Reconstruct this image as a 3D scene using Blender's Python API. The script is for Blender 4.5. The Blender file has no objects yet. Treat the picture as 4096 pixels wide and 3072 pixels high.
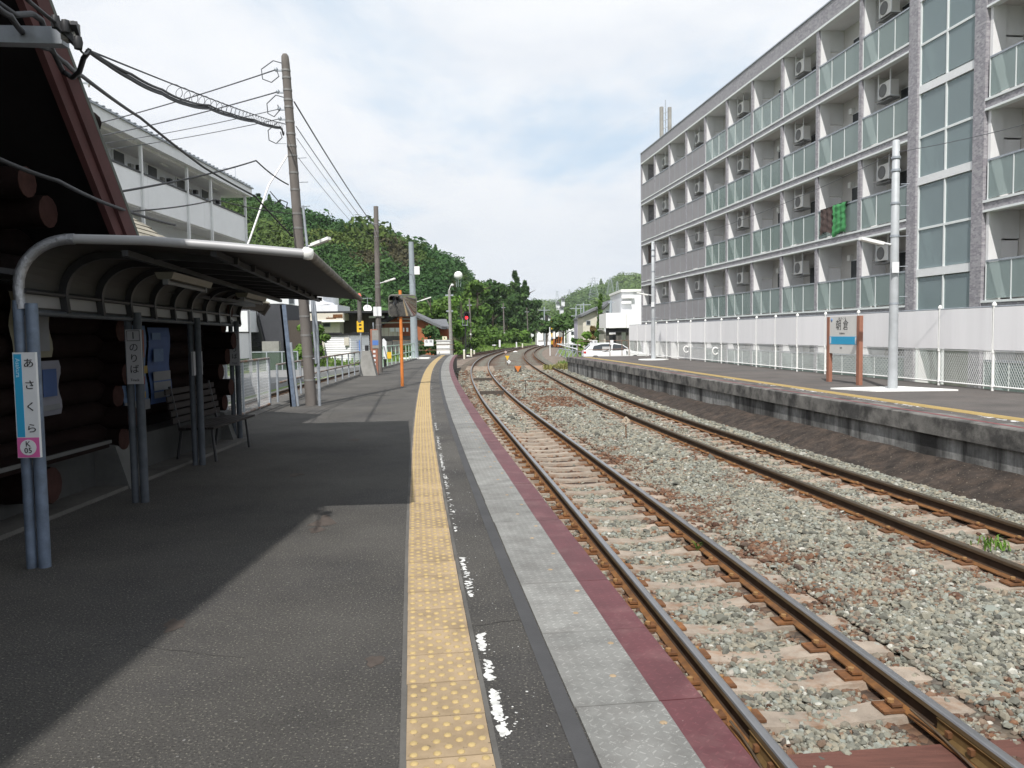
import bpy, math, random
import numpy as np
from mathutils import Vector, Matrix
rnd = random.Random(7)
rng = np.random.default_rng(11)
SC = bpy.context.scene
COL = SC.collection
R = math.radians
# ------------------------------------------------------------------ camera, light, exposure
EYE, PITCH, ROLL, LENS = 1.46, math.atan(200 / 3186), 0.015, 28.0
cam_data = bpy.data.cameras.new('camera')
cam = bpy.data.objects.new('camera', cam_data)
COL.objects.link(cam)
cam_data.sensor_width, cam_data.lens = 36.0, LENS
cam_data.clip_start, cam_data.clip_end = 0.05, 6000
_F = Vector((0, math.cos(PITCH), -math.sin(PITCH)))
_R0 = Vector((1, 0, 0))
_U0 = _R0.cross(_F)
_U = _U0 * math.cos(ROLL) + _R0 * math.sin(ROLL)
_R = _R0 * math.cos(ROLL) - _U0 * math.sin(ROLL)
cam.matrix_world = Matrix(((_R.x, _U.x, -_F.x, 0), (_R.y, _U.y, -_F.y, 0), (_R.z, _U.z, -_F.z, EYE), (0, 0, 0, 1)))
SC.camera = cam
SUNV = Vector((0.215, 0.79, -1.0)).normalized()          # the way the light travels
SUN_EL = math.asin(-SUNV.z)
SUN_AZ = math.atan2(-SUNV.x, -SUNV.y)
sd = bpy.data.lights.new('sun', 'SUN')
sd.energy, sd.angle, sd.color = 5.0, R(0.6), (1.0, 0.965, 0.91)
sun = bpy.data.objects.new('sun', sd)
sun.rotation_euler = SUNV.to_track_quat('-Z', 'Y').to_euler()
sun.location = (-20, -60, 80)
COL.objects.link(sun)
W = bpy.data.worlds.new('World')
SC.world = W
W.use_nodes = True
def world():
    nt = W.node_tree
    N, L = nt.nodes, nt.links
    bg = N['Background']
    bg.inputs['Strength'].default_value = 0.1
    sky = N.new('ShaderNodeTexSky')
    sky.sky_type = 'NISHITA'
    sky.sun_disc = False
    sky.sun_elevation, sky.sun_rotation = SUN_EL, SUN_AZ
    sky.air_density, sky.dust_density = 1.0, 0.6
    tc = N.new('ShaderNodeTexCoord')
    sep = N.new('ShaderNodeSeparateXYZ')
    L.new(tc.outputs['Generated'], sep.inputs[0])
    def mth(op, a, b=None):
        n = N.new('ShaderNodeMath'); n.operation = op
        for i, v in enumerate((a, b)):
            if v is None: continue
            if isinstance(v, (int, float)): n.inputs[i].default_value = v
            else: L.new(v, n.inputs[i])
        return n.outputs[0]
    zz = mth('ADD', mth('MAXIMUM', sep.outputs['Z'], 0.0), 0.16)
    u, v = mth('DIVIDE', sep.outputs['X'], zz), mth('DIVIDE', sep.outputs['Y'], zz)
    cmb = N.new('ShaderNodeCombineXYZ')
    L.new(u, cmb.inputs[0]); L.new(v, cmb.inputs[1])
    def noise(scale, detail, rough, off, dist=0.0):
        mp = N.new('ShaderNodeMapping')
        mp.inputs['Location'].default_value = off
        L.new(cmb.outputs[0], mp.inputs[0])
        n = N.new('ShaderNodeTexNoise')
        n.inputs['Scale'].default_value, n.inputs['Detail'].default_value = scale, detail
        n.inputs['Roughness'].default_value, n.inputs['Distortion'].default_value = rough, dist
        L.new(mp.outputs[0], n.inputs['Vector'])
        return n.outputs['Fac']
    def ramp(fac, p):
        r = N.new('ShaderNodeValToRGB')
        r.color_ramp.interpolation = 'EASE'
        e = r.color_ramp.elements
        e[0].position, e[0].color = p[0][0], (*p[0][1], 1)
        e[1].position, e[1].color = p[1][0], (*p[1][1], 1)
        for q in p[2:]:
            k = e.new(q[0]); k.color = (*q[1], 1)
        L.new(fac, r.inputs[0])
        return r.outputs[0]
    def mix(fac, a, b):
        m = N.new('ShaderNodeMix'); m.data_type = 'RGBA'
        if isinstance(fac, float): m.inputs[0].default_value = fac
        else: L.new(fac, m.inputs[0])
        for i, v in ((6, a), (7, b)):
            if isinstance(v, tuple): m.inputs[i].default_value = (*v, 1)
            else: L.new(v, m.inputs[i])
        return m.outputs[2]
    cover = ramp(noise(0.62, 7, 0.55, (1.2, 5.5, 0), 0.35), [(0.35, (0, 0, 0)), (0.50, (1, 1, 1))])
    body = ramp(noise(1.5, 8, 0.6, (0.4, 6.2, 0), 0.3), [(0.3, (8.7, 9.1, 9.7)), (0.60, (9.9, 10.1, 10.4))])
    low = ramp(sep.outputs['Z'], [(0.0, (1, 1, 1)), (0.26, (0, 0, 0))])
    body2 = mix(low, body, mix(0.55, body, (7.2, 7.75, 8.4)))
    blue = mix(0.82, sky.outputs[0], (6.6, 8.3, 10.0))
    L.new(mix(cover, blue, body2), bg.inputs['Color'])
world()
SC.render.engine = 'CYCLES'
SC.cycles.max_bounces, SC.cycles.diffuse_bounces, SC.cycles.glossy_bounces = 6, 3, 3
SC.cycles.transparent_max_bounces = 12
SC.cycles.transmission_bounces = 4
SC.cycles.use_denoising = True
VS = SC.view_settings
VS.view_transform, VS.look, VS.gamma, VS.exposure = 'Standard', 'None', 1.0, 0.0
VS.use_curve_mapping = False

# ------------------------------------------------------------------ helpers
def at(x, y, Y):
    """the point at distance Y ahead that the photograph (4096 x 3072) shows at pixel x, y"""
    d = _F * 3186.0 + _R * (x - 2048) - _U * (y - 1536)
    return Vector((0, 0, EYE)) + d * (Y / d.y)
def on(x, y, z=0.0):
    """the same for a point known to lie at height z"""
    d = _F * 3186.0 + _R * (x - 2048) - _U * (y - 1536)
    return Vector((0, 0, EYE)) + d * ((z - EYE) / d.z)
def atx(x, y, X):
    d = _F * 3186.0 + _R * (x - 2048) - _U * (y - 1536)
    return Vector((0, 0, EYE)) + d * (X / d.x)

def tag(o, label=None, cat=None, group=None, kind=None):
    if label: o['label'] = label
    if cat: o['category'] = cat
    if group: o['group'] = group
    if kind: o['kind'] = kind
    return o
def thing(name, label, cat, loc=(0, 0, 0), rz=0.0, group=None, kind=None):
    o = bpy.data.objects.new(name, None)
    o.empty_display_size = 0.2
    o.location, o.rotation_euler = loc, (0, 0, rz)
    COL.objects.link(o)
    return tag(o, label, cat, group, kind)
def place(name, me, parent=None, loc=(0, 0, 0), rot=(0, 0, 0), scale=None):
    o = bpy.data.objects.new(name, me)
    COL.objects.link(o)
    o.parent = parent
    o.location, o.rotation_euler = loc, rot
    if scale: o.scale = scale
    return o
def copy_tree(o, parent=None):
    c = o.copy(); COL.objects.link(c); c.parent = parent
    for ch in list(o.children): copy_tree(ch, c)
    return c

class MB:
    """collects faces and links them as one mesh"""
    def __init__(s): s.v, s.f, s.m, s.sm = [], [], [], []
    def add(s, vs, fs, m=0, smooth=False):
        b = len(s.v); s.v += [tuple(p) for p in vs]
        for f in fs:
            s.f.append([b + i for i in f]); s.m.append(m); s.sm.append(smooth)
        return s
    def box(s, c, d, rz=0.0, m=0, M=None):
        hx, hy, hz = d[0] / 2, d[1] / 2, d[2] / 2
        P = [(-hx, -hy, -hz), (hx, -hy, -hz), (hx, hy, -hz), (-hx, hy, -hz), (-hx, -hy, hz), (hx, -hy, hz), (hx, hy, hz), (-hx, hy, hz)]
        if M is not None: P = [M @ Vector(p) for p in P]
        elif rz:
            cs, sn = math.cos(rz), math.sin(rz)
            P = [(p[0] * cs - p[1] * sn, p[0] * sn + p[1] * cs, p[2]) for p in P]
        return s.add([(p[0] + c[0], p[1] + c[1], p[2] + c[2]) for p in P],
                     [(0, 3, 2, 1), (4, 5, 6, 7), (0, 1, 5, 4), (1, 2, 6, 5), (2, 3, 7, 6), (3, 0, 4, 7)], m)
    def bb(s, x0, x1, y0, y1, z0, z1, m=0):
        return s.box(((x0 + x1) / 2, (y0 + y1) / 2, (z0 + z1) / 2), (abs(x1 - x0), abs(y1 - y0), abs(z1 - z0)), 0, m)
    def quad(s, a, b, c, d, m=0): return s.add([a, b, c, d], [(0, 1, 2, 3)], m)
    def tube(s, pts, r, n=8, m=0, smooth=True, caps=True):
        pts = [Vector(p) for p in pts]
        rs = r if isinstance(r, (list, tuple)) else [r] * len(pts)
        up = None; vs, fs = [], []
        for i, p in enumerate(pts):
            t = (pts[min(i + 1, len(pts) - 1)] - pts[max(i - 1, 0)]).normalized()
            if up is None:
                up = Vector((0, 0, 1)) if abs(t.z) < 0.9 else Vector((1, 0, 0))
            a = up.cross(t).normalized(); b = t.cross(a); up = b
            for k in range(n):
                w = 2 * math.pi * k / n
                vs.append(p + a * math.cos(w) * rs[i] + b * math.sin(w) * rs[i])
        for i in range(len(pts) - 1):
            for k in range(n):
                k2 = (k + 1) % n
                fs.append((i * n + k, i * n + k2, (i + 1) * n + k2, (i + 1) * n + k))
        s.add(vs, fs, m, smooth)
        if caps:
            e = (len(pts) - 1) * n
            s.add(vs[:n], [tuple(range(n - 1, -1, -1))], m); s.add(vs[e:], [tuple(range(n))], m)
        return s
    def bar(s, a, b, w, h, m=0):
        """a square bar from a to b"""
        a, b = Vector(a), Vector(b); t = (b - a)
        L = t.length; t.normalize()
        up = Vector((0, 0, 1)) if abs(t.z) < 0.95 else Vector((0, 1, 0))
        x = t.cross(up).normalized(); z = x.cross(t)
        M = Matrix((x, t, z)).transposed()
        return s.box((a + b) / 2, (w, L, h), 0, m, M)
    def lathe(s, prof, c=(0, 0, 0), n=12, m=0, smooth=True):
        vs, fs = [], []
        for (r, z) in prof:
            for k in range(n):
                w = 2 * math.pi * k / n
                vs.append((c[0] + r * math.cos(w), c[1] + r * math.sin(w), c[2] + z))
        for i in range(len(prof) - 1):
            for k in range(n):
                k2 = (k + 1) % n
                fs.append((i * n + k, i * n + k2, (i + 1) * n + k2, (i + 1) * n + k))
        return s.add(vs, fs, m, smooth)
    def prism(s, poly, a, b, m=0):
        """poly: closed outline, list of 3d points at one end; swept by the vector b - a"""
        d = Vector(b) - Vector(a); n = len(poly)
        P = [Vector(p) for p in poly]; Q = [p + d for p in P]
        s.add(P + Q, [tuple(range(n))[::-1], tuple(range(n, 2 * n))] + [(i, (i + 1) % n, n + (i + 1) % n, n + i) for i in range(n)], m)
        return s
    def sweep(s, prof, frames, closed=True, m=0, smooth=False, caps=True):
        """prof: list of (u, w); frames: list of (point, right, up)"""
        vs = []
        for (p, rgt, up) in frames:
            vs += [Vector(p) + Vector(rgt) * u + Vector(up) * w for (u, w) in prof]
        n = len(prof); fs = []; mm = []
        for i in range(len(frames) - 1):
            for k in range(n if closed else n - 1):
                k2 = (k + 1) % n
                fs.append((i * n + k, i * n + k2, (i + 1) * n + k2, (i + 1) * n + k)); mm.append(k)
        b = len(s.v); s.v += [tuple(v) for v in vs]
        for f, k in zip(fs, mm):
            s.f.append([b + i for i in f]); s.m.append(m[k] if isinstance(m, (list, tuple)) else m); s.sm.append(smooth)
        if closed and caps:
            e = (len(frames) - 1) * n
            m0 = m[0] if isinstance(m, (list, tuple)) else m
            s.f.append([b + k for k in range(n - 1, -1, -1)]); s.m.append(m0); s.sm.append(False)
            s.f.append([b + e + k for k in range(n)]); s.m.append(m0); s.sm.append(False)
        return s
    def mesh(s, name, mats, off=(0, 0, 0)):
        me = bpy.data.meshes.new(name)
        me.from_pydata([(v[0] - off[0], v[1] - off[1], v[2] - off[2]) for v in s.v], [], s.f)
        for mt in (mats if isinstance(mats, (list, tuple)) else [mats]): me.materials.append(mt)
        if any(s.m): me.polygons.foreach_set('material_index', s.m)
        if any(s.sm): me.polygons.foreach_set('use_smooth', s.sm)
        me.update()
        return me
    def build(s, name, mats, parent=None, local=False, org=None):
        """world coordinates unless local; a parent's place is taken off"""
        off = (0, 0, 0)
        if parent is not None and not local:
            q = parent; off = Vector((0, 0, 0))
            while q is not None: off = off + q.location; q = q.parent
        elif org is not None: off = org
        o = place(name, s.mesh(name, mats, off), parent)
        if parent is None and org is not None: o.location = org
        return o

# ------------------------------------------------------------------ materials
def mat(name, col, rough=0.8, metal=0.0, var=0.12, vs=2.5, bump=0.0, bs=60.0, col2=None, rnd_obj=0.0, island=0.0,
        spec=0.4, speck=None, stretch=None, thr=(0.45, 0.62), pits=0.0):
    """noise-mottled surface; col2 = second colour in patches; speck = (colour, scale, amount)"""
    m = bpy.data.materials.new(name); m.use_nodes = True
    nt = m.node_tree; N, L = nt.nodes, nt.links
    b = N['Principled BSDF']
    b.inputs['Roughness'].default_value, b.inputs['Metallic'].default_value = rough, metal
    b.inputs['Specular IOR Level'].default_value = spec
    geo = N.new('ShaderNodeNewGeometry')
    vec = geo.outputs['Position']
    if stretch:
        mp = N.new('ShaderNodeMapping'); mp.inputs['Scale'].default_value = stretch
        L.new(vec, mp.inputs[0]); vec = mp.outputs[0]
    def noise(scale, detail=4, rg=0.6, v=None):
        n = N.new('ShaderNodeTexNoise')
        n.inputs['Scale'].default_value, n.inputs['Detail'].default_value, n.inputs['Roughness'].default_value = scale, detail, rg
        L.new(v if v is not None else vec, n.inputs['Vector']); return n.outputs['Fac']
    def mixc(fac, a, c, blend='MIX'):
        x = N.new('ShaderNodeMix'); x.data_type = 'RGBA'; x.blend_type = blend
        if isinstance(fac, (int, float)): x.inputs[0].default_value = fac
        else: L.new(fac, x.inputs[0])
        for i, q in ((6, a), (7, c)):
            if isinstance(q, tuple): x.inputs[i].default_value = (*q, 1)
            else: L.new(q, x.inputs[i])
        return x.outputs[2]
    def mr(fac, a, c, lo, hi):
        x = N.new('ShaderNodeMapRange')
        x.inputs[1].default_value, x.inputs[2].default_value, x.inputs[3].default_value, x.inputs[4].default_value = a, c, lo, hi
        L.new(fac, x.inputs[0]); return x.outputs[0]
    out = col
    if col2: out = mixc(mr(noise(vs * 0.8, 6, 0.65), thr[0], thr[1], 0, 1), col, col2)
    if var:
        f = mr(noise(vs, 6, 0.65), 0.3, 0.7, 1 - var, 1 + var)
        g = N.new('ShaderNodeCombineColor')
        for i in range(3): L.new(f, g.inputs[i])
        out = mixc(1.0, out, g.outputs[0], 'MULTIPLY')
    if rnd_obj or island:
        f = None
        if rnd_obj:
            oi = N.new('ShaderNodeObjectInfo'); f = mr(oi.outputs['Random'], 0, 1, 1 - rnd_obj, 1 + rnd_obj)
        if island:
            f = mr(geo.outputs['Random Per Island'], 0, 1, 1 - island, 1 + island)
        g = N.new('ShaderNodeCombineColor')
        for i in range(3): L.new(f, g.inputs[i])
        out = mixc(1.0, out, g.outputs[0], 'MULTIPLY')
    if pits:
        f = mr(noise(95, 3, 0.6, geo.outputs['Position']), 0.30, 0.52, 1 - pits, 1.12)
        g = N.new('ShaderNodeCombineColor')
        for i in range(3): L.new(f, g.inputs[i])
        out = mixc(1.0, out, g.outputs[0], 'MULTIPLY')
    if speck:
        out = mixc(mr(noise(speck[1], 2, 0.5, geo.outputs['Position']), speck[2], speck[2] + 0.08, 0, 1), out, speck[0])
    if isinstance(out, tuple): b.inputs['Base Color'].default_value = (*out, 1)
    else: L.new(out, b.inputs['Base Color'])
    if bump:
        bp = N.new('ShaderNodeBump'); bp.inputs['Strength'].default_value = bump; bp.inputs['Distance'].default_value = 0.02
        L.new(noise(bs, 5, 0.7, geo.outputs['Position']), bp.inputs['Height']); L.new(bp.outputs[0], b.inputs['Normal'])
    m['out'] = 1
    return m
def glass_mat(name, col, clear=0.3, rough=0.12):
    m = bpy.data.materials.new(name); m.use_nodes = True
    N, L = m.node_tree.nodes, m.node_tree.links
    b = N['Principled BSDF']; b.inputs['Base Color'].default_value = (*col, 1); b.inputs['Roughness'].default_value = rough
    b.inputs['Specular IOR Level'].default_value = 0.6
    t = N.new('ShaderNodeBsdfTransparent'); t.inputs[0].default_value = (0.85, 0.93, 0.92, 1)
    x = N.new('ShaderNodeMixShader'); x.inputs[0].default_value = clear
    L.new(b.outputs[0], x.inputs[1]); L.new(t.outputs[0], x.inputs[2]); L.new(x.outputs[0], N['Material Output'].inputs[0])
    return m
def emit_mat(name, col, k):
    m = bpy.data.materials.new(name); m.use_nodes = True
    b = m.node_tree.nodes['Principled BSDF']
    b.inputs['Base Color'].default_value = (*col, 1); b.inputs['Emission Color'].default_value = (*col, 1); b.inputs['Emission Strength'].default_value = k
    return m
def leaf_mat(name, a, b_, dark, sc=0.35):
    """foliage: colour drifts over the crown and from leaf to leaf; some light passes through"""
    m = bpy.data.materials.new(name); m.use_nodes = True
    N, L = m.node_tree.nodes, m.node_tree.links
    p = N['Principled BSDF']; p.inputs['Roughness'].default_value = 0.75; p.inputs['Specular IOR Level'].default_value = 0.2
    geo = N.new('ShaderNodeNewGeometry')
    n = N.new('ShaderNodeTexNoise'); n.inputs['Scale'].default_value = sc; n.inputs['Detail'].default_value = 3
    L.new(geo.outputs['Position'], n.inputs['Vector'])
    rp = N.new('ShaderNodeValToRGB'); e = rp.color_ramp.elements
    e[0].position, e[0].color = 0.32, (*a, 1); e[1].position, e[1].color = 0.68, (*b_, 1)
    L.new(n.outputs['Fac'], rp.inputs[0])
    x = N.new('ShaderNodeMix'); x.data_type = 'RGBA'; x.inputs[7].default_value = (*dark, 1)
    mr = N.new('ShaderNodeMapRange'); mr.inputs[1].default_value, mr.inputs[2].default_value, mr.inputs[3].default_value, mr.inputs[4].default_value = 0, 1, 0, 0.7
    L.new(geo.outputs['Random Per Island'], mr.inputs[0]); L.new(mr.outputs[0], x.inputs[0]); L.new(rp.outputs[0], x.inputs[6])
    L.new(x.outputs[2], p.inputs['Base Color'])
    tr = N.new('ShaderNodeBsdfTranslucent'); L.new(x.outputs[2], tr.inputs[0])
    ms = N.new('ShaderNodeMixShader'); ms.inputs[0].default_value = 0.25
    L.new(p.outputs[0], ms.inputs[1]); L.new(tr.outputs[0], ms.inputs[2]); L.new(ms.outputs[0], N['Material Output'].inputs[0])
    return m

M = dict(
    asphalt=mat('asphalt', (0.092, 0.087, 0.081), 0.9, 0, 0.26, 0.7, 1.0, 85, col2=(0.070, 0.067, 0.066), speck=((0.25, 0.235, 0.20), 85, 0.60), spec=0.3, pits=0.45),
    patch=mat('patched_asphalt', (0.060, 0.060, 0.063), 0.85, 0, 0.15, 3, 0.3, 120),
    conc=mat('concrete', (0.27, 0.265, 0.25), 0.9, 0, 0.2, 2.5, 0.3, 60),
    conc_dark=mat('weathered_concrete', (0.11, 0.105, 0.098), 0.95, 0, 0.35, 2.0, 0.4, 40),
    tile=mat('yellow_tile', (0.355, 0.265, 0.168), 0.75, 0, 0.14, 6, 0.15, 220, rnd_obj=0.13, col2=(0.285, 0.21, 0.128), speck=((0.15, 0.115, 0.07), 60, 0.68)),
    dot=mat('yellow_dot', (0.41, 0.305, 0.14), 0.7, 0, 0.12, 20),
    redband=mat('red_paint', (0.108, 0.034, 0.039), 0.55, 0, 0.22, 4, 0.3, 120, col2=(0.145, 0.062, 0.064), thr=(.5, .66), rnd_obj=0.06, speck=((0.36, 0.27, 0.26), 130, 0.72)),
    ballast=mat('ballast_bed', (0.15, 0.13, 0.105), 0.95, 0, 0.5, 30, 0.8, 40),
    white_paint=mat('white_paint', (0.82, 0.82, 0.80), 0.6, 0, 0.08, 8),
    white_metal=mat('white_metal', (0.74, 0.75, 0.76), 0.45, 0, 0.06, 3),
    panel=mat('white_panel', (0.86, 0.85, 0.865), 0.5, 0, 0.05, 1.5, rnd_obj=0.04, stretch=(1.5, 1.5, 0.12)),
    galv=mat('galvanised_steel', (0.36, 0.39, 0.43), 0.45, 0.35, 0.18, 6),
    bluepipe=mat('blue_grey_pipe', (0.13, 0.165, 0.225), 0.5, 0.1, 0.3, 9),
    foil=mat('metal_tape', (0.40, 0.41, 0.44), 0.3, 0.75, 0.25, 14, 0.6, 35),
    dark_steel=mat('dark_steel', (0.030, 0.030, 0.033), 0.5, 0.2, 0.2, 5),
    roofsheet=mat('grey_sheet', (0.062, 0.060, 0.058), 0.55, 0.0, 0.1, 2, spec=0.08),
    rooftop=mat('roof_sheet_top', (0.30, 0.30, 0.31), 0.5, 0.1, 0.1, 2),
    rail_side=mat('rusty_rail', (0.20, 0.090, 0.028), 0.8, 0.05, 0.3, 8, 0.2, 90, col2=(0.13, 0.062, 0.026)),
    rail_web=mat('dark_rail_web', (0.050, 0.030, 0.018), 0.9, 0, 0.3, 8), rail_head=mat('worn_rail_head', (0.15, 0.105, 0.055), 0.6, 0.2, 0.25, 8), rail_head2=mat('brown_rail_head', (0.085, 0.055, 0.030), 0.7, 0.1, 0.25, 8),  # web tone holds the shade under the rail head, along with oil
    rail_top=mat('polished_rail', (0.27, 0.268, 0.275), 0.32, 0.7, 0.1, 3),
    rail_top2=mat('dull_rail', (0.095, 0.072, 0.048), 0.45, 0.4, 0.15, 3),
    rust=mat('rust', (0.125, 0.056, 0.024), 0.9, 0, 0.35, 8, 0.3, 90, col2=(0.2, 0.085, 0.03)),
    sleeper=mat('sleeper_concrete', (0.315, 0.262, 0.212), 0.9, 0, 0.25, 5, 0.35, 70, col2=(0.25, 0.155, 0.10), rnd_obj=0.1, thr=(0.5, 0.68)),
    plank=mat('red_timber', (0.115, 0.048, 0.036), 0.85, 0, 0.25, 4, 0.3, 50, stretch=(1, 8, 1)),
    soil=mat('dark_soil', (0.040, 0.031, 0.026), 1.0, 0, 0.6, 4, 1.0, 18, col2=(0.062, 0.045, 0.035), speck=((0.2, 0.17, 0.13), 30, 0.66)),
    grass=mat('grass_ground', (0.12, 0.20, 0.045), 1.0, 0, 0.35, 1.2, 1.0, 20, col2=(0.16, 0.17, 0.06)),
    gravel=mat('gravel_ground', (0.20, 0.165, 0.135), 1.0, 0, 0.25, 2.0, 0.8, 14, col2=(0.14, 0.10, 0.08)),
    road=mat('road_asphalt', (0.20, 0.20, 0.20), 0.9, 0, 0.1, 1),
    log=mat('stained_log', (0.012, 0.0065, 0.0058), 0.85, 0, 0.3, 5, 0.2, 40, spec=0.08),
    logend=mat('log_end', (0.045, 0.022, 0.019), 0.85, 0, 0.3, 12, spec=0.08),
    verge=mat('red_brown_board', (0.072, 0.025, 0.024), 0.75, 0, 0.2, 4),
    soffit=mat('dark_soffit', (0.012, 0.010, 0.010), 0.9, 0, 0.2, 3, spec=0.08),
    shingle=mat('shingle', (0.29, 0.265, 0.215), 0.9, 0, 0.15, 10, 0.2, 60, rnd_obj=0.25),
    woodpole=mat('utility_pole', (0.15, 0.135, 0.125), 0.9, 0, 0.25, 4, 0.3, 50, stretch=(1, 1, 0.25)),
    greypole=mat('grey_pole', (0.30, 0.34, 0.37), 0.6, 0.1, 0.1, 3),
    cable=mat('black_cable', (0.025, 0.026, 0.03), 0.6, 0, 0.1, 5),
    cablegrey=mat('grey_cable', (0.10, 0.105, 0.12), 0.6, 0, 0.1, 5),
    cablegreen=mat('green_cable', (0.04, 0.20, 0.17), 0.6, 0, 0.1, 5),
    orange=mat('orange_paint', (0.62, 0.20, 0.045), 0.55, 0, 0.15, 6, speck=((0.2, 0.07, 0.03), 14, 0.72)),
    blue=mat('cyan_print', (0.035, 0.36, 0.62), 0.4, 0, 0.03, 3),
    pink=mat('pink_print', (0.66, 0.13, 0.36), 0.4, 0, 0.03, 3),
    ink=mat('black_print', (0.015, 0.015, 0.017), 0.5, 0, 0, 3),
    worn=mat('worn_paint', (0.66, 0.66, 0.645), 0.7, 0, 0.3, 25, col2=(0.5, 0.5, 0.48)), poster=mat('shaded_paper', (0.19, 0.195, 0.21), 0.6, 0, 0.06, 5), postshade=mat('shaded_post', (0.085, 0.095, 0.11), 0.5, 0.1, 0.25, 8, spec=0.08),  # poster paper and shelter posts: darker copies with the shade put into the colour
    paper=mat('paper_white', (0.72, 0.73, 0.75), 0.5, 0, 0.04, 5),
    tilewall=None, facade=mat('facade_white', (0.73, 0.73, 0.735), 0.8, 0, 0.05, 1.5),
    beige=mat('balcony_beige', (0.565, 0.545, 0.52), 0.85, 0, 0.06, 1.5),
    slabwhite=mat('drip_white', (0.72, 0.75, 0.75), 0.6, 0, 0.04, 3),
    glass=glass_mat('frosted_green_glass', (0.285, 0.345, 0.338), 0.44, 0.16),
    stairglass=glass_mat('frosted_stair_glass', (0.30, 0.365, 0.385), 0.46, 0.14),
    louver=mat('grey_louver', (0.275, 0.27, 0.285), 0.5, 0.1, 0.05, 2),
    polegalv=mat('dull_band', (.22, .215, .21), .6, .2, .2, 6), grille=mat('grey_grille', (.16, .16, .16), .6), ac=mat('ac_white', (0.66, 0.65, 0.63), 0.5, 0, 0.04, 5),
    dark=mat('dark_opening', (0.02, 0.021, 0.023), 0.4, 0, 0.1, 3),
    pane=glass_mat('window_pane', (0.045, 0.05, 0.055), 0.0, 0.08),
    greenc=mat('green_quilt', (0.055, 0.25, 0.085), 0.6, 0, 0.15, 8, 0.3, 25),
    brownc=mat('brown_towel', (0.085, 0.06, 0.055), 0.95, 0, 0.2, 10, 0.4, 80),
    carwhite=mat('car_paint', (0.80, 0.81, 0.82), 0.18, 0, 0.0, 3, spec=0.6),
    tyre=mat('tyre_rubber', (0.02, 0.02, 0.02), 0.8, 0, 0.1, 5),
    redlamp=emit_mat('red_signal', (1.0, 0.03, 0.04), 3.0),
    red=mat('red_print', (0.55, 0.05, 0.05), 0.6, 0, 0.1, 5), yellow=mat('yellow_print', (0.72, 0.45, 0.03), 0.6, 0, 0.1, 5),
    post_brown=mat('brown_post', (0.30, 0.135, 0.090), 0.65, 0, 0.12, 4), bluep=mat('blue_print', (0.10, 0.20, 0.50), 0.5, 0, 0.1, 6),
    bluel=mat('pale_blue_print', (0.18, 0.32, 0.58), 0.5, 0, 0.2, 14), darkwall=mat('dark_cladding', (0.045, 0.047, 0.055), 0.7, 0, 0.15, 2),
    oldwood=mat('dark_boards', (0.075, 0.062, 0.052), 0.9, 0, 0.3, 4, stretch=(6, 6, 0.6)),
    whitewall=mat('white_wall', (0.68, 0.69, 0.72), 0.8, 0, 0.06, 1.2), cream=mat('cream_wall', (0.56, 0.53, 0.46), 0.85, 0, 0.1, 1.5),
    orangewall=mat('orange_wall', (0.36, 0.125, 0.055), 0.85, 0, 0.1, 1.5), rooftile=mat('roof_tile', (0.13, 0.135, 0.145), 0.7, 0, 0.2, 3, rnd_obj=0.15),
    siding=mat('white_siding', (0.86, 0.87, 0.89), 0.5, 0, 0.04, 2), mirror=None,
    bark=mat('bark', (0.085, 0.068, 0.052), 0.95, 0, 0.3, 5, 0.5, 25, stretch=(1, 1, 0.3)),
    leaf=leaf_mat('leaf_green', (0.085, 0.170, 0.030), (0.150, 0.245, 0.050), (0.045, 0.090, 0.022)),
    leafdark=leaf_mat('leaf_dark', (0.056, 0.120, 0.036), (0.105, 0.180, 0.050), (0.026, 0.060, 0.021)),
    leafbright=leaf_mat('leaf_bright', (0.13, 0.26, 0.04), (0.19, 0.32, 0.06), (0.07, 0.14, 0.025)),
    leafbrown=leaf_mat('leaf_brown', (0.15, 0.10, 0.04), (0.23, 0.15, 0.06), (0.09, 0.07, 0.03)),
    forest=leaf_mat('forest_crown', (0.072, 0.145, 0.036), (0.165, 0.205, 0.052), (0.042, 0.085, 0.026), 0.040),
    brownwood=leaf_mat('brown_crown', (0.085, 0.085, 0.042), (0.115, 0.105, 0.055), (0.055, 0.055, 0.03), 0.05),
    conifer=leaf_mat('forest_conifer', (0.048, 0.122, 0.036), (0.085, 0.168, 0.046), (0.030, 0.072, 0.024), 0.05),
    drygrass=leaf_mat('dry_grass', (0.30, 0.27, 0.10), (0.25, 0.28, 0.09), (0.22, 0.20, 0.08), 1.5),
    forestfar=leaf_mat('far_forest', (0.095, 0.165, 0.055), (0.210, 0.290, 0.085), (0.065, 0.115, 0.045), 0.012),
    terrain=mat('forest_floor', (0.045, 0.070, 0.025), 1.0, 0, 0.3, 0.1),
)
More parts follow.
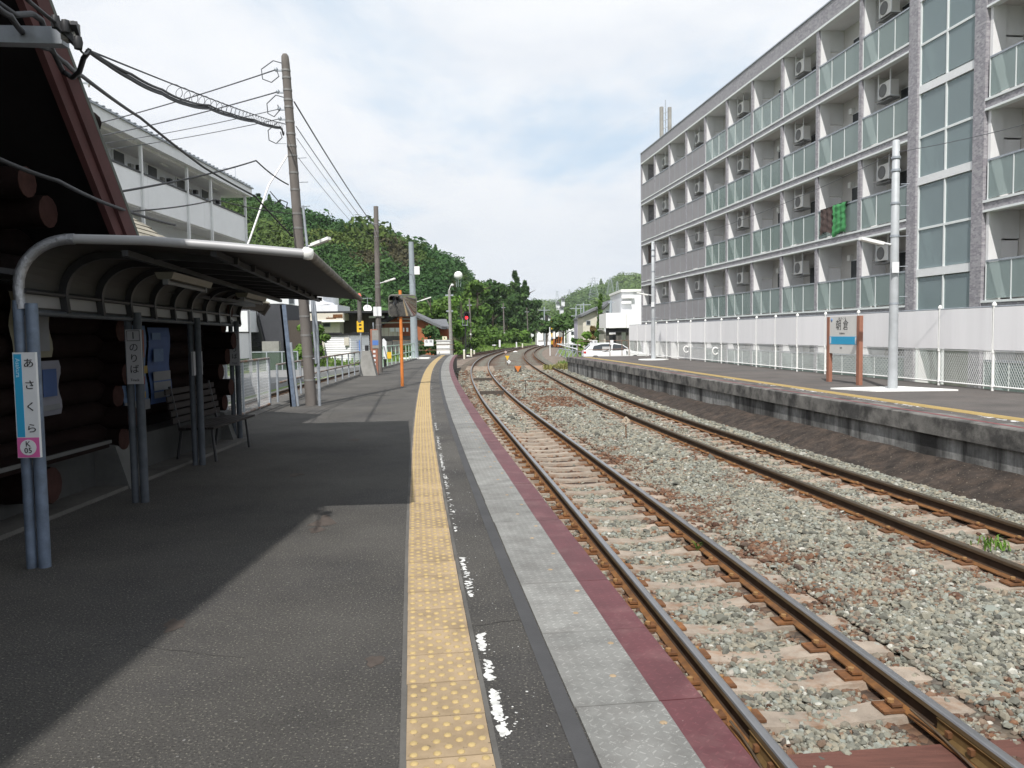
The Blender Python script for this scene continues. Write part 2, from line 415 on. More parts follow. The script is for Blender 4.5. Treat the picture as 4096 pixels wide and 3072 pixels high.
def extra_mats():
    m = mat('mosaic_tile', (0.30, 0.28, 0.285), 0.55, 0, 0.1, 3)
    N, L = m.node_tree.nodes, m.node_tree.links
    b = N['Principled BSDF']
    g = N.new('ShaderNodeNewGeometry'); sp = N.new('ShaderNodeSeparateXYZ'); L.new(g.outputs['Position'], sp.inputs[0])
    ad = N.new('ShaderNodeMath'); ad.operation = 'SUBTRACT'; L.new(sp.outputs[1], ad.inputs[0]); L.new(sp.outputs[0], ad.inputs[1])
    cm = N.new('ShaderNodeCombineXYZ'); L.new(ad.outputs[0], cm.inputs[0]); L.new(sp.outputs[2], cm.inputs[1])
    br = N.new('ShaderNodeTexBrick')
    br.inputs['Color1'].default_value = (0.40, 0.388, 0.410, 1); br.inputs['Color2'].default_value = (0.225, 0.212, 0.240, 1)
    br.inputs['Mortar'].default_value = (0.30, 0.295, 0.31, 1)
    br.inputs['Scale'].default_value = 1.0; br.inputs['Brick Width'].default_value = 0.10; br.inputs['Row Height'].default_value = 0.05
    br.inputs['Mortar Size'].default_value = 0.004; br.inputs['Bias'].default_value = 0.1
    L.new(cm.outputs[0], br.inputs['Vector']); L.new(br.outputs[0], b.inputs['Base Color'])
    M['tilewall'] = m
    m = bpy.data.materials.new('mirror_face'); m.use_nodes = True
    b = m.node_tree.nodes['Principled BSDF']; b.inputs['Metallic'].default_value = 1; b.inputs['Roughness'].default_value = 0.03
    b.inputs['Base Color'].default_value = (0.62, 0.62, 0.60, 1); M['mirror'] = m
    # grey platform slab: diamond-plate relief and dirt
    m = mat('plate_slab', (0.205, 0.205, 0.195), 0.8, 0, 0.22, 5.5, rnd_obj=0.12, col2=(0.175, 0.172, 0.163), speck=((0.42, 0.42, 0.40), 150, 0.66))
    def plate(m, k):
        N, L = m.node_tree.nodes, m.node_tree.links; b = N['Principled BSDF']
        tc = N.new('ShaderNodeTexCoord')
        def mth(op, a, c=None):
            n = N.new('ShaderNodeMath'); n.operation = op
            for k_, v in enumerate((a, c)):
                if v is None: continue
                if isinstance(v, (int, float)): n.inputs[k_].default_value = v
                else: L.new(v, n.inputs[k_])
            return n.outputs[0]
        sx = N.new('ShaderNodeSeparateXYZ'); L.new(tc.outputs['Object'], sx.inputs[0]); C_ = 0.042
        u, v = mth('DIVIDE', sx.outputs[0], C_), mth('DIVIDE', sx.outputs[1], C_)
        par = mth('MODULO', mth('ADD', mth('ADD', mth('FLOOR', u), mth('FLOOR', v)), 1000.0), 2.0)
        fx, fy = mth('SUBTRACT', mth('FRACT', mth('ADD', u, 50.0)), 0.5), mth('SUBTRACT', mth('FRACT', mth('ADD', v, 50.0)), 0.5)
        fy = mth('MULTIPLY', fy, mth('SUBTRACT', 1.0, mth('MULTIPLY', par, 2.0)))
        ac, al = mth('ABSOLUTE', mth('SUBTRACT', fx, fy)), mth('ABSOLUTE', mth('ADD', fx, fy))
        mask = mth('MULTIPLY', mth('LESS_THAN', ac, 0.12), mth('LESS_THAN', al, 0.42))
        bp = N.new('ShaderNodeBump'); bp.inputs['Strength'].default_value = 1.0; bp.inputs['Distance'].default_value = 0.004
        L.new(mask, bp.inputs['Height']); L.new(bp.outputs[0], b.inputs['Normal'])
        src = b.inputs['Base Color'].links[0].from_socket
        x = N.new('ShaderNodeMix'); x.data_type = 'RGBA'; x.blend_type = 'MULTIPLY'; x.inputs[7].default_value = (k, k, k, 1)
        L.new(mask, x.inputs[0]); L.new(src, x.inputs[6]); L.new(x.outputs[2], b.inputs['Base Color'])
    plate(m, 1.4); plate(M['redband'], 1.3)
    M['plate'] = m
    # platform wall: pale concrete under black streaks of lichen that run down
    m = mat('streaked_wall', (0.055, 0.053, 0.052), 0.95, 0, 0.3, 2, 0.5, 30)
    N, L = m.node_tree.nodes, m.node_tree.links; b = N['Principled BSDF']
    g = N.new('ShaderNodeNewGeometry')
    def nz(scale, st, det=5):
        mp = N.new('ShaderNodeMapping'); mp.inputs['Scale'].default_value = st; L.new(g.outputs['Position'], mp.inputs[0])
        n = N.new('ShaderNodeTexNoise'); n.inputs['Scale'].default_value = scale; n.inputs['Detail'].default_value = det; n.inputs['Roughness'].default_value = 0.65
        L.new(mp.outputs[0], n.inputs['Vector']); return n.outputs['Fac']
    def rp(f, a, c):
        r = N.new('ShaderNodeMapRange'); r.inputs[1].default_value, r.inputs[2].default_value = a, c; L.new(f, r.inputs[0]); return r.outputs[0]
    mu = N.new('ShaderNodeMath'); mu.operation = 'MULTIPLY'
    L.new(rp(nz(1.4, (1, 1, 0.12)), 0.40, 0.58), mu.inputs[0]); L.new(rp(nz(0.5, (1, 1, 0.6)), 0.34, 0.52), mu.inputs[1])
    x = N.new('ShaderNodeMix'); x.data_type = 'RGBA'; L.new(mu.outputs[0], x.inputs[0])
    x.inputs[6].default_value = (0.060, 0.058, 0.057, 1); x.inputs[7].default_value = (0.40, 0.40, 0.39, 1)
    y = N.new('ShaderNodeMix'); y.data_type = 'RGBA'; y.blend_type = 'MULTIPLY'; y.inputs[0].default_value = 0.6
    q = N.new('ShaderNodeCombineColor')
    r2 = rp(nz(6, (1, 1, 1)), 0.2, 0.75)
    for i in range(3): L.new(r2, q.inputs[i])
    L.new(x.outputs[2], y.inputs[6]); L.new(q.outputs[0], y.inputs[7]); L.new(y.outputs[2], b.inputs['Base Color'])
    M['streak'] = m
    # stones: each its own tone, browner where iron dust has settled (the instance attribute rust)
    def stone(name, inst):
        m = bpy.data.materials.new(name); m.use_nodes = True
        N, L = m.node_tree.nodes, m.node_tree.links; b = N['Principled BSDF']; b.inputs['Roughness'].default_value = 0.9
        oi = N.new('ShaderNodeObjectInfo'); g = N.new('ShaderNodeNewGeometry')
        rr = N.new('ShaderNodeValToRGB'); rr.color_ramp.interpolation = 'LINEAR'; e = rr.color_ramp.elements
        e[0].position, e[0].color = 0.0, (0.075, 0.074, 0.064, 1); e[1].position, e[1].color = 1.0, (0.50, 0.49, 0.44, 1)
        for p, c in ((0.2, (0.160, 0.160, 0.132)), (0.5, (0.218, 0.214, 0.175)), (0.74, (0.280, 0.252, 0.192)), (0.87, (0.222, 0.242, 0.214)), (0.97, (0.30, 0.295, 0.26))):
            k = e.new(p); k.color = (*c, 1)
        if inst: L.new(oi.outputs['Random'], rr.inputs[0])
        else:
            vo = N.new('ShaderNodeTexVoronoi'); vo.inputs['Scale'].default_value = 14; L.new(g.outputs['Position'], vo.inputs['Vector'])
            sc = N.new('ShaderNodeSeparateColor'); L.new(vo.outputs['Color'], sc.inputs[0]); L.new(sc.outputs[0], rr.inputs[0])
            bp = N.new('ShaderNodeBump'); bp.inputs['Strength'].default_value = 1; bp.inputs['Distance'].default_value = 0.04; bp.invert = True
            L.new(vo.outputs['Distance'], bp.inputs['Height']); L.new(bp.outputs[0], b.inputs['Normal'])
        at_ = N.new('ShaderNodeAttribute'); at_.attribute_name = 'rust'; at_.attribute_type = 'INSTANCER' if inst else 'GEOMETRY'
        br = N.new('ShaderNodeValToRGB'); e = br.color_ramp.elements
        e[0].position, e[0].color = 0.0, (0.072, 0.035, 0.022, 1); e[1].position, e[1].color = 1.0, (0.185, 0.095, 0.052, 1)
        if inst: L.new(oi.outputs['Random'], br.inputs[0])
        else: L.new(sc.outputs[1], br.inputs[0])
        x = N.new('ShaderNodeMix'); x.data_type = 'RGBA'; L.new(at_.outputs['Fac'], x.inputs[0]); L.new(rr.outputs[0], x.inputs[6]); L.new(br.outputs[0], x.inputs[7])
        if inst: L.new(x.outputs[2], b.inputs['Base Color'])
        else:
            md = N.new('ShaderNodeAttribute'); md.attribute_name = 'mud'
            y = N.new('ShaderNodeMix'); y.data_type = 'RGBA'; y.inputs[7].default_value = (0.045, 0.026, 0.017, 1)
            z = N.new('ShaderNodeMix'); z.data_type = 'RGBA'; z.blend_type = 'MULTIPLY'; z.inputs[0].default_value = 1; z.inputs[7].default_value = (.68, .66, .64, 1); L.new(x.outputs[2], z.inputs[6])  # bed dimmed: shade in the gaps between stones put into its colour
            L.new(md.outputs['Fac'], y.inputs[0]); L.new(z.outputs[2], y.inputs[6]); L.new(y.outputs[2], b.inputs['Base Color'])
        return m
    M['stone'] = stone('ballast_stone', True); M['bed'] = stone('ballast_bed_far', False)
extra_mats()

# ------------------------------------------------------------------ scatter of instances (stuff only)
def scatter(name, pts, scl, rot, idx, sources, extra=None):
    me = bpy.data.meshes.new(name)
    me.vertices.add(len(pts)); me.vertices.foreach_set('co', np.asarray(pts, np.float32).ravel())
    a = me.attributes.new('scl', 'FLOAT_VECTOR', 'POINT'); a.data.foreach_set('vector', np.asarray(scl, np.float32).ravel())
    a = me.attributes.new('rot', 'FLOAT_VECTOR', 'POINT'); a.data.foreach_set('vector', np.asarray(rot, np.float32).ravel())
    a = me.attributes.new('idx', 'INT', 'POINT'); a.data.foreach_set('value', np.asarray(idx, np.int32))
    if extra is not None:
        a = me.attributes.new('rust', 'FLOAT', 'POINT'); a.data.foreach_set('value', np.asarray(extra, np.float32))
    me.update()
    src = bpy.data.collections.new(name + '_source')
    for i, s in enumerate(sources):
        src.objects.link(bpy.data.objects.new('%s_kind_%02d' % (name, i), s))
    ng = bpy.data.node_groups.new(name, 'GeometryNodeTree')
    ng.interface.new_socket('Geometry', in_out='INPUT', socket_type='NodeSocketGeometry')
    ng.interface.new_socket('Geometry', in_out='OUTPUT', socket_type='NodeSocketGeometry')
    N, L = ng.nodes, ng.links
    gi, go = N.new('NodeGroupInput'), N.new('NodeGroupOutput')
    ci = N.new('GeometryNodeCollectionInfo'); ci.inputs[0].default_value = src
    ci.inputs['Separate Children'].default_value = True; ci.inputs['Reset Children'].default_value = True
    io = N.new('GeometryNodeInstanceOnPoints'); io.inputs['Pick Instance'].default_value = True
    def na(nm, ty):
        n = N.new('GeometryNodeInputNamedAttribute'); n.data_type = ty; n.inputs[0].default_value = nm; return n.outputs[0]
    e2r = N.new('FunctionNodeEulerToRotation')
    L.new(na('rot', 'FLOAT_VECTOR'), e2r.inputs[0]); L.new(e2r.outputs[0], io.inputs['Rotation'])
    L.new(na('scl', 'FLOAT_VECTOR'), io.inputs['Scale']); L.new(na('idx', 'INT'), io.inputs['Instance Index'])
    L.new(gi.outputs[0], io.inputs['Points']); L.new(ci.outputs[0], io.inputs['Instance']); L.new(io.outputs[0], go.inputs[0])
    o = place(name, me)
    md = o.modifiers.new('scatter', 'NODES'); md.node_group = ng
    return o

def text(body, size, name, m, parent, loc, rot, extr=0.0015, sx=1.0, local=True):
    cu = bpy.data.curves.new('lettering', 'FONT'); cu.body = body; cu.size = size
    cu.align_x, cu.align_y = 'CENTER', 'CENTER'; cu.extrude = extr; cu.resolution_u = 3
    tmp = bpy.data.objects.new('lettering_tmp', cu)
    COL.objects.link(tmp)
    dg = bpy.context.evaluated_depsgraph_get(); dg.update()
    me = bpy.data.meshes.new_from_object(tmp.evaluated_get(dg))
    bpy.data.objects.remove(tmp); bpy.data.curves.remove(cu)
    me.materials.clear(); me.materials.append(m)
    o = place(name, me, parent, loc, rot)
    if sx != 1.0: o.scale = (sx, 1, 1)
    return o
# ------------------------------------------------------------------ the curves everything follows
class Curve:
    """a plan curve x(y): slopes at knots, one known point"""
    def __init__(s, knots, y0, x0):
        k = np.array(knots, float); s.Y = np.arange(-60, 261, 0.5)
        sl = np.interp(s.Y, k[:, 0], k[:, 1])
        c = np.concatenate([[0], np.cumsum((sl[1:] + sl[:-1]) / 2 * 0.5)])
        s.X = c - np.interp(y0, s.Y, c) + x0
        s.S = sl
    def x(s, y): return np.interp(y, s.Y, s.X)
    def slope(s, y): return np.interp(y, s.Y, s.S)
    def frame(s, y, off=0.0, z=0.0):
        m = float(s.slope(y)); t = Vector((m, 1, 0)).normalized(); r = Vector((t.y, -t.x, 0))
        return Vector((float(s.x(y)), y, z)) + r * off, r, math.atan2(-m, 1)
c1 = Curve([(-50, -.06), (-10, -.09), (4, -.100), (8, -.104), (12, -.106), (16, -.107), (21, -.106), (26, -.094), (32, -.08), (38, -.07), (46, -.054), (58, -.026), (70, 0), (84, .035), (105, .075), (125, .105), (150, .13), (200, .18)], 5, 1.86)
c2 = Curve([(-50, -.07), (-10, -.105), (4, -.115), (13, -.112), (17, -.105), (21, -.096), (26, -.07), (32, -.048), (38, -.046), (46, -.042), (57, -.026), (72, -.006), (87, .02), (108, .055), (130, .085), (150, .12), (200, .18)], 13, 4.63)
e1 = Curve([(-50, -.07), (-10, -.115), (0, -.128), (5, -.125), (8, -.118), (12, -.113), (16, -.108), (21, -.102), (28, -.092), (38, -.074), (48, -.056), (58, -.04)], 5, 0.50)
e2 = Curve([(-50, -.08), (11, -.10), (30, -.09), (49, -.11)], 11, 7.12)
c3 = Curve([(-50, 0.0), (10, -.09), (26, -.06), (38, -.045), (50, -.0), (60, .10), (70, .16), (82, .14), (100, .115), (120, .13), (137, .16), (160, .18), (200, .18)], 35, -9.35)
P1_END, P2_END = 58.5, 49.2
RAIL_Z, SLEEPER_Z, BED_Z = -0.76, -0.915, -0.95

def back1(y):                              # the left edge of platform 1
    return float(np.interp(y, [-50, 11.9, 12.2, 14.5, 17.6, 21.9, 30.4, 45, 59], [-4.3, -4.6, -5.0, -5.12, -5.3, -5.6, -5.95, -6.1, -6.3]))
def fence2(y):                             # the white fence along the back of platform 2
    return float(np.interp(y, [-50, 10, 18.15, 20.2, 24, 27.7, 31.7, 36, 40, 44, 48, 51, 60], [14.5, 11.75, 10.98, 10.85, 10.5, 10.02, 9.75, 9.42, 9.0, 8.58, 8.12, 7.62, 6.2]))

# ------------------------------------------------------------------ ground
b = MB(); n = 24
g = np.concatenate([np.linspace(-2500, -200, 6), np.linspace(-150, 260, 42), np.linspace(400, 2800, 6)])
vs = [(x, y, -1.14) for y in g for x in g]; k = len(g)
b.add(vs, [(j * k + i, j * k + i + 1, (j + 1) * k + i + 1, (j + 1) * k + i) for j in range(k - 1) for i in range(k - 1)])
tag(b.build('ground', M['grass']), 'green grassy ground around the railway line', 'ground', kind='structure')

# gravel yard where the tracks join beyond the platforms
b = MB(); ys = list(np.arange(46, 205, 3.0)); fr = []
for y in ys:
    xl = float(c1.x(y)) - float(np.interp(y, [46, 60, 75, 95, 170], [1.3, 1.5, 3.2, 3.2, 3.4])); xr = float(c2.x(y)) + float(np.interp(y, [46, 60, 80, 170], [4.5, 6.0, 3.4, 2.6]))
    fr.append([(xl - 0.5, y, -1.10), (xl, y, -1.0), ((xl + xr) / 2, y, -0.985), (xr, y, -1.0), (xr + .5, y, -1.10)])
for i in range(len(fr) - 1):
    for j in range(4): b.quad(fr[i][j], fr[i][j + 1], fr[i + 1][j + 1], fr[i + 1][j])
tag(b.build('gravel_yard', M['gravel']), 'brown gravel ground where the tracks bend away past the platforms', 'ground', kind='structure')

# ------------------------------------------------------------------ ballast
def vnoise(x, y, s, seed):
    """smooth value noise"""
    x, y = np.asarray(x, float) / s, np.asarray(y, float) / s
    xi, yi = np.floor(x).astype(int), np.floor(y).astype(int); fx, fy = x - xi, y - yi
    fx, fy = fx * fx * (3 - 2 * fx), fy * fy * (3 - 2 * fy)
    h = lambda a, c: ((np.sin(a * 127.1 + c * 311.7 + seed * 74.7) * 43758.5453) % 1.0)
    return (h(xi, yi) * (1 - fx) + h(xi + 1, yi) * fx) * (1 - fy) + (h(xi, yi + 1) * (1 - fx) + h(xi + 1, yi + 1) * fx) * fy
def fbm(x, y, s, seed): return (vnoise(x, y, s, seed) + .5 * vnoise(x, y, s / 2, seed + 1) + .25 * vnoise(x, y, s / 4, seed + 2)) / 1.75
def mud(x, y):                             # dug-out sleepers on the near track
    y0, y1 = 12.2, 19.6
    return np.clip((y - y0) / .4, 0, 1) * np.clip((y1 - y) / .5, 0, 1) * np.clip((.95 - np.abs(x - c1.x(y) + .05)) / .25, 0, 1)
def bed_z(x, y):
    d1, d2 = np.abs(x - c1.x(y)), np.abs(x - c2.x(y))
    mid = ((x > c1.x(y)) & (x < c2.x(y)))
    z = np.full(np.shape(x), BED_Z) + 0.05 * (fbm(x, y, 1.3, 3) - .5)
    z = z + np.where(mid & (d1 > 1.0) & (d2 > 1.0), 0.06 * fbm(x, y, 2.5, 9) , 0)
    z = np.where(x < c1.x(y) - 1.0, z - 0.03, z)
    z = np.where(x > c2.x(y) + 1.45, z - np.clip((x - c2.x(y) - 1.45) * 0.5, 0, .25), z)
    z = z - 0.018 * ((d1 < .5) | (d2 < .5))
    return z - 0.022 * mud(x, y)
def rust(x, y):
    dr = np.minimum(np.abs(np.abs(x - c1.x(y)) - .53), np.abs(np.abs(x - c2.x(y)) - .53))
    outer = (np.abs(x - c1.x(y)) > .53) & (np.abs(x - c2.x(y)) > .53)
    r = np.clip(1.15 - dr / np.where(outer, np.where((x > c1.x(y)) & (x < c1.x(y) + 1.6), .85, .50), .30), 0, 1) * (0.35 + 0.9 * fbm(x, y, .5, 5))
    lane = (x > c1.x(y) + .85) & (x < c2.x(y) - .95)
    r = r + np.where(lane, np.clip((fbm(x, y, .7, 21) - .50) * 3.2, 0, .62), 0)
    big = (y > 25) & (y < 40) & (x > c1.x(y) + 1.35) & (x < c2.x(y) - 1.0)
    r = r + np.where(big, np.clip((fbm(x, y, 3.0, 33) - .40) * 5, 0, .9), 0)
    r = r + np.where((np.abs(x - c1.x(y)) < .55), .22 * fbm(x, y, .7, 8), 0) + np.where((np.abs(x - c2.x(y)) < .55), .6 * fbm(x, y, .7, 12), 0)
    r = r + np.where(x < c1.x(y) - .8, .45, 0)
    return np.clip(r + mud(x, y), 0, 1)
ys = np.concatenate([np.arange(-40, 2, 3.0), np.arange(2, 30, .25), np.arange(30, 60, .6), np.arange(60, 150, 2.0)])
U = np.linspace(0, 1, 46)
P, RU = [], []
for y in ys:
    xl = float(e1.x(y)) - .1 if y < P1_END else float(c1.x(y)) - 1.75
    xl = max(xl, float(c1.x(y)) - 1.75)
    xr = float(c2.x(y)) + 1.8
    x = xl + (xr - xl) * U
    z = bed_z(x, np.full_like(x, y))
    if y > P1_END: z[0] -= .1
    P.append(np.stack([x, np.full_like(x, y), z], 1)); RU.append(rust(x, np.full_like(x, y)))
P = np.concatenate(P); RU = np.concatenate(RU); k = len(U)
me = bpy.data.meshes.new('ballast')
me.from_pydata(P.tolist(), [], [(j * k + i, j * k + i + 1, (j + 1) * k + i + 1, (j + 1) * k + i) for j in range(len(ys) - 1) for i in range(k - 1)])
a = me.attributes.new('rust', 'FLOAT', 'POINT'); a.data.foreach_set('value', RU.astype(np.float32))
a = me.attributes.new('mud', 'FLOAT', 'POINT'); a.data.foreach_set('value', mud(P[:, 0], P[:, 1]).astype(np.float32))
me.materials.append(M['bed']); me.polygons.foreach_set('use_smooth', [True] * len(me.polygons))
tag(place('ballast', me), 'bed of grey track ballast between the two platforms', 'ballast', kind='structure')

def stone_mesh(i):
    r = random.Random(100 + i); mb = MB()
    ph = (1 + 5 ** .5) / 2
    V = [(-1, ph, 0), (1, ph, 0), (-1, -ph, 0), (1, -ph, 0), (0, -1, ph), (0, 1, ph), (0, -1, -ph), (0, 1, -ph), (ph, 0, -1), (ph, 0, 1), (-ph, 0, -1), (-ph, 0, 1)]
    Fc = [(0, 11, 5), (0, 5, 1), (0, 1, 7), (0, 7, 10), (0, 10, 11), (1, 5, 9), (5, 11, 4), (11, 10, 2), (10, 7, 6), (7, 1, 8), (3, 9, 4), (3, 4, 2), (3, 2, 6), (3, 6, 8), (3, 8, 9), (4, 9, 5), (2, 4, 11), (6, 2, 10), (8, 6, 7), (9, 8, 1)]
    sx, sy, sz = r.uniform(.85, 1.3), r.uniform(.7, 1.0), r.uniform(.5, .85)
    mb.add([(v[0] / 1.9 * sx * r.uniform(.72, 1.18), v[1] / 1.9 * sy * r.uniform(.72, 1.18), v[2] / 1.9 * sz * r.uniform(.72, 1.15)) for v in V], Fc)
    return mb.mesh('stone', M['stone'])
SL_Y = {}
def sleeper_ys(cv, y0, y1, step):
    out, y = [], y0
    while y < y1:
        out.append(y); y += step / math.sqrt(1 + float(cv.slope(y)) ** 2)
    return out
SL_Y[1] = [3.4, 3.75, 4.80, 5.27, 5.76] + sleeper_ys(c1, 6.31, 60, .56)
SL_Y[2] = sleeper_ys(c2, 6.0, 60, .66)
def stones():
    out = []
    for (y0, y1, dens, r0) in ((2.2, 8, 2000, .0195), (8, 14, 1400, .021), (14, 22, 800, .026), (22, 34, 380, .034), (34, 52, 130, .047)):
        Y = None
        A = (y1 - y0) * 7.6; nn = int(A * dens)
        y = rng.uniform(y0, y1, nn); u = rng.uniform(0, 1, nn)
        xl = np.maximum(e1.x(y) - .05, c1.x(y) - 1.75); xr = c2.x(y) + 1.75
        x = xl + (xr - xl) * u
        keep = rng.uniform(0, 1, nn) < (xr - xl) / 7.6
        keep &= (x < 0.80 * y + 1.2)                       # inside what the picture can show, with a margin
        dr1, dr2 = np.abs(np.abs(x - c1.x(y)) - .53), np.abs(np.abs(x - c2.x(y)) - .53)
        keep &= (dr1 > .085) & (dr2 > .085)
        for key, cv in ((1, c1), (2, c2)):
            sy = np.array(SL_Y[key]); sy = np.concatenate([sy - 60, sy]) if False else sy
            j = np.clip(np.searchsorted(sy, y), 1, len(sy) - 1)
            dy = np.minimum(np.abs(y - sy[j] - cv.slope(y) * 0), np.abs(y - sy[j - 1]))
            off = x - cv.x(y); dy = np.abs(np.minimum(np.abs(y - sy[j] - off * cv.slope(y) * -1 * 0), dy))
            yy = y + off * cv.slope(y)                      # sleepers lie square to the curve
            j = np.clip(np.searchsorted(sy, yy), 1, len(sy) - 1)
            dy = np.minimum(np.abs(yy - sy[j]), np.abs(yy - sy[j - 1]))
            centre = np.abs(off) < .26
            cover = rng.uniform(0, 1, nn)
            keep &= ~((np.abs(off) < 1.0) & (dy < .115) & ~(centre & (cover < .40)) & ~(cover < (.10 if key == 1 else .14)))
        m = mud(x, y); keep &= (rng.uniform(0, 1, nn) > m * .93)
        x, y = x[keep], y[keep]; k = len(x)
        s = r0 * rng.lognormal(0, .30, k)
        z = bed_z(x, y) + s * rng.uniform(.05, .75, k)
        zz = np.stack([x, y, z], 1)
        out.append((zz, np.stack([s] * 3, 1) * rng.uniform(.85, 1.15, (k, 3)), rng.uniform(-math.pi, math.pi, (k, 3)) * [.12, .12, 1], rng.integers(0, 8, k),
                    np.clip((rust(x, y) + rng.normal(0, .30, k) - .45) * 2.2, 0, 1)))
    return [np.concatenate(q) for q in zip(*out)]
pp, ss, rr, ii, ru = stones()
tag(scatter('ballast_stones', pp, ss, rr, ii, [stone_mesh(i) for i in range(8)], ru), 'loose grey and rusty ballast stones filling the track bed', 'ballast', kind='stuff')

# dark earth bank below the far platform
b = MB(); ys = np.concatenate([np.arange(-30, 6, 3), np.arange(6, 50, .35)]); U2 = np.linspace(0, 1, 10); rows = []
for y in ys:
    xl, xr = float(c2.x(y)) + 1.5, float(e2.x(y)) + .2
    x = xl + (xr - xl) * U2
    z = -1.02 + (float(np.interp(y, [18, 32, 48], [.37, .26, .12])) * np.clip(U2 * 1.15, 0, 1)) + .10 * (fbm(x, np.full_like(x, y), .8, 41) - .5)
    z[0] = -1.1; rows.append([(x[i], y, z[i]) for i in range(10)])
for j in range(len(ys) - 1):
    for i in range(9): b.add([rows[j][i], rows[j][i + 1], rows[j + 1][i + 1], rows[j + 1][i]], [(0, 1, 2, 3)], 0, True)
tag(b.build('earth_bank', M['soil']), 'dark brown earth bank sloping up to the platform wall', 'earth bank', kind='structure')

# ------------------------------------------------------------------ platform 1
def strip(cv, o0, o1, y0, y1, z, step=.5, zf=None):
    mb = MB(); ys = list(np.arange(y0, y1, step)) + [y1]; pr = None
    for y in ys:
        a, c = cv.frame(y, o0, z)[0], cv.frame(y, o1, z)[0]
        if pr: mb.quad(pr[0], pr[1], c, a)
        pr = (a, c)
    return mb
b = MB(); ys = list(np.arange(-40, P1_END, .5)) + [P1_END]; pr = None
for y in ys:
    p = e1.frame(y, -.07, 0)[0]; q = Vector((back1(y), y, 0)); dn = Vector((0, 0, -1.2))
    cur = (q + dn, q, p, p + dn)
    if pr:
        for i in range(3): b.quad(pr[i], pr[i + 1], cur[i + 1], cur[i], 1 if i != 1 else 0)
    pr = cur
b.quad(pr[3], pr[2], pr[1], pr[0], 1)
plat = tag(b.build('platform', [M['asphalt'], M['conc_dark']]), 'curved asphalt platform with yellow tactile paving in the foreground', 'platform', kind='structure')
strip(e1, -.595, -.525, -8, P1_END, .003).build('asphalt_patch', M['patch'], plat)
strip(e1, -.868, -.848, -8, P1_END, .002).build('mortar_strip', M['conc_dark'], plat)
strip(e1, -1.192, -1.168, -8, P1_END, .002).build('mortar_strip', M['conc_dark'], plat)
# edge slabs: grey plate pattern, red painted nose
mb = MB()
Lh, wi = .384, .5175
mb.bb(-.5175, -.177, -Lh, Lh, -.11, .006, 0); mb.bb(-.177, 0, -Lh, Lh, -.11, .0062, 1)
mb.lathe([(.016, .0063), (.012, .009), (0.0005, .0095)], (-.30, -Lh + .25, 0), 6, 2); mb.lathe([(.016, .0063), (.012, .009), (0.0005, .0095)], (-.22, -Lh + .6, 0), 6, 2)
slab = mb.mesh('edge_slab', [M['plate'], M['redband'], M['tile']])
y = 2.35 - .774 * 6
while y < P1_END - .4:
    p, r_, rz = e1.frame(y + Lh, 0, 0); place('edge_slab', slab, plat, p + Vector((rnd.uniform(-.004, .004), 0, rnd.uniform(-.0015, .0015))), (rnd.uniform(-.0015, .0015), rnd.uniform(-.002, .002), rz + rnd.uniform(-.004, .004))); y += .774 / math.sqrt(1 + float(e1.slope(y)) ** 2)
# tactile tiles
mb = MB(); mb.bb(-.149, .149, -.1462, .1462, -.02, .005, 0)
for i in range(7):
    for j in range(7):
        if (i + j) % 2 == 0: mb.lathe([(.0155, .0052), (.0138, .0085), (.009, .0105), (.0004, .011)], (-.123 + i * .041, -.123 + j * .041, 0), 7, 1)
tt = mb.mesh('tactile_tile', [M['tile'], M['dot']])
y = 2.07 - .3 * 8
while y < P1_END - .8:
    p, r_, rz = e1.frame(y, -1.02, 0); place('tactile_tile', tt, plat, p + Vector((rnd.uniform(-.002, .002), 0, 0)), (0, 0, rz + rnd.uniform(-.006, .006))); y += .3 / math.sqrt(1 + float(e1.slope(y)) ** 2)
# what is left of an old white line
mb = MB(); q = random.Random(5)
def flake(cv, y, off, r, z):
    p = cv.frame(y, off, z)[0]; k = 7; a0 = q.uniform(0, 6)
    el = q.uniform(.6, 1.8)
    pts = [(p.x + r * q.uniform(.45, 1.2) * math.cos(a0 + 6.283 * i / k), p.y + el * r * q.uniform(.45, 1.2) * math.sin(a0 + 6.283 * i / k), p.z) for i in range(k)]
    mb.add(pts, [tuple(range(k))])
zc = 0
for (y0, y1, dn, wd) in ((2.92, 3.30, 120, .06), (3.38, 3.6, 40, .03), (3.66, 3.9, 46, .03), (4.45, 5.25, 75, .022), (5.9, 6.75, 22, .02), (6.8, 7.4, 12, .02), (7.6, 8.4, 50, .035), (8.6, 9.9, 90, .05), (10.2, 11.6, 70, .05), (12.3, 13.3, 60, .06), (13.5, 24, 60, .04), (24, 50, 60, .05)):
    for _ in range(dn):
        t = abs(q.gauss(0, 1)) * (wd if q.random() < .18 else min(wd, .016))
        zc += 1; flake(e1, q.uniform(y0, y1), -.832 + min(t, .15), q.uniform(.005, .016) * (1.0 if t < .03 else .5), .0016 + zc * 2e-6)
for _ in range(140): zc += 1; flake(e1, q.uniform(2.5, 16), q.uniform(-.85, -.62), q.uniform(.002, .005), .0016 + zc * 2e-6)
mb.build('worn_white_line', M['worn'], plat)
mb = MB()
for _ in range(260):
    y = 2.2 + 20 * q.random() ** 1.6; zc += 1; flake(e1, y, -q.uniform(1.25, 1.4 + .30 * y), q.uniform(.003, .007), .0012 + zc * 1e-6)
mb.build('pale_spots', mat('pale_gum', (.20, .195, .185), .8, 0, .2, 9), plat)
mb = MB()
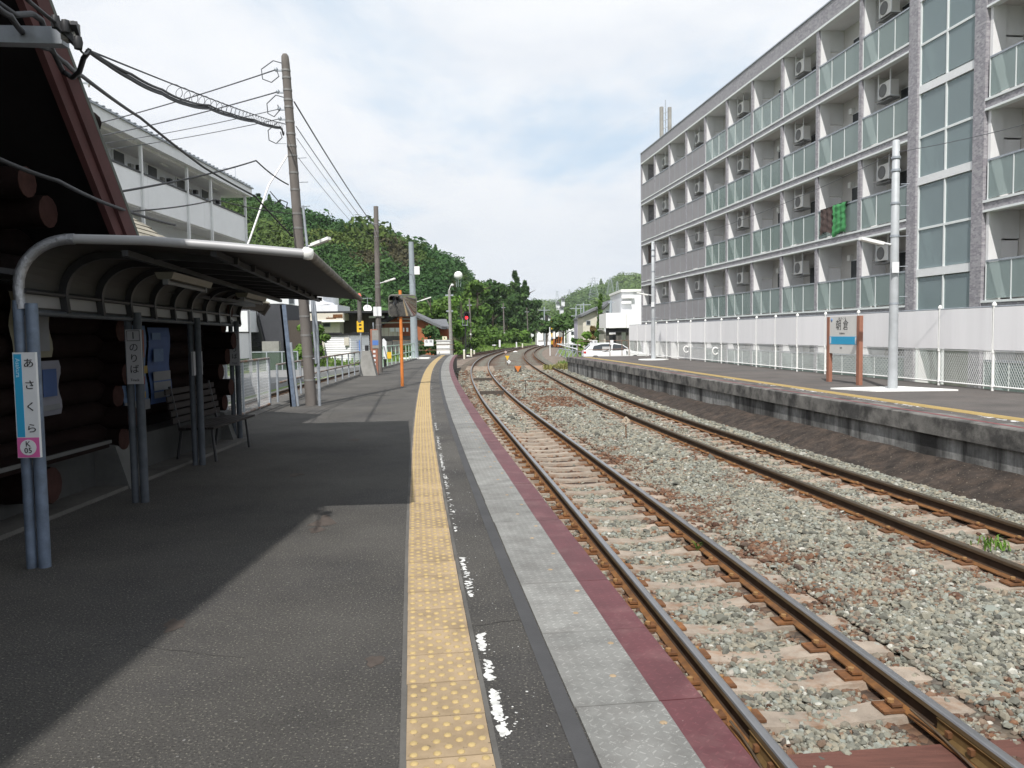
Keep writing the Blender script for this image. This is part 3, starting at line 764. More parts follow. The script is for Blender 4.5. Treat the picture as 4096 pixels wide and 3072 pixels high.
for (px_, py_, rr) in ((1290, 2095, .09), (1265, 2120, .06), (1300, 2070, .05), (700, 2500, .06), (1500, 2640, .04), (1180, 1900, .08), (1420, 1760, .1)):
    c = on(px_, py_); k = 11; zc += 1; mb.add([(c.x + rr * q.uniform(.4, 1.3) * math.cos(6.283 * i / k), c.y + 1.8 * rr * q.uniform(.4, 1.3) * math.sin(6.283 * i / k), .0011 + zc * 1e-6) for i in range(k)], [tuple(range(k))])
mb.build('rust_stain', mat('stained_asphalt', (.085, .068, .058), .9, 0, .25, 12, .6, 85), plat)
mb = MB()
def crack(pts, w):
    prv = None
    for i in range(len(pts) - 1):
        a, c = Vector(pts[i]), Vector(pts[i + 1]); n_ = max(2, int((c - a).length / .07))
        for j in range(n_ + (i == len(pts) - 2)):
            p = a.lerp(c, j / n_) + Vector((q.uniform(-.012, .012), q.uniform(-.012, .012), 0)); d = (c - a).normalized(); s_ = Vector((-d.y, d.x, 0)) * w * q.uniform(.4, 1.2)
            cur = (p - s_, p + s_)
            if prv: mb.quad(prv[0], cur[0], cur[1], prv[1])
            prv = cur
for pts, w in ((((-1.25, 3.55, .0014), (-1.9, 3.75, .0014), (-2.4, 3.6, .0014)), .0016), (((-2.6, 12.8, .0014), (-3.3, 14.2, .0014), (-3.6, 16.1, .0014), (-4.4, 17.5, .0014)), .004), (((-2.0, 14.6, .0014), (-4.9, 15.4, .0014)), .004), (((-3.0, 20.5, .0014), (-5.2, 21.4, .0014)), .005), (((-.80 + .56, 3.9, .0014), (-.50 + .56, 4.0, .0014)), .002), (((-.42, 6.4, .0014), (-.05, 6.52, .0014)), .002)): crack(pts, w)
mb.build('crack', mat('crack_dark', (.022, .021, .020), 1.0), plat)
# kerb under the railing at the back
mb = MB(); pr = None
fr = []
for y in np.arange(12.2, P1_END, 1.0): fr.append((Vector((back1(y) + .06, y, 0)), Vector((1, 0, 0)), Vector((0, 0, 1))))
mb.sweep([(-.18, -1.1), (.26, -1.1), (.26, .012), (.20, .05), (-.18, .06)], fr)
mb.build('kerb', M['conc_dark'], plat)

# ------------------------------------------------------------------ platform 2
b = MB(); ys = list(np.arange(-30, P2_END, .6)) + [P2_END]; pr = None
for y in ys:
    p = e2.frame(y, .06, 0)[0]; qx = Vector((fence2(y) + .25, y, 0)); dn = Vector((0, 0, -1.2))
    cur = (p + dn + Vector((.02, 0, 0)), p, qx, qx + dn)
    if pr:
        for i in range(3): b.quad(pr[i], cur[i], cur[i + 1], pr[i + 1], (1, 0, 1)[i])
    pr = cur
b.quad(pr[0], pr[1], pr[2], pr[3], 1)
plat2 = tag(b.build('platform', [mat('asphalt_brown', (0.118, 0.105, 0.098), .92, 0, .2, 0.8, .5, 60, col2=(.095, .088, .084)), M['streak']]), 'opposite platform of brownish asphalt in front of the white fence', 'platform', kind='structure')
fr = []
for y in ys: p, r_, _ = e2.frame(y, 0, 0); fr.append((p, r_, Vector((0, 0, 1))))
mb = MB(); mb.sweep([(.0, -.30), (.5, -.30), (.5, .004), (.015, .004), (0, -.012)], fr)
mb.build('coping', mat('coping_concrete', (0.185, 0.178, 0.167), .95, 0, .4, 2.2, .6, 30, col2=(0.062, 0.060, 0.058), thr=(.44, .60)), plat2)
strip(e2, .20, .29, -20, P2_END, .0065).build('red_line', mat('old_red_line', (0.19, 0.06, 0.065), .8, 0, .25, 5), plat2)
mb = MB(); mb.bb(-.149, .149, -.1485, .1485, -.02, .006, 0)
for i in range(7): mb.bb(-.13 + i * .0433 - .011, -.13 + i * .0433 + .011, -.135, .135, .006, .0105, 1)
t2 = mb.mesh('tactile_tile', [mat('ochre_tile', (0.39, 0.295, 0.14), .8, 0, .15, 4, rnd_obj=.12), mat('ochre_rib', (0.47, .35, .15), .8, 0, .1, 4)])
y = 9.5
while y < P2_END - 1:
    p, r_, rz = e2.frame(y, .95, 0); place('tactile_tile', t2, plat2, p, (0, 0, rz)); y += .3 / math.sqrt(1 + float(e2.slope(y)) ** 2)
mb = MB()
for c0 in (12.3, 15.0, 16.4, 18.5, 19.2, 21.3, 24, 30):
    for _ in range(26): zc += 1; flake(e2, c0 + q.gauss(0, .35), .72 + q.uniform(-.06, .07), q.uniform(.012, .05), .0022 + zc * 2e-6)
for _ in range(120): zc += 1; flake(e2, q.uniform(9, 45), q.uniform(.55, .78), q.uniform(.006, .015), .0066 + zc * 1e-6)
mb.build('worn_white_line', M['worn'], plat2)

# ------------------------------------------------------------------ tracks
RAILP = [(-.0635, -.153), (.0635, -.153), (.0635, -.142), (.018, -.128), (.009, -.115), (.009, -.05), (.0325, -.038), (.0325, -.010), (.026, -.0015), (.015, 0), (-.015, 0), (-.026, -.0015), (-.0325, -.010), (-.0325, -.038), (-.009, -.05), (-.009, -.115), (-.018, -.128), (-.0635, -.142)]
RAILM = [0] * 18
for i_ in (7, 8, 9, 10, 11): RAILM[i_] = 1
for i_ in (3, 4, 5, 13, 14, 15): RAILM[i_] = 2
for i_ in (6, 12): RAILM[i_] = 3
def rail(cv, off, y0, y1, z, top, parent, step=.8, name='rail'):
    ys = list(np.arange(y0, y1, step)) + [y1]; fr = []
    for y in ys:
        p, r_, _ = cv.frame(y, off, z); fr.append((p, r_, Vector((0, 0, 1))))
    mb = MB(); mb.sweep(RAILP, fr, True, RAILM, smooth=False)
    return mb.build(name, [M['rail_side'], top, M['rail_web'], M['rail_head'] if top is M['rail_top'] else M['rail_head2']], parent)
def sleeper_mesh():
    mb = MB(); st = [(-1.0, .105, -.012), (-.78, .118, .0), (-.42, .112, .0), (-.2, .095, -.022), (0, .092, -.03), (.2, .095, -.022), (.42, .112, .0), (.78, .118, .0), (1.0, .105, -.012)]
    vs = []
    for (x, w, dz) in st: vs += [(x, -w - .025, -.16), (x, -w, dz), (x, w, dz), (x, w + .025, -.16)]
    fs = [(i * 4 + k, i * 4 + k + 1, i * 4 + 5 + k, i * 4 + 4 + k)[::-1] for i in range(8) for k in range(3)]
    fs += [(0, 1, 2, 3), (35, 34, 33, 32)]
    mb.add(vs, fs); return mb.mesh('sleeper', M['sleeper'])
SLM = sleeper_mesh()
mb = MB()                                   # base plate, spring clip and bolt beside the rail foot
mb.bb(.05, .19, -.075, .075, 0, .016, 0); mb.box((.085, 0, .034), (.07, .09, .016), 0, 0); mb.lathe([(.022, .04), (.022, .062), (.001, .066)], (.105, 0, 0), 6, 1, False)
CLIP = mb.mesh('rail_clip', [M['rust'], mat('rusty_bolt', (.27, .15, .06), .8, 0, .2, 20)])
def track(name, label, cv, ys, y0, y1, top, clips_to):
    t = thing(name, label, 'railway track', (0, 0, 0), kind='structure')
    rail(cv, -.5335 - .0325, y0, y1, RAIL_Z, top, t); rail(cv, .5335 + .0325, y0, y1, RAIL_Z, top, t)
    for y in ys:
        p, r_, rz = cv.frame(y, 0, SLEEPER_Z + rnd.uniform(-.008, .004)); place('sleeper', SLM, t, p, (0, 0, rz + rnd.uniform(-.02, .02)))
        if y < clips_to:
            for o, fl in ((-.566, 0), (-.566, 1), (.566, 0), (.566, 1)):
                p, _, rz = cv.frame(y, o, SLEEPER_Z + .002); place('rail_clip', CLIP, t, p, (0, 0, rz + (math.pi if fl else 0)))
    return t
t1 = track('railway_track', 'near railway track with shiny worn rails along the yellow-lined platform', c1, SL_Y[1], -40, 200, M['rail_top'], 21)
t2_ = track('railway_track', 'far railway track with dull brown rails below the opposite platform', c2, SL_Y[2], -30, 200, M['rail_top2'], 18)
# timber joint sleeper, fishplates and bond wire where the rails meet in front
for yy in (4.22,):
    p, _, rz = c1.frame(yy, 0, SLEEPER_Z - .01)
    mb = MB(); mb.bb(-1.1, 1.1, -.16, .16, -.14, 0.0); mb.build('timber_sleeper', M['plank'], t1, True).location = p
    t1.children[-1].rotation_euler = (0, 0, rz)
for o in (-.566, .566):
    for sd_ in (-1, 1):
        mb = MB(); fr = []
        for y in (3.62, 4.45): p, r_, _ = c1.frame(y, o, RAIL_Z); fr.append((p, r_ * sd_, Vector((0, 0, 1))))
        mb.sweep([(.012, -.125), (.05, -.132), (.034, -.105), (.030, -.065), (.040, -.043), (.012, -.048)], fr)
        f_ = mb.build('fishplate', mat('fishplate_steel', (.17, .105, .04), .7, .2, .25, 9), t1)
        for y in (3.72, 3.9, 4.14, 4.33):
            p, r_, rz = c1.frame(y, o + .04 * sd_, RAIL_Z - .085); nb = MB(); nb.box(p, (.035, .034, .034), rz); nb.build('fish_bolt', M['rust'], f_)
    mb = MB(); pts = []
    for i in range(9):
        u = i / 8; p, _, _ = c1.frame(3.5 + u * 1.15, o - .075 - .02 * math.sin(u * 6), RAIL_Z - .09 - .045 * math.sin(u * math.pi)); pts.append(p)
    mb.tube(pts, .008, 5); mb.build('bond_wire', mat('bond_copper', (.10, .07, .045), .7, .2, .2, 9), t1)
# the third line, behind platform 1, joining beyond its end
t3 = thing('railway_track', 'low railway track behind the railing of the near platform', 'railway track', kind='structure')
rail(c3, -.566, 4, 137, -.80, M['rail_top2'], t3, 1.5); rail(c3, .566, 4, 137, -.80, M['rail_top2'], t3, 1.5)
SLT = MB().bb(-1.05, 1.05, -.1, .1, -.15, 0).mesh('sleeper', mat('timber_sleeper_old', (.075, .055, .045), .95, 0, .3, 4))
for y in sleeper_ys(c3, 12, 60, .62):
    p, _, rz = c3.frame(y, 0, -.953); place('sleeper', SLT, t3, p, (0, 0, rz))
b = MB(); pr = None
for y in np.arange(4, 130, 2.0):
    cur = [c3.frame(y, o, z)[0] for o, z in ((-1.9, -1.12), (-1.4, -.97), (1.4, -.97), (2.0, -1.12))]
    if pr:
        for i in range(3): b.quad(pr[i], pr[i + 1], cur[i + 1], cur[i], 1 if y > 62 else 0)
    pr = cur
tag(b.build('track_bed', [mat('pale_ballast', (.30, .29, .27), .95, 0, .35, 9, 1, 25), M['soil']]), 'pale stone bed under the low track behind the railing', 'ballast', kind='structure')
# grassy bank rising beyond it
b = MB(); pr = None
for y in np.arange(60, 215, 2.5):
    x = float(c3.x(y)); k_ = min(1, (y - 60) / 8)
    cur = [(x - 1.9, y, -1.12), (x - 3.4, y, -1.1 + .35 * k_), (x - 6.5, y, -1.1 + .85 * k_), (x - 14, y, -1.1 + 1.15 * k_), (x - 40, y, -1.1 + 1.3 * k_)]
    if pr:
        for i in range(4): b.add([pr[i + 1], pr[i], cur[i], cur[i + 1]], [(0, 1, 2, 3)], 0, True)
    pr = cur
tag(b.build('grass_bank', M['grass']), 'sunlit grassy bank beyond the low track and below the trees', 'bank', kind='structure')
def bank_z(x, y):
    d = float(c3.x(y)) - x; k_ = min(1, max(0, (y - 60) / 8)); return -1.1 + k_ * float(np.interp(d, [1.9, 3.4, 6.5, 14, 40], [0, .35, .85, 1.15, 1.3]))
# road beyond the low track
b = MB(); pr = None
for y in np.arange(2, 90, 2.0):
    x = float(c3.x(y)); cur = [Vector((x - 2.6 - w, y, -.86)) for w in (0, 5.0)] + [Vector((x - 2.4, y, -1.14))]
    if pr: b.quad(pr[1], pr[0], cur[0], cur[1]); b.quad(pr[0], pr[2], cur[2], cur[0])
    pr = cur
tag(b.build('road', M['road']), 'pale grey lane running past the white shed', 'road', kind='structure')
# ------------------------------------------------------------------ the platform shelter
SA = math.atan(-0.137)                      # its long axis turns away to the left
def sh(u, v, z):                            # u along from the first post, v towards the track
    d = Vector((math.sin(SA), math.cos(SA), 0)); r = Vector((d.y, -d.x, 0))
    return Vector((-3.08, 5.07, 0)) + d * u + r * v + Vector((0, 0, z))
SHL = 6.75
she = thing('platform_shelter', 'cantilevered platform shelter with a curved grey roof on paired pipe posts', 'shelter', sh(0, 0, 0))
def arc(k=10, ex=0.0):
    """the section of the roof: v, z from the back beam over the bend to the front lip"""
    pts = [(-.02, 1.66), (-.03, 1.76)]
    for i in range(k + 1):
        w = math.pi - (math.pi / 2 + .05) * i / k
        pts.append((.30 + .33 * math.cos(w) * 1.0, 1.80 + .30 * math.sin(w)))
    pts += [(.75, 2.090), (1.2, 2.055), (1.74 + ex, 2.005)]
    return pts
A = arc()
def sect(u, off=0.0): return [sh(u, v, z + off) for v, z in A]
mb = MB(); n_ = len(A)
for (u0, u1) in ((.02, SHL),):
    lo, hi = [sect(u, 0) for u in (u0, u1)], [sect(u, .022) for u in (u0, u1)]
    for i in range(n_ - 1):
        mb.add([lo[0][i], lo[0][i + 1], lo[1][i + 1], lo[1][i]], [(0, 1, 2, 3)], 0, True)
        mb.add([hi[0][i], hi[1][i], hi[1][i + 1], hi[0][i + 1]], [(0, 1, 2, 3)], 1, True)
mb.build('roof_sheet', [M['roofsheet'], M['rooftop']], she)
mb = MB(); mb.tube([sh(0, v, z + .005) for v, z in A if v < .32], .034, 10); mb.build('wrapped_edge_pipe', M['foil'], she)
mb = MB(); mb.tube([sh(0, v, z + .005) for v, z in A if v > .27], .031, 10)
mb.build('edge_pipe', mat('edge_pipe', (.36, .36, .37), .5, .15, .06, 3), she)
mb = MB(); mb.lathe([(.001, -.042), (.03, -.036), (.04, -.005), (.037, .03), (.001, .042)], sh(0, 1.76, 2.01), 10); mb.build('end_cap', M['white_paint'], she)
mb = MB(); mb.tube([sh(u, 1.765, 2.01) for u in np.linspace(.02, SHL, 8)], .034, 8)
mb.build('front_gutter', mat('mossy_pipe', (.20, .185, .165), .8, 0, .4, 8, .3, 60, col2=(.09, .085, .07)), she)
for i, u in enumerate(np.linspace(.62, SHL - .02, 10)):
    mb = MB(); fr = []
    for j, (v, z) in enumerate(A[:-1]):
        p = sh(u, v, z - .012); q = sh(u, *A[j + 1]); t = (q - sh(u, v, z)).normalized(); s_ = (sh(u + 1, 0, 0) - sh(u, 0, 0)).normalized(); fr.append((p, s_, s_.cross(t)))
    mb.sweep([(-.026, 0), (.026, 0), (.026, .05), (-.026, .05)], fr); mb.build('rib', M['dark_steel'], she)
for k, (z, r_) in enumerate(((1.645, .022), (1.78, .018))):
    mb = MB(); mb.tube([sh(0.0, .0, z), sh(SHL, .0, z)], r_, 8); mb.build('back_beam', M['postshade'] if k == 0 else M['dark_steel'], she)
for v in (.6, 1.15): mb = MB(); mb.bb(-.02, .02, 0, 1, 0, .04); mb = MB(); mb.bar(sh(.05, v, 2.02), sh(SHL, v, 2.0), .04, .04); mb.build('purlin', M['dark_steel'], she)
for i, u in enumerate((0, 2.03, 4.12, 6.3)):
    for dv, r_, h in ((.01, .037, 1.70), (-.068, .032, 1.72)):
        mb = MB(); b0 = sh(u, dv + .03, 0); mb.tube([b0, b0 + Vector((0, 0, h))], r_, 12)
        mb.build('post', M['bluepipe'] if i == 0 else M['postshade'], she)
for k, (u, lab) in enumerate(((1.45, 'pale tube lamp under the shelter roof, the one nearer the wrapped pipe'), (4.35, 'pale tube lamp under the shelter roof, the far one of the two'))):
    c = sh(u, .62, 1.93); t = thing('fluorescent_lamp', lab, 'lamp', c, -SA, 'tube lamps under the shelter')
    mb = MB(); mb.prism([(-.07, -.62, .03), (.07, -.62, .03), (.05, -.62, -.02), (-.05, -.62, -.02)], (0, 0, 0), (0, 1.24, 0)); mb.build('housing', mat('lamp_cream', (.15, .138, .11), .5, 0, .05, 3), t, True)
    mb = MB(); mb.tube([(0, -.58, -.04), (0, .58, -.04)], .017, 8); mb.build('tube', M['poster'], t, True)
    for s_ in (-.58, .58): mb = MB(); mb.bb(-.02, .02, s_ - .02, s_ + .02, -.06, -.02); mb.build('socket', M['poster'], t, True)

# signs hung on the posts
def face(loc, az):                          # an empty whose local -Y faces the viewer side, x right, z up
    return loc, az
s0 = sh(0, -.02, 0); az = R(-25)
# station sign: x from its left edge at 0.18 m wide
sc_ = at(121, 1830, 4.93)
t = thing('station_name_sign', 'narrow station sign with a blue stripe and pink number square on the first post', 'sign', sc_, R(3))
mb = MB(); mb.bb(-.068, .068, -.012, .012, .0, .655); mb.build('board', M['paper'], t, True)
mb = MB(); mb.bb(-.062, -.016, -.0145, -.012, .13, .645); mb.build('blue_stripe', M['blue'], t, True)
mb = MB(); mb.bb(-.066, .066, -.0145, -.012, .003, .126); mb.build('pink_square', M['pink'], t, True)
mb = MB(); mb.lathe([(.049, 0), (.049, .003), (.001, .0031)], (0, 0, 0), 20, 0, False)
o = mb.build('white_disc', M['paper'], t, True); o.location = (.0, -.0145, .065); o.rotation_euler = (R(90), 0, 0)
text('K', .048, 'number', M['ink'], t, (0, -.0185, .086), (R(90), 0, 0)).name = 'lettering'
text('05', .048, 'number', M['ink'], t, (0, -.0185, .045), (R(90), 0, 0)).name = 'lettering'
for ch, z in zip('あさくら', (.585, .45, .315, .18)):
    text(ch, .062, 'kana', M['ink'], t, (.026, -.0135, z), (R(90), 0, 0), sx=1.1).name = 'lettering'
text('Asakura', .036, 'latin', mat('pale_print', (.5, .75, .85), .5, 0, 0), t, (-.039, -.0152, .56), (R(90), R(90), 0)).name = 'lettering'
# two platform number signs
for k, (q_, lab) in enumerate((((542, 1536, 6.95), 'white number one platform sign on the second pair of posts'), ((940, 1462, 11.2), 'white number one platform sign on the last pair of posts'))):
    c = at(*q_); t = thing('platform_number_sign', lab, 'sign', c, R(4), 'platform number signs on the shelter posts')
    mb = MB(); mb.bb(-.066, .066, -.006, .006, 0, .475); mb.build('board', mat('grey_paper%d' % k, (.36, .36, .38), .5, 0, .04, 5), t, True)
    mb = MB()
    for (a, b_) in (((-.055, .375), (.055, .380)), ((-.055, .462), (.055, .466)), ((-.055, .375), (-.051, .466)), ((.051, .375), (.055, .466))): mb.bb(a[0], b_[0], -.0082, -.006, a[1], b_[1])
    mb.build('printed_frame', M['ink'], t, True)
    text('1', .085, 'digit', M['ink'], t, (0, -.008, .42), (R(90), 0, 0)).name = 'lettering'
    for ch, z in zip('のりば', (.315, .22, .125)): text(ch, .082, 'kana', M['ink'], t, (0, -.008, z), (R(90), 0, 0)).name = 'lettering'
    text('Track', .032, 'latin', M['ink'], t, (0, -.008, .035), (R(90), 0, 0)).name = 'lettering'

t = thing('notice_frame', 'narrow white plates seen edge-on either side of the third pair of posts', 'sign', at(790, 1500, 9.15), R(70))
for dx_ in (-.10, .10):
    mb = MB(); mb.bb(-.012, .012, dx_ - .03, dx_ + .03, 0, .27); mb.build('plate', bpy.data.materials['grey_paper0'], t, True).rotation_euler = (0, 0, R(-70))
# ------------------------------------------------------------------ the log-built station
st = thing('station_building', 'dark log-built station with a steep gabled roof and red-brown edge boards', 'station', (-4.6, 5.0, 0))
GX = -3.2                                   # plane of the gable overhang
def gz(y): return 2.31 - 1.267 * (y - 6.74)
APEX = Vector((GX, 2.76, gz(2.76)))
far_lo = Vector((GX, 6.80, gz(6.80))); near_lo = Vector((GX + .1, -6.2, 5.45))
dx = Vector((-6.0, 0, 0))
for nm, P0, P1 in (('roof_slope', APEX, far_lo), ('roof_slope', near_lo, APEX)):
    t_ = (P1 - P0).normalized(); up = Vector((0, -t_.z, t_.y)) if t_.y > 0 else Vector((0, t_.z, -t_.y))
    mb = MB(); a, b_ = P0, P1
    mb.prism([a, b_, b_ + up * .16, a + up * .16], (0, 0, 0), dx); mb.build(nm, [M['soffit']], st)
t_ = (far_lo - APEX).normalized(); up = Vector((0, -t_.z, t_.y))
o1 = Vector((.03, 0, 0))
mb = MB(); a, b_ = APEX + o1 - up * .05, far_lo + o1 - up * .05
mb.prism([a, b_, b_ + up * .15, a + up * .15], (0, 0, 0), (-.05, 0, 0)); mb.build('edge_board', M['verge'], st)
mb = MB(); a, b_ = APEX + o1 * .2 - up * .17, far_lo + o1 * .2 - up * .17
mb.prism([a, b_, b_ + up * .11, a + up * .11], (0, 0, 0), (-.05, 0, 0)); mb.build('edge_board', M['verge'], st)
mb = MB(); a, b_ = APEX + o1 + up * .105, far_lo + o1 + up * .105
mb.prism([a, b_, b_ + up * .035, a + up * .035], (0, 0, 0), (-.09, 0, 0)); mb.build('edge_flashing', mat('green_flashing', (.09, .10, .085), .5, .2, .1, 5), st)
# log purlins reaching out under the overhang
def log(p, q, r_, parent, name='log', n=12):
    mb = MB(); p, q = Vector(p), Vector(q); k = 5
    mb.tube([p.lerp(q, i / k) for i in range(k + 1)], [r_ * f for f in (1, .97, 1.02, .98, 1.01, 1)], n, 0, True, False)
    mb.tube([q + (q - p).normalized() * .002, q + (q - p).normalized() * .006], [r_ * .99, r_ * .97], n, 1, False)
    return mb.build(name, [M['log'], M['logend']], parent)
pu = [at(330, 725, 5.9), at(335, 845, 6.15), at(85, 190, 5.0)]
for c, r_ in zip(pu, (.115, .125, .11)):
    e = Vector((GX - .32, c.y, c.z)); log(e + Vector((-2.6, 0, 0)), e, r_, st, 'log_purlin')
# walls of stacked logs; the crossing log ends stick out at the corners
WX = -4.12
def log_wall(y0, y1, x, z0, n, r_=.115):
    for i in range(n):
        z = z0 + r_ + i * r_ * 1.9
        w = .10 * math.sin(i * 1.3)
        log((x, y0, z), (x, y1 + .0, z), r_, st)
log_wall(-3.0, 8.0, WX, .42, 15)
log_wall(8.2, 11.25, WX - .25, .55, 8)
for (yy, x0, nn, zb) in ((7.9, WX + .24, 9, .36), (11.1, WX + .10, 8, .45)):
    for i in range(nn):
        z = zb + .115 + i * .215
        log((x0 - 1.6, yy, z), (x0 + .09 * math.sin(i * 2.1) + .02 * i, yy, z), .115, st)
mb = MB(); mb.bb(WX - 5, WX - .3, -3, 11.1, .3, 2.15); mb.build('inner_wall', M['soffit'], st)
for (yy, x0) in ((7.9, WX + .28), (11.3, WX + .12)):
    mb = MB(); mb.prism([(x0 - .5, yy - .16, 0), (x0 + .08, yy - .16, 0), (x0 - .05, yy - .16, .42), (x0 - .5, yy - .16, .5)], (0, 0, 0), (0, .32, 0)); mb.build('footing', bpy.data.materials['footing_grey'] if 'footing_grey' in bpy.data.materials else mat('footing_grey', (.11, .11, .107), .95, 0, .2, 4), st)
mb = MB(); mb.bb(WX - .4, WX + .02, -3, 11.2, 0, .42); mb.build('plinth', mat('plinth_concrete', (.055, .055, .054), .95, 0, .2, 3), st)
mb = MB(); mb.bb(WX, WX + .34, -3, 11.4, 0.0, .035); mb.build('gutter_strip', M['conc_dark'], st)
mb = MB(); mb.bar((WX + .25, -2, .52), (WX + .25, 7.2, .52), .40, .07); mb.build('wall_shelf', M['log'], st)
mb = MB(); mb.bar((WX + .46, -2, .54), (WX + .46, 7.2, .54), .025, .03); mb.build('shelf_edge', mat('shelf_edge', (.10, .10, .098), .8), st)
for yy in (6.35,): log((WX - .2, yy, .30), (WX + .40, yy, .30), .15, st, 'bracket_log')
# the long main roof that slopes down to the track side, in shingles
SX0, SZ0, SY1 = -4.05, 2.02, 13.35          # eave and far end
sl = 0.66
def rp(y, d): return Vector((SX0 - d, y, SZ0 + sl * d))
nrm = Vector((sl, 0, 1)).normalized()
mb = MB(); mb.prism([rp(4.6, 0), rp(4.6, 3.6), rp(4.6, 3.6) - nrm * .14, rp(4.6, 0) - nrm * .14], (0, 0, 0), (0, SY1 - 4.6, 0)); mb.build('main_roof', [M['oldwood']], st)
mb = MB(); mb.prism([rp(SY1 + .03, -.04), rp(SY1 + .03, 3.6), rp(SY1 + .03, 3.6) - nrm * .2, rp(SY1 + .03, -.04) - nrm * .2], (0, 0, 0), (0, -.05, 0)); mb.build('edge_board', M['oldwood'], st)
SH_M = MB(); SH_M.prism([(-.01, -.14, .002), (.17, -.14, .002), (.17, -.14, .014), (-.01, -.14, .026)], (0, 0, 0), (0, .28, 0)); SH_M = SH_M.mesh('shingle', M['shingle'])
ang = math.atan(sl); cnt = 0
for i in range(22):
    d = i * .16
    for j in range(16):
        y = SY1 - .10 - j * .29 - (.145 if i % 2 else 0)
        if cnt >= 298: break
        if y < 13.35 - 1.9 - max(0, (i - 2)) * .0 and i < 4: continue
        p = rp(y, d) + nrm * .004
        o = place('shingle', SH_M, st, p - st.location, (0, ang, math.pi)); o.rotation_euler = Matrix(((-math.cos(ang), 0, math.sin(ang)), (0, -1, 0), (math.sin(ang), 0, math.cos(ang)))).to_euler()
        cnt += 1

MBL, MBP = mat('poster_blue', (.085, .15, .28), .6, 0, .15, 9), mat('poster_deep_blue', (.045, .09, .235), .6, 0, .1, 6)  # poster inks kept dim, the shade under the roof put into them
MYE, MRE = mat('poster_yellow', (.32, .22, .03), .6, 0, .1, 6), mat('poster_red', (.25, .03, .03), .6, 0, .1, 6)
mb = MB(); mb.bb(SX0 - .02, -3.80, 4.6, 11.9, SZ0 - .10, SZ0 - .02); mb.build('eave_sun_stop', M['dark_steel'], st)  # added to close the gap where sun slipped in behind the shelter
mb = MB(); mb.bb(-3.84, -3.50, 4.6, 8.4, SZ0 - .09, SZ0 - .05); mb.build('eave_sun_strip', M['dark_steel'], st)  # this strip and the next are added to keep sun off the shelter floor
mb = MB(); mb.bb(-3.84, -3.64, 8.41, 10.8, SZ0 - .09, SZ0 - .05); mb.build('eave_sun_strip', M['dark_steel'], st)
# posters on the log wall
def poster(label, y0, y1, z0, z1, x, col, deco, name='poster', bend=.015):
    t = thing(name, label, 'poster', (x, (y0 + y1) / 2, (z0 + z1) / 2), R(90), 'posters on the station wall')
    w, h = (y1 - y0), (z1 - z0); mb = MB(); n = 8; pr = None
    for i in range(n + 1):
        z = -h / 2 + h * i / n; d = bend * math.sin(i / n * 9.4)
        cur = [(-w / 2, -.01 - d, z), (w / 2, -.01 - d, z)]
        if pr: mb.add([pr[0], pr[1], cur[1], cur[0]], [(0, 1, 2, 3)], 0, True)
        pr = cur
    mb.build('sheet', col, t, True)
    for (a, c, e, f, m_) in deco:
        mb = MB(); mb.bb(a * w - w / 2, c * w - w / 2, -.036, -.033, e * h - h / 2, f * h - h / 2); mb.build('print', m_, t, True)
    return t
PW = M['poster']; px = WX + .13
poster('yellowed timetable poster behind the station sign', 6.35, 6.9, 1.32, 1.86, px, mat('yellow_paper', (.22, .205, .15), .6, 0, .05, 5), ((.1, .9, .80, .86, M['ink']), (.12, .42, .1, .7, M['poster']), (.5, .88, .1, .7, M['poster'])))
poster('pale notice with blue and red print, below the yellowed poster', 6.42, 7.0, .82, 1.29, px, mat('lilac_paper', (.22, .22, .26), .6, 0, .05, 5), ((.5, .85, .35, .85, MBP), (.12, .34, .4, .8, MRE), (.1, .9, .1, .2, M['poster'])))
poster('small white notice at the left edge behind the blue pipes', 5.75, 5.98, 1.12, 1.58, px + .1, PW, ((.3, .9, .7, .8, MRE), (.2, .8, .2, .4, M['ink'])))
px2 = WX - .25 + .13
poster('narrow green and white leaflet beside the blue food poster', 8.15, 8.38, 1.0, 1.42, px2 + .33, PW, ((.1, .9, .35, .6, M['leaf']), (.2, .8, .8, .9, MYE)))
poster('white notice with a grey picture beside the blue food poster', 8.42, 8.58, .72, 1.58, px2 + .25, PW, ((.1, .9, .4, .7, mat('grey_print', (.2, .2, .23), .6, 0, .2, 20)), (.1, .9, .2, .3, MBL)))
poster('blue poster with an orange oval and a red and yellow figure', 8.62, 9.22, .66, 1.62, px2, MBL, ((.46, .85, .62, .95, mat('orange_print', (.27, .08, .045), .6, 0, .2, 14)), (.5, .8, .55, .62, M['leaf']), (.44, .95, .43, .52, MYE), (.52, .82, .24, .40, MRE), (.12, .34, .16, .38, mat('green_print', (.05, .15, .06), .6, 0, .2, 20)), (0, 1, 0, .12, PW), (.5, .6, .14, .22, MYE), (.74, .84, .14, .22, MYE)))
poster('deep blue poster with white tables in its lower half', 9.28, 9.86, .70, 1.60, px2, MBP, ((.1, .9, .30, .42, PW), (.1, .9, .17, .28, PW), (.1, .9, .07, .15, PW), (.15, .6, .55, .72, MBL), (.1, .5, .84, .93, MBL)))
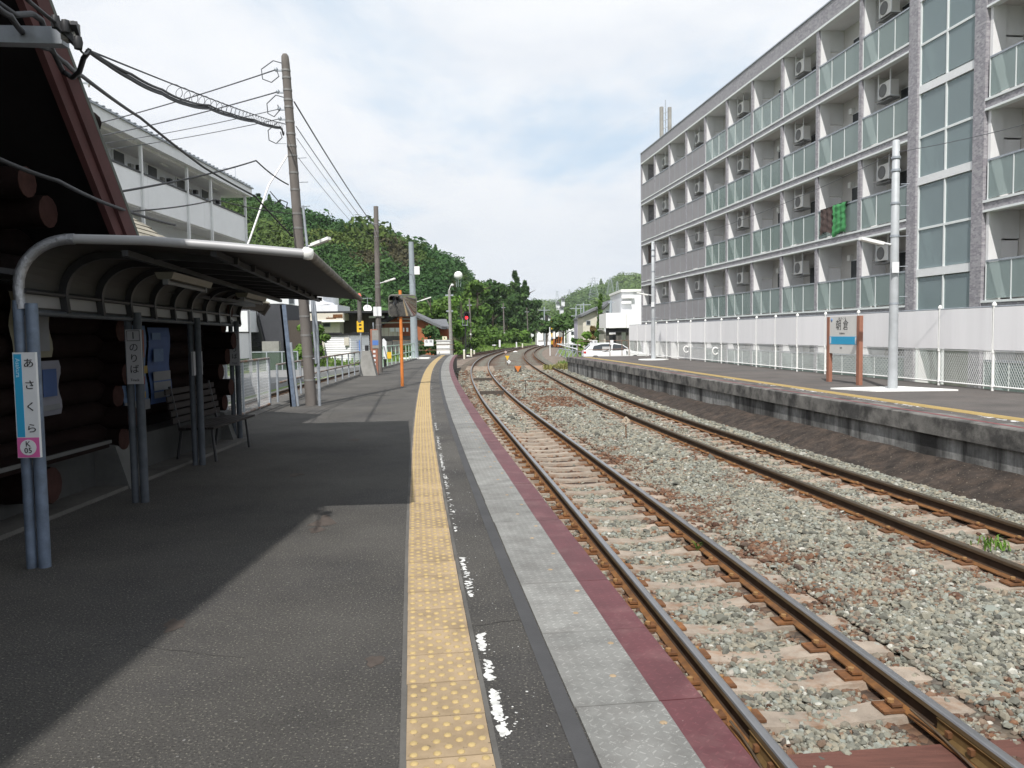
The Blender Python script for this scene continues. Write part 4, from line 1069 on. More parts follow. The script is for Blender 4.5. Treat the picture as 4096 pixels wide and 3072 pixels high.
# bench
t = thing('bench', 'dark slatted bench against the log wall behind the shelter posts', 'bench', (WX + .25, 10.0, 0))
for i in range(5): mb = MB(); mb.bb(-.03 + i * .085, .04 + i * .085, -.75, .75, .40, .425); mb.build('slat', mat('bench_slat', (.018, .012, .012), .7, 0, .2, 6), t, True)
for i in range(5): mb = MB(); mb.bar((-.10 - i * .018, -.75, .50 + i * .085), (-.10 - i * .018, .75, .50 + i * .085), .02, .065); mb.build('back_slat', bpy.data.materials['bench_slat'], t, True)
for y in (-.6, .6): mb = MB(); mb.tube([(.34, y, 0), (.30, y, .40), (-.08, y, .38), (-.18, y, .9)], .018, 6); mb.tube([(-.12, y, 0), (-.06, y, .38)], .018, 6); mb.build('leg', M['dark_steel'], t, True)

# ------------------------------------------------------------------ poles
def bands(mb_t, shaft, zs, r_, base, top, H_):
    for z in zs:
        f = z / H_; c = base.lerp(top, f)
        mb = MB(); mb.tube([c + Vector((0, 0, -.02)), c + Vector((0, 0, .02))], r_(f) + .007, 12); mb.build('band', M['polegalv'], mb_t)
def lamp_head(t, p, dirv, L=.55, name='lamp_arm'):
    d = Vector(dirv).normalized(); mb = MB(); mb.tube([p, p + d * L * .45], .022, 6); mb.build(name, M['white_metal'], t)
    mb = MB(); a = p + d * L * .35; mb.bar(a, a + d * L * .7, .13, .06); mb.build('lamp_head', M['white_paint'], t)
P1B = Vector((-4.29, 16.96, 0)); P1T = Vector((-4.62, 16.96, 7.34))
t = thing('utility_pole', 'tall brown utility pole wrapped in steel bands behind the shelter', 'utility pole', P1B)
mb = MB(); mb.tube([P1B + Vector((0, 0, -.3))] + [P1B.lerp(P1T, f) for f in (.02, .3, .6, .97, .993, 1.0)], [.120, .120, .109, .098, .085, .076, .045], 16); mb.build('shaft', M['woodpole'], t)
bands(t, None, (.55, 1.05, 1.5, 1.9, 2.4, 2.9, 3.75, 4.05, 4.55, 4.9, 5.25, 5.45, 5.7, 5.95, 6.25, 6.4, 6.6, 6.85, 7.0), lambda f: .120 - .034 * f, P1B, P1T, 7.34)
mb = MB(); mb.tube([P1B + Vector((.16, -.14, .9)), P1B + Vector((.10, -.14, 2.6)), P1B + Vector((-.02, -.12, 4.2))], .028, 8); mb.build('conduit', M['galv'], t)
mb = MB(); mb.tube([P1B + Vector((.20, -.10, 0)), P1B + Vector((.19, -.10, 1.6)), P1B + Vector((.06, -.10, 3.2))], .034, 8); mb.build('conduit', M['galv'], t)
for s_, z in ((1, 2.9), (-1, 3.1), (1, 4.7), (1, 4.2), (1, 5.2), (-1, 5.5), (1, 1.0), (1, .6)):
    c = P1B.lerp(P1T, z / 7.34); mb = MB(); mb.tube([c + Vector((.10 * s_, -.03, 0)), c + Vector((.30 * s_, -.06, 0))], .009, 5); mb.build('step_bolt', M['galv'], t)
c = P1B.lerp(P1T, 3.20 / 7.34); lamp_head(t, c + Vector((.10, -.08, .12)), (1, -.35, .30), .62)
for z in (7.0, 6.55, 6.2, 6.0): c = P1B.lerp(P1T, z / 7.34); mb = MB(); mb.lathe([(.02, -.04), (.045, 0), (.02, .04)], c + Vector((-.20, -.02, .02)), 8); mb.bar(c, c + Vector((-.2, -.02, 0)), .03, .03); mb.build('insulator', M['galv'], t)
for z0_, rr_ in ((6.95, .20), (6.25, .14), (5.7, .16)):
    c = P1B.lerp(P1T, z0_ / 7.34) + Vector((-.30, -.05, .02)); mb = MB(); mb.tube([c + Vector((.26, 0, .16)), c + Vector((.05, 0, .22)), c + Vector((-rr_, 0, .05)), c + Vector((-rr_ * .9, 0, -.15)), c + Vector((0, 0, -.22)), c + Vector((rr_ * .8, 0, -.1)), c + Vector((rr_ * .6, 0, .02))], .012, 5); mb.build('jumper_loop', M['cablegrey'], t)
c = Vector((-4.33, 16.55, 0)); mb = MB()
t = thing('steel_stake', 'blue-grey steel angle post standing against the tall banded pole', 'post', c)
mb.bb(-.06, .06, -.02, .02, 0, 2.15); mb.bb(-.06, -.02, -.02, .10, 0, 2.15); o = mb.build('angle', M['bluepipe'], t, True); t.location = (-4.62, 16.75, 0); t.rotation_euler = (0, R(-4), 0)
mb = MB(); mb.tube([(.10, 0, 0), (.08, 0, 1.35)], .03, 8); mb.build('pipe', M['galv'], t, True)
P2B = Vector((-5.30, 31.9, 0)); P2T = Vector((-5.28, 31.9, 6.58))
t = thing('utility_pole', 'brown utility pole with a small lamp, left of the orange mirror post', 'utility pole', P2B)
mb = MB(); mb.tube([P2B + Vector((0, 0, -.2))] + [P2B.lerp(P2T, f) for f in (.02, .5, 1.0)], [.125, .125, .108, .092], 14); mb.build('shaft', M['woodpole'], t)
bands(t, None, (1.9, 3.4, 3.55, 5.4, 5.6, 5.9), lambda f: .125 - .033 * f, P2B, P2T, 6.58)
mb = MB(); mb.bb(-.16, .16, -.18, -.165, 2.25, 2.62); mb.build('notice_plate', M['paper'], t, True)
lamp_head(t, P2B + Vector((.12, -.05, 3.55)), (1, -.2, .28), .62)
mb = MB(); mb.tube([P2B + Vector((-.22, -.1, 0)), P2B + Vector((-.19, -.1, 2.0))], .03, 6); mb.build('conduit', M['galv'], t)
P3B = Vector((-6.07, 50.0, 0)); P3T = Vector((-6.15, 50.0, 7.27))
t = thing('steel_pole', 'plain grey steel pole with a white box, right of the mirror', 'utility pole', P3B)
mb = MB(); mb.tube([P3B + Vector((0, 0, 0))] + [P3B.lerp(P3T, f) for f in (.3, .7, 1.0)], [.235, .215, .18, .155], 16); mb.build('shaft', M['greypole'], t)
mb = MB(); mb.bb(.10, .42, -.12, .08, 5.25, 5.75); mb.build('switch_box', M['white_paint'], t, True)
mb = MB(); mb.bb(-.9, .95, -.6, .5, 0, .07); mb.build('base_slab', M['white_paint'], t, True)
lamp_head(t, P3B + Vector((.2, -.05, 3.55)), (1, -.1, .3), .9)
for z in (1.6, 3.3, 4.6): mb = MB(); c = P3B.lerp(P3T, z / 7.27); mb.tube([c + Vector((0, 0, -.03)), c + Vector((0, 0, .03))], .225 - .06 * z / 7.27, 14); mb.build('band', M['galv'], t)

# orange mirror post
mp = Vector((-3.17, 22.98, 0)); t = thing('platform_mirror', 'rectangular convex platform mirror on a scuffed orange post', 'mirror', mp, 0)
mb = MB(); mb.tube([(0, 0, -.05), (0, 0, 2.68), (0, 0, 2.76)], [.046, .046, .044], 14); mb.build('post', M['orange'], t, True)
def rrect(w, h, r_, n=4):
    out = []
    for cx, cz, a0 in ((w / 2 - r_, h / 2 - r_, 0), (-w / 2 + r_, h / 2 - r_, 90), (-w / 2 + r_, -h / 2 + r_, 180), (w / 2 - r_, -h / 2 + r_, 270)):
        for k in range(n + 1): a = R(a0 + 90 * k / n); out.append((cx + r_ * math.cos(a), cz + r_ * math.sin(a)))
    return out
mw, mh = .81, .63
mc = Matrix.Translation((.075, -.10, 2.315)) @ Matrix.Rotation(R(7), 4, 'Z') @ Matrix.Rotation(R(13), 4, 'X') @ Matrix.Rotation(R(1), 4, 'Y')
mb = MB(); oc, ic = rrect(mw, mh, .11), rrect(mw - .07, mh - .07, .08); n = len(oc)
vs = [mc @ Vector((x, -.03, z)) for x, z in oc] + [mc @ Vector((x, -.03, z)) for x, z in ic] + [mc @ Vector((x, .05, z)) for x, z in oc] + [mc @ Vector((x, -.005, z)) for x, z in ic]
mb.add(vs, [(i, (i + 1) % n, n + (i + 1) % n, n + i) for i in range(n)] + [(i, 2 * n + i, 2 * n + (i + 1) % n, (i + 1) % n) for i in range(n)] + [(n + i, n + (i + 1) % n, 3 * n + (i + 1) % n, 3 * n + i) for i in range(n)] + [tuple(range(2 * n, 3 * n))])
mb.build('mirror_frame', mat('grey_frame', (.16, .155, .14), .7, 0, .2, 10), t, True)
mb = MB(); g_ = 14; rad = 2.2; vs = []
for j in range(g_ + 1):
    for i in range(g_ + 1):
        a, c = (i / g_ - .5), (j / g_ - .5); x, z = a * (mw - .06), c * (mh - .06)
        vs.append(mc @ Vector((x, -.012 - (.085 - (x * x + z * z) / 2 / 1.45), z)))
mb.add(vs, [(j * (g_ + 1) + i, j * (g_ + 1) + i + 1, (j + 1) * (g_ + 1) + i + 1, (j + 1) * (g_ + 1) + i) for j in range(g_) for i in range(g_)], 0, True)
mb.build('mirror_face', M['mirror'], t, True)
mb = MB(); mb.bb(-.07, .13, -.06, .06, 2.22, 2.30); mb.build('bracket', M['galv'], t, True)

# ------------------------------------------------------------------ railing behind the platform
def railing(label, ys, h, mids, colr, mesh=False, name='railing', zb=.05):
    p0 = Vector((back1(ys[0]) + .18, ys[0], zb)); t = thing(name, label, 'railing', p0, group='railings along the back of the near platform')
    pts = [Vector((back1(y) + .18, y, zb)) for y in ys]
    for p in pts: mb = MB(); mb.tube([p, p + Vector((0, 0, h))], .026, 6); mb.build('post', colr[0], t)
    for z in [h] + mids:
        mb = MB(); mb.tube([p + Vector((0, 0, z)) for p in pts], .026, 6); mb.build('rail', colr[1], t)
    if mesh:
        mb = MB(); st_ = .055
        for a, c in zip(pts[:-1], pts[1:]):
            L = (c - a).length; k = int(L / st_); k2 = int(h / st_)
            for i in range(k): q_ = a.lerp(c, i / k); mb.bar(q_ + Vector((0, 0, .04)), q_ + Vector((0, 0, h)), .004, .004)
            for i in range(k2): mb.bar(a + Vector((0, 0, .04 + i * st_)), c + Vector((0, 0, .04 + i * st_)), .004, .004)
        mb.build('wire_mesh', M['white_metal'], t)
    return t
rc = (M['galv'], mat('rusty_rail_pipe', (.27, .25, .24), .7, .1, .3, 5, col2=(.22, .12, .07)))
railing('grey railing panel filled with wire mesh beside the last shelter post', [12.4, 13.6, 14.6, 15.7, 16.6], .98, [.03], rc, True, 'mesh_railing')
railing('grey pipe railing running from the banded pole to the yellow sign', list(np.linspace(17.3, 30.2, 11)), .82, [.42], rc)
railing('pale green railing beyond the orange mirror post', list(np.linspace(33.2, 49, 12)), .92, [.45], (mat('green_rail', (.42, .56, .47), .6, .1, .1, 5), bpy.data.materials['green_rail']))
# end barrier of platform 1
t = thing('platform_end_barrier', 'brown pipe barrier closing the far end of the near platform', 'barrier', (-6.2, 57.6, 0))
for x in (-8.6, -6.9, -4.2): mb = MB(); mb.tube([(x, 57.6, -.1), (x, 57.6, 1.15)], .03, 6); mb.build('post', M['dark_steel'], t)
for z in (.38, .76, 1.1): mb = MB(); mb.tube([(-8.6, 57.6, z), (-4.1, 57.6, z)], .024, 6); mb.build('rail', mat('brown_pipe', (.17, .12, .075), .8, 0, .3, 4), t)
def notice(label, c, w, h, lines, rz=0, m_=None):
    t = thing('warning_sign', label, 'sign', c, rz); mb = MB(); mb.bb(-w / 2, w / 2, -.01, .01, -h / 2, h / 2); mb.build('board', m_ or M['paper'], t, True)
    for (s_, sz, z) in lines: text(s_, sz, 'x', M['ink'], t, (0, -.012, z), (R(90), 0, 0)).name = 'lettering'
    return t
notice('white danger notice hung on the brown barrier at the platform end', (-5.95, 57.5, .92), .66, .46, (('危  険', .2, .08),))
t = thing('warning_sign', 'dark stand with an upright white notice beside the grey steel pole', 'sign', (-6.6, 54.5, 0))
mb = MB(); mb.bb(-.22, .22, -.15, .15, 0, 1.22); mb.build('stand', M['dark_steel'], t, True); mb = MB(); mb.bb(-.15, .15, -.18, -.15, .22, .82); mb.build('board', M['paper'], t, True)
mb = MB(); mb.bb(-.34, .34, -.3, .3, 0, .05); mb.build('base', M['white_paint'], t, True)
t = thing('relay_cabinet', 'white equipment cabinet at the far tip of the near platform', 'cabinet', (-4.95, 58.2, 0))
mb = MB(); mb.bb(-.48, .48, -.35, .35, .02, 1.02); mb.build('cabinet_box', M['white_paint'], t, True)
mb = MB(); mb.bb(-.53, .53, -.42, .42, 1.02, 1.12); mb.build('lid', M['white_metal'], t, True)
for z in (.06, .40, .72): mb = MB(); mb.bb(-.44, .44, -.365, -.35, z, z + .28); mb.build('door_panel', M['white_paint'], t, True)
mb = MB(); mb.bb(-.30, -.27, -.375, -.365, .12, .26); mb.build('handle', M['dark'], t, True)
t = thing('stop_marker', 'small cream box with a dark dot on top of the white cabinet', 'marker', (-4.85, 58.1, 1.12)); mb = MB(); mb.bb(-.16, .16, -.1, .1, 0, .24); mb.build('box', mat('cream_box', (.62, .6, .42), .6), t, True); mb = MB(); mb.lathe([(.05, 0), (.05, .02), (.001, .02)], (0, 0, 0), 10); o = mb.build('dot', M['ink'], t, True); o.location = (0, -.1, .12); o.rotation_euler = (R(90), 0, 0)

# things along the railing
yb = on(1447, 1496)
t = thing('warning_sign', 'yellow plate on a thin pole with a red-tipped top by the railing', 'sign', yb)
mb = MB(); mb.tube([(0, 0, 0), (0, 0, 2.95)], .035, 8); mb.build('pole', M['galv'], t, True); mb = MB(); mb.tube([(-.02, 0, 2.0), (-.02, 0, 3.0)], .085, 8); mb.build('sleeve', M['conc_dark'], t, True)
mb = MB(); mb.lathe([(.10, 3.0), (.05, 3.10), (.001, 3.12)], (-.02, 0, 0), 8); mb.build('red_cap', mat('red_cap', (.6, .16, .12), .6), t, True)
mb = MB(); mb.bb(-.13, .13, -.06, -.04, 1.62, 2.05); mb.build('plate', M['yellow'], t, True)
mb = MB(); mb.bb(-.05, .05, -.066, -.06, 1.72, 1.78); mb.bb(-.05, .05, -.066, -.06, 1.87, 1.93); mb.build('print', M['ink'], t, True)
t = thing('station_sign', 'brown wooden post with a grey and blue plate and white spots beside the second pole', 'sign', on(1500, 1500))
mb = MB(); mb.bb(-.13, .13, -.06, .06, 0, 1.72); mb.build('post', M['post_brown'], t, True)
mb = MB(); mb.bb(-.06, .18, -.085, -.06, 1.0, 1.68); mb.build('plate', M['conc'], t, True); mb = MB(); mb.bb(-.05, .17, -.09, -.085, 1.12, 1.30); mb.build('blue_print', M['bluep'], t, True)
for z in (.2, .36, .52, .68, .84): mb = MB(); mb.bb(-.04, .05, -.068, -.06, z, z + .08); mb.build('spot', M['paper'], t, True)
t = thing('concrete_block', 'tapered concrete block with a pipe stub against the railing', 'block', on(1470, 1502))
mb = MB(); mb.add([(-.26, -.25, 0), (.36, -.25, 0), (.36, .25, 0), (-.26, .25, 0), (-.16, -.15, .92), (.14, -.15, .92), (.14, .15, .92), (-.16, .15, .92)], [(0, 1, 5, 4), (1, 2, 6, 5), (2, 3, 7, 6), (3, 0, 4, 7), (4, 5, 6, 7)]); mb.build('body', M['conc'], t, True)
mb = MB(); mb.tube([(0, 0, .92), (0, 0, 1.12)], .07, 8); mb.build('pipe_stub', M['dark_steel'], t, True)
t = thing('marker_post', 'white angled marker on a short dark post past the second pole', 'marker', on(1541, 1471))
mb = MB(); mb.bb(-.05, .05, -.05, .05, 0, .45); mb.build('post', M['dark'], t, True); mb = MB(); mb.prism([(-.09, -.06, .4), (.09, -.06, .4), (.09, -.06, 1.2), (-.03, -.06, 1.35), (-.09, -.06, 1.3)], (0, 0, 0), (0, .04, 0)); mb.build('board', M['paper'], t, True)
mb = MB(); mb.bb(.10, .30, -.02, 0, .42, .72); mb.build('yellow_plate', M['yellow'], t, True)
# ------------------------------------------------------------------ the five-storey flats beyond the far platform
FA = math.atan2(0.12, 0.9928)
FO = Vector((12.74, 25.7, -1.1))
apt = thing('apartment_block', 'long grey-tiled block of flats with rows of balconies above the white fence', 'apartment building', FO, FA)
zl = lambda z: z + 1.1                      # world height to the block's own
LV = [-0.60, 2.15, 4.90, 7.66, 10.42]
TOPZ, ROOFZ = 12.95, 13.66
DIV = [30.12 - 3.03 * i for i in range(11)]  # bay dividers, far end first
S_ST0, S_ST1 = -0.42, -2.97
def bbx(nm, mt, x0, x1, s0, s1, z0, z1, parent=None):
    mb = MB(); mb.bb(x0, x1, s0, s1, zl(z0), zl(z1)); return mb.build(nm, mt, parent or apt, True)
bbx('building_core', M['beige'], 1.0, 9.5, -12, 30.12, -1.0, 13.4)
bbx('end_wall', M['tilewall'], -.02, 9.6, 30.02, 30.16, -1.0, 13.4)
bbx('parapet', M['tilewall'], -.045, .20, -12, 30.17, TOPZ + .06, ROOFZ)
bbx('parapet_cap', M['galv'], -.08, .26, -12, 30.2, ROOFZ, ROOFZ + .05)
bbx('roof_slab', M['facade'], .2, 9.5, -12, 30.02, TOPZ, TOPZ + .3)
bbx('soffit_line', M['slabwhite'], -.06, .21, -3.3, 30.17, TOPZ - .02, TOPZ + .06)
for s in DIV[:-1]: bbx('column', M['tilewall'], -.03, .05, s - .09, s + .09, -1.0, TOPZ + .06)
bbx('column', M['tilewall'], -.06, .08, S_ST0, .03, -1.0, TOPZ + .07)
bbx('column', M['tilewall'], -.06, .08, -3.42, S_ST1, -1.0, TOPZ + .07)
bbx('column', M['tilewall'], -.03, .05, -6.6, -6.4, -1, TOPZ + .06); bbx('column', M['tilewall'], -.03, .05, -9.7, -9.5, -1, TOPZ + .06)
# floors
SEG = [(DIV[0] , .03), (-3.42, -12)]
for z in LV:
    for (a, c) in SEG:
        bbx('slab_edge', M['tilewall'], -.02, .16, c, a, z - .22, z - .02)
        bbx('drip_line', M['slabwhite'], -.055, .17, c, a, z - .28, z - .22)
        bbx('drip_line', M['slabwhite'], -.055, .17, c, a, z - .02, z + .045)
        bbx('balcony_floor', M['beige'], .16, 1.0, c, a, z - .22, z + .0)
BAYS = [(DIV[i + 1], DIV[i]) for i in range(10)] + [(-6.5, -3.42), (-9.6, -6.5)]
CNT = ['the far corner', 'second from the far corner', 'third from the far corner', 'fourth from the far corner', 'fifth from the far corner', 'sixth from the far corner', 'third from the stair tower', 'second from the stair tower', 'next but one', 'beside the stair tower']
ROWN = ['ground', 'lowest', 'second', 'third', 'top']
ac_proto = None
def make_ac():
    t = thing('air_conditioner', 'x', 'air conditioner', (0, 0, 0), FA, 'air conditioners hung in the balconies')
    mb = MB(); mb.bb(-.14, .14, -.37, .37, -.26, .26); mb.build('casing', M['ac'], t, True)
    mb = MB(); mb.lathe([(.22, 0), (.22, .012), (.19, .014), (.10, .006), (.03, .012), (.001, .012)], (0, 0, 0), 16); o = mb.build('fan_grille', M['grille'], t, True); o.location = (-.141, .10, 0); o.rotation_euler = (0, R(-90), 0)
    for s in (-.36, .33): mb = MB(); mb.bb(-.17, -.14, s - .02, s + .02, -.30, .60); mb.bb(-.17, .17, s - .02, s + .02, -.30, -.26); mb.build('hanger', M['white_metal'], t, True)
    mb = MB(); mb.bb(-.16, .16, -.42, .42, -.38, -.35); mb.build('drip_tray', M['grille'], t, True)
    return t
GP = {}
for bi, (s0, s1) in enumerate(BAYS):
    grey = bi < 4
    for ri, z in enumerate(LV):
        ztop = (LV[ri + 1] - .22) if ri < 4 else TOPZ
        # the wall on the far side of the bay: a pale pier at the front, panel behind
        bbx('party_wall', M['facade'], .05, .44, s1 - .13, s1 - .02, z, ztop)
        bbx('party_wall', M['facade'], .44, 1.0, s1 - .09, s1 - .02, z + 1.75, ztop)
        bbx('escape_panel', M['panel'], .46, .98, s1 - .075, s1 - .05, z + .12, z + 1.70)
        if ri == 0 and bi < 3: continue
        # balustrade
        a, c = s0 + .12, s1 - .12
        bbx('handrail', M['galv'], -.02, .05, a, c, z + 1.10, z + 1.15)
        w = (c - a) / 3
        for k in range(3):
            nm, mt = ('louver_panel', M['louver']) if grey else ('glass_panel', M['glass'])
            key = (nm, round(w, 2))
            if key not in GP:
                mb = MB(); mb.bb(0, .012, -w / 2 + .025, w / 2 - .025, 0, 1.0)
                if grey:
                    for q_ in range(9): y_ = -w / 2 + .06 + q_ * (w - .12) / 8; mb.bb(-.012, 0, y_ - .012, y_ + .012, 0, 1.0)
                GP[key] = mb.mesh(nm, mt)
            place(nm, GP[key], apt, (.0, a + w * (k + .5), zl(z + .09)))
        for k in (0, 1, 2, 3): bbx('baluster', M['galv'] if grey else M['slabwhite'], -.01, .03, a + w * k - .014, a + w * k + .014, z + .045, z + 1.10)
        # window in the back wall and its dark glass
        wy = s0 + (1.62 if bi < 8 else 1.45)
        f_ = bbx('window', M['white_metal'], 0.97, 1.02, wy - .05, wy + .75, z + .1, z + 1.95)
        bbx('pane', M['pane'], 0.945, 0.98, wy, wy + .70, z + .15, z + 1.90, f_)
        if bi % 2 == 1 and bi < 10 and ri > 0:
            c_ = Vector((0.50, s1 - .85, zl(ztop - .62)))
            p = Matrix.Rotation(FA, 4, 'Z') @ c_ + FO
            if ac_proto is None: ac_proto = make_ac(); t = ac_proto
            else: t = copy_tree(ac_proto)
            t.location = p
            t['label'] = 'white air conditioner in the %s row of balconies, bay %s' % (ROWN[ri], CNT[bi])
        if bi % 2 == 0 and ri in (1, 2, 3) and bi in (6, 8, 4): bbx('vent_cap', M['white_paint'], 0.86, 1.0, s0 + 2.1, s0 + 2.3, ztop - .6, ztop - .4)
# stair tower glazing
stg = [(1.0, 3.05), (3.28, 5.90), (6.13, 8.70), (8.97, 11.5), (11.75, 13.6)]
for (z0, z1) in stg:
    for k in range(2):
        a = S_ST1 + .04 + k * 1.255; c = a + 1.21
        zm = (z0 + z1) / 2 - .05
        for (q0, q1) in ((z0 + .03, zm - .03), (zm + .03, z1 - .03)): bbx('glass_panel', M['stairglass'], .05, .07, a, c, q0, q1)
    bbx('transom', M['slabwhite'], .02, .09, S_ST1, S_ST0, (z0 + z1) / 2 - .085, (z0 + z1) / 2 - .015)
    bbx('spandrel', M['white_metal'], .0, .1, S_ST1, S_ST0, z1, z1 + .24)
for s in (S_ST1 + .02, (S_ST0 + S_ST1) / 2, S_ST0 - .02): bbx('mullion', M['slabwhite'], .015, .085, s - .03, s + .03, -1, 13.6)
bbx('stair_wall', mat('stair_interior', (.17, .18, .185), .9, 0, .2, .7), 2.2, 2.3, S_ST1, S_ST0, -1, 13.6)
bbx('stair_side', M['facade'], .1, 2.2, S_ST0 - .04, S_ST0, -1, 13.6); bbx('stair_side', M['facade'], .1, 2.2, S_ST1, S_ST1 + .04, -1, 13.6)
for z in (2.0, 4.75, 7.5, 10.25): bbx('stair_landing', M['facade'], .12, 1.0, S_ST1 + .04, S_ST0 - .04, z + 1.25, z + 1.40)
# rooftop mast
p = Matrix.Rotation(FA, 4, 'Z') @ Vector((1.2, 28.5, zl(13.66))) + FO
t = thing('antenna_mast', 'cluster of slim white antenna tubes on the roof edge of the flats', 'antenna', p)
for dx_, h in ((-.27, 2.75), (.27, 2.72)):
    mb = MB(); mb.tube([(dx_, 0, 0), (dx_, 0, h)], .13, 10); mb.build('antenna_tube', M['conc'], t, True)
mb = MB(); mb.tube([(.03, .15, 0), (.03, .15, 3.25)], .03, 6); mb.build('mast', M['galv'], t, True)
for i in range(5): mb = MB(); mb.tube([(-.24, .05, .3 + i * .5), (.26, .05, .5 + i * .5)], .02, 5); mb.build('brace', M['galv'], t, True)
# laundry
def cloth(name, label, cat, s0, s1, ztop, drop, m_, seed, puff=.0):
    t_ = thing(name, label, cat, FO, FA); r = random.Random(seed); mb = MB(); nx, nz = 16, 14
    for sgn in (-1,):
        vs = []
        for j in range(nz + 1):
            for i in range(nx + 1):
                u, v = i / nx, j / nz
                q = abs(math.sin(v * math.pi * 5)) * puff + .02 * math.sin(u * 17 + seed) + .012 * math.sin(v * 23 + u * 9)
                d = drop * (1 + .06 * math.sin(u * 5 + seed)) * v
                vs.append((-.06 - q - .02 * v, s0 + (s1 - s0) * u + .03 * math.sin(v * 6 + u * 2), zl(ztop) - d))
        mb.add(vs, [(j * (nx + 1) + i, j * (nx + 1) + i + 1, (j + 1) * (nx + 1) + i + 1, (j + 1) * (nx + 1) + i) for j in range(nz) for i in range(nx)], 0, True)
        b2 = [(.06, s0, zl(ztop)), (.06, s1, zl(ztop)), (.07, s1, zl(ztop - drop * .5)), (.07, s0, zl(ztop - drop * .5))]
        mb.quad(*b2); mb.quad((-.07, s0, zl(ztop)), (-.07, s1, zl(ztop)), (.06, s1, zl(ztop + .01)), (.06, s0, zl(ztop + .01)))
    mb.build('cloth', m_, t_, True)
B8 = BAYS[8]
rail_z = LV[2] + 1.16
cloth('quilt', 'bright green quilt airing over a balcony rail', 'quilt', B8[0] + .72, B8[0] + 1.62, rail_z + .03, 1.12, M['greenc'], 3, .05)
cloth('towel', 'dark brown towel over the rail beside the green quilt', 'towel', B8[0] + 1.66, B8[0] + 2.62, rail_z, .95, M['brownc'], 8)
B0 = BAYS[0]
t = thing('curtain', 'dark brown cloth hung across the farthest balcony opening', 'curtain', FO, FA)
mb = MB(); vs = []
for j in range(9):
    for i in range(15): u, v = i / 14, j / 8; vs.append((.35 + .05 * math.sin(u * 22), B0[0] + .35 + 2.3 * u, zl(LV[2] + 2.45 - 1.35 * v - .35 * math.sin(u * math.pi) * (1 - v))))
mb.add(vs, [(j * 15 + i, j * 15 + i + 1, (j + 1) * 15 + i + 1, (j + 1) * 15 + i) for j in range(8) for i in range(14)], 0, True); mb.build('cloth', M['brownc'], t, True)

# ------------------------------------------------------------------ white fence along the back of platform 2
ysf = [11.2, 12.9, 14.7, 16.4, 18.15, 20.2, 22.3, 24.1, 26.0, 27.9, 29.8, 31.7, 33.7, 35.8, 37.9, 40.0, 42.0, 44.0, 46.0, 48.0, 49.6, 51.2]
fp = [Vector((fence2(y), y, 0)) for y in ysf]
fen = thing('platform_fence', 'white fence with solid upper panels and wire mesh below behind the opposite platform', 'fence', fp[0])
MESHW = {}
for i, p in enumerate(fp):
    mb = MB(); mb.tube([p + Vector((0, 0, -.15)), p + Vector((0, 0, 1.96))], .034, 8); mb.build('post', M['white_paint'], fen)
    mb = MB(); mb.lathe([(.05, 1.94), (.05, 1.98), (.02, 2.02), (.001, 2.03)], p, 8); mb.build('post_cap', M['white_paint'], fen)
    mb = MB(); mb.lathe([(.048, .86), (.048, .95)], p, 8); mb.lathe([(.048, .08), (.048, .15)], p, 8); mb.build('clamp', M['white_paint'], fen)
    if i + 1 < len(fp):
        q_ = fp[i + 1]; d = (q_ - p).normalized(); r_ = Vector((-d.y, d.x, 0)) * .02
        a, c = p + d * .04, q_ - d * .04
        mb = MB(); mb.prism([a + r_ + Vector((0, 0, .93)), c + r_ + Vector((0, 0, .93)), c + r_ + Vector((0, 0, 1.90)), a + r_ + Vector((0, 0, 1.90))], (0, 0, 0), r_ * .4); mb.build('panel', M['panel'], fen)
        for z, w in ((.90, .035), (1.92, .035), (.10, .045)): mb = MB(); mb.tube([a + Vector((0, 0, z)), c + Vector((0, 0, z))], w / 2, 6); mb.build('rail', M['white_paint'] if z < 1 else M['galv'], fen)
        L = (c - a).length; h = .76; st_ = .075; mb = MB(); k = int(L / st_)
        for j in range(-int(h / st_ / .62), k + 1):
            for sg in (1, -1):
                x0 = j * st_; x1 = x0 + h * .62
                z0, z1 = 0.0, h
                if x0 < 0: z0 = -x0 / .62; x0 = 0
                if x1 > L: z1 = (L - (j * st_)) / .62; x1 = L
                if z1 - z0 < .02: continue
                if sg < 0: x0, x1 = L - x0, L - x1
                mb.bar(a + d * x0 + Vector((0, 0, .12 + z0)), a + d * x1 + Vector((0, 0, .12 + z1)), .0045, .0045)
        mb.build('wire_mesh', M['white_metal'], fen)
for yy in (40.4, 36.3):
    t = thing('bracket_handle', 'white curved pipe end clipped low on the fence, %s' % ('the farther one' if yy > 38 else 'the nearer one'), 'pipe', (fence2(yy) - .1, yy, .55), 0, 'white curved pipe ends on the fence')
    mb = MB(); mb.tube([(.14 * math.cos(R(w)) * .9, 0, .16 * math.sin(R(w))) for w in range(40, 330, 24)], .035, 6); mb.build('pipe', M['white_paint'], t, True)

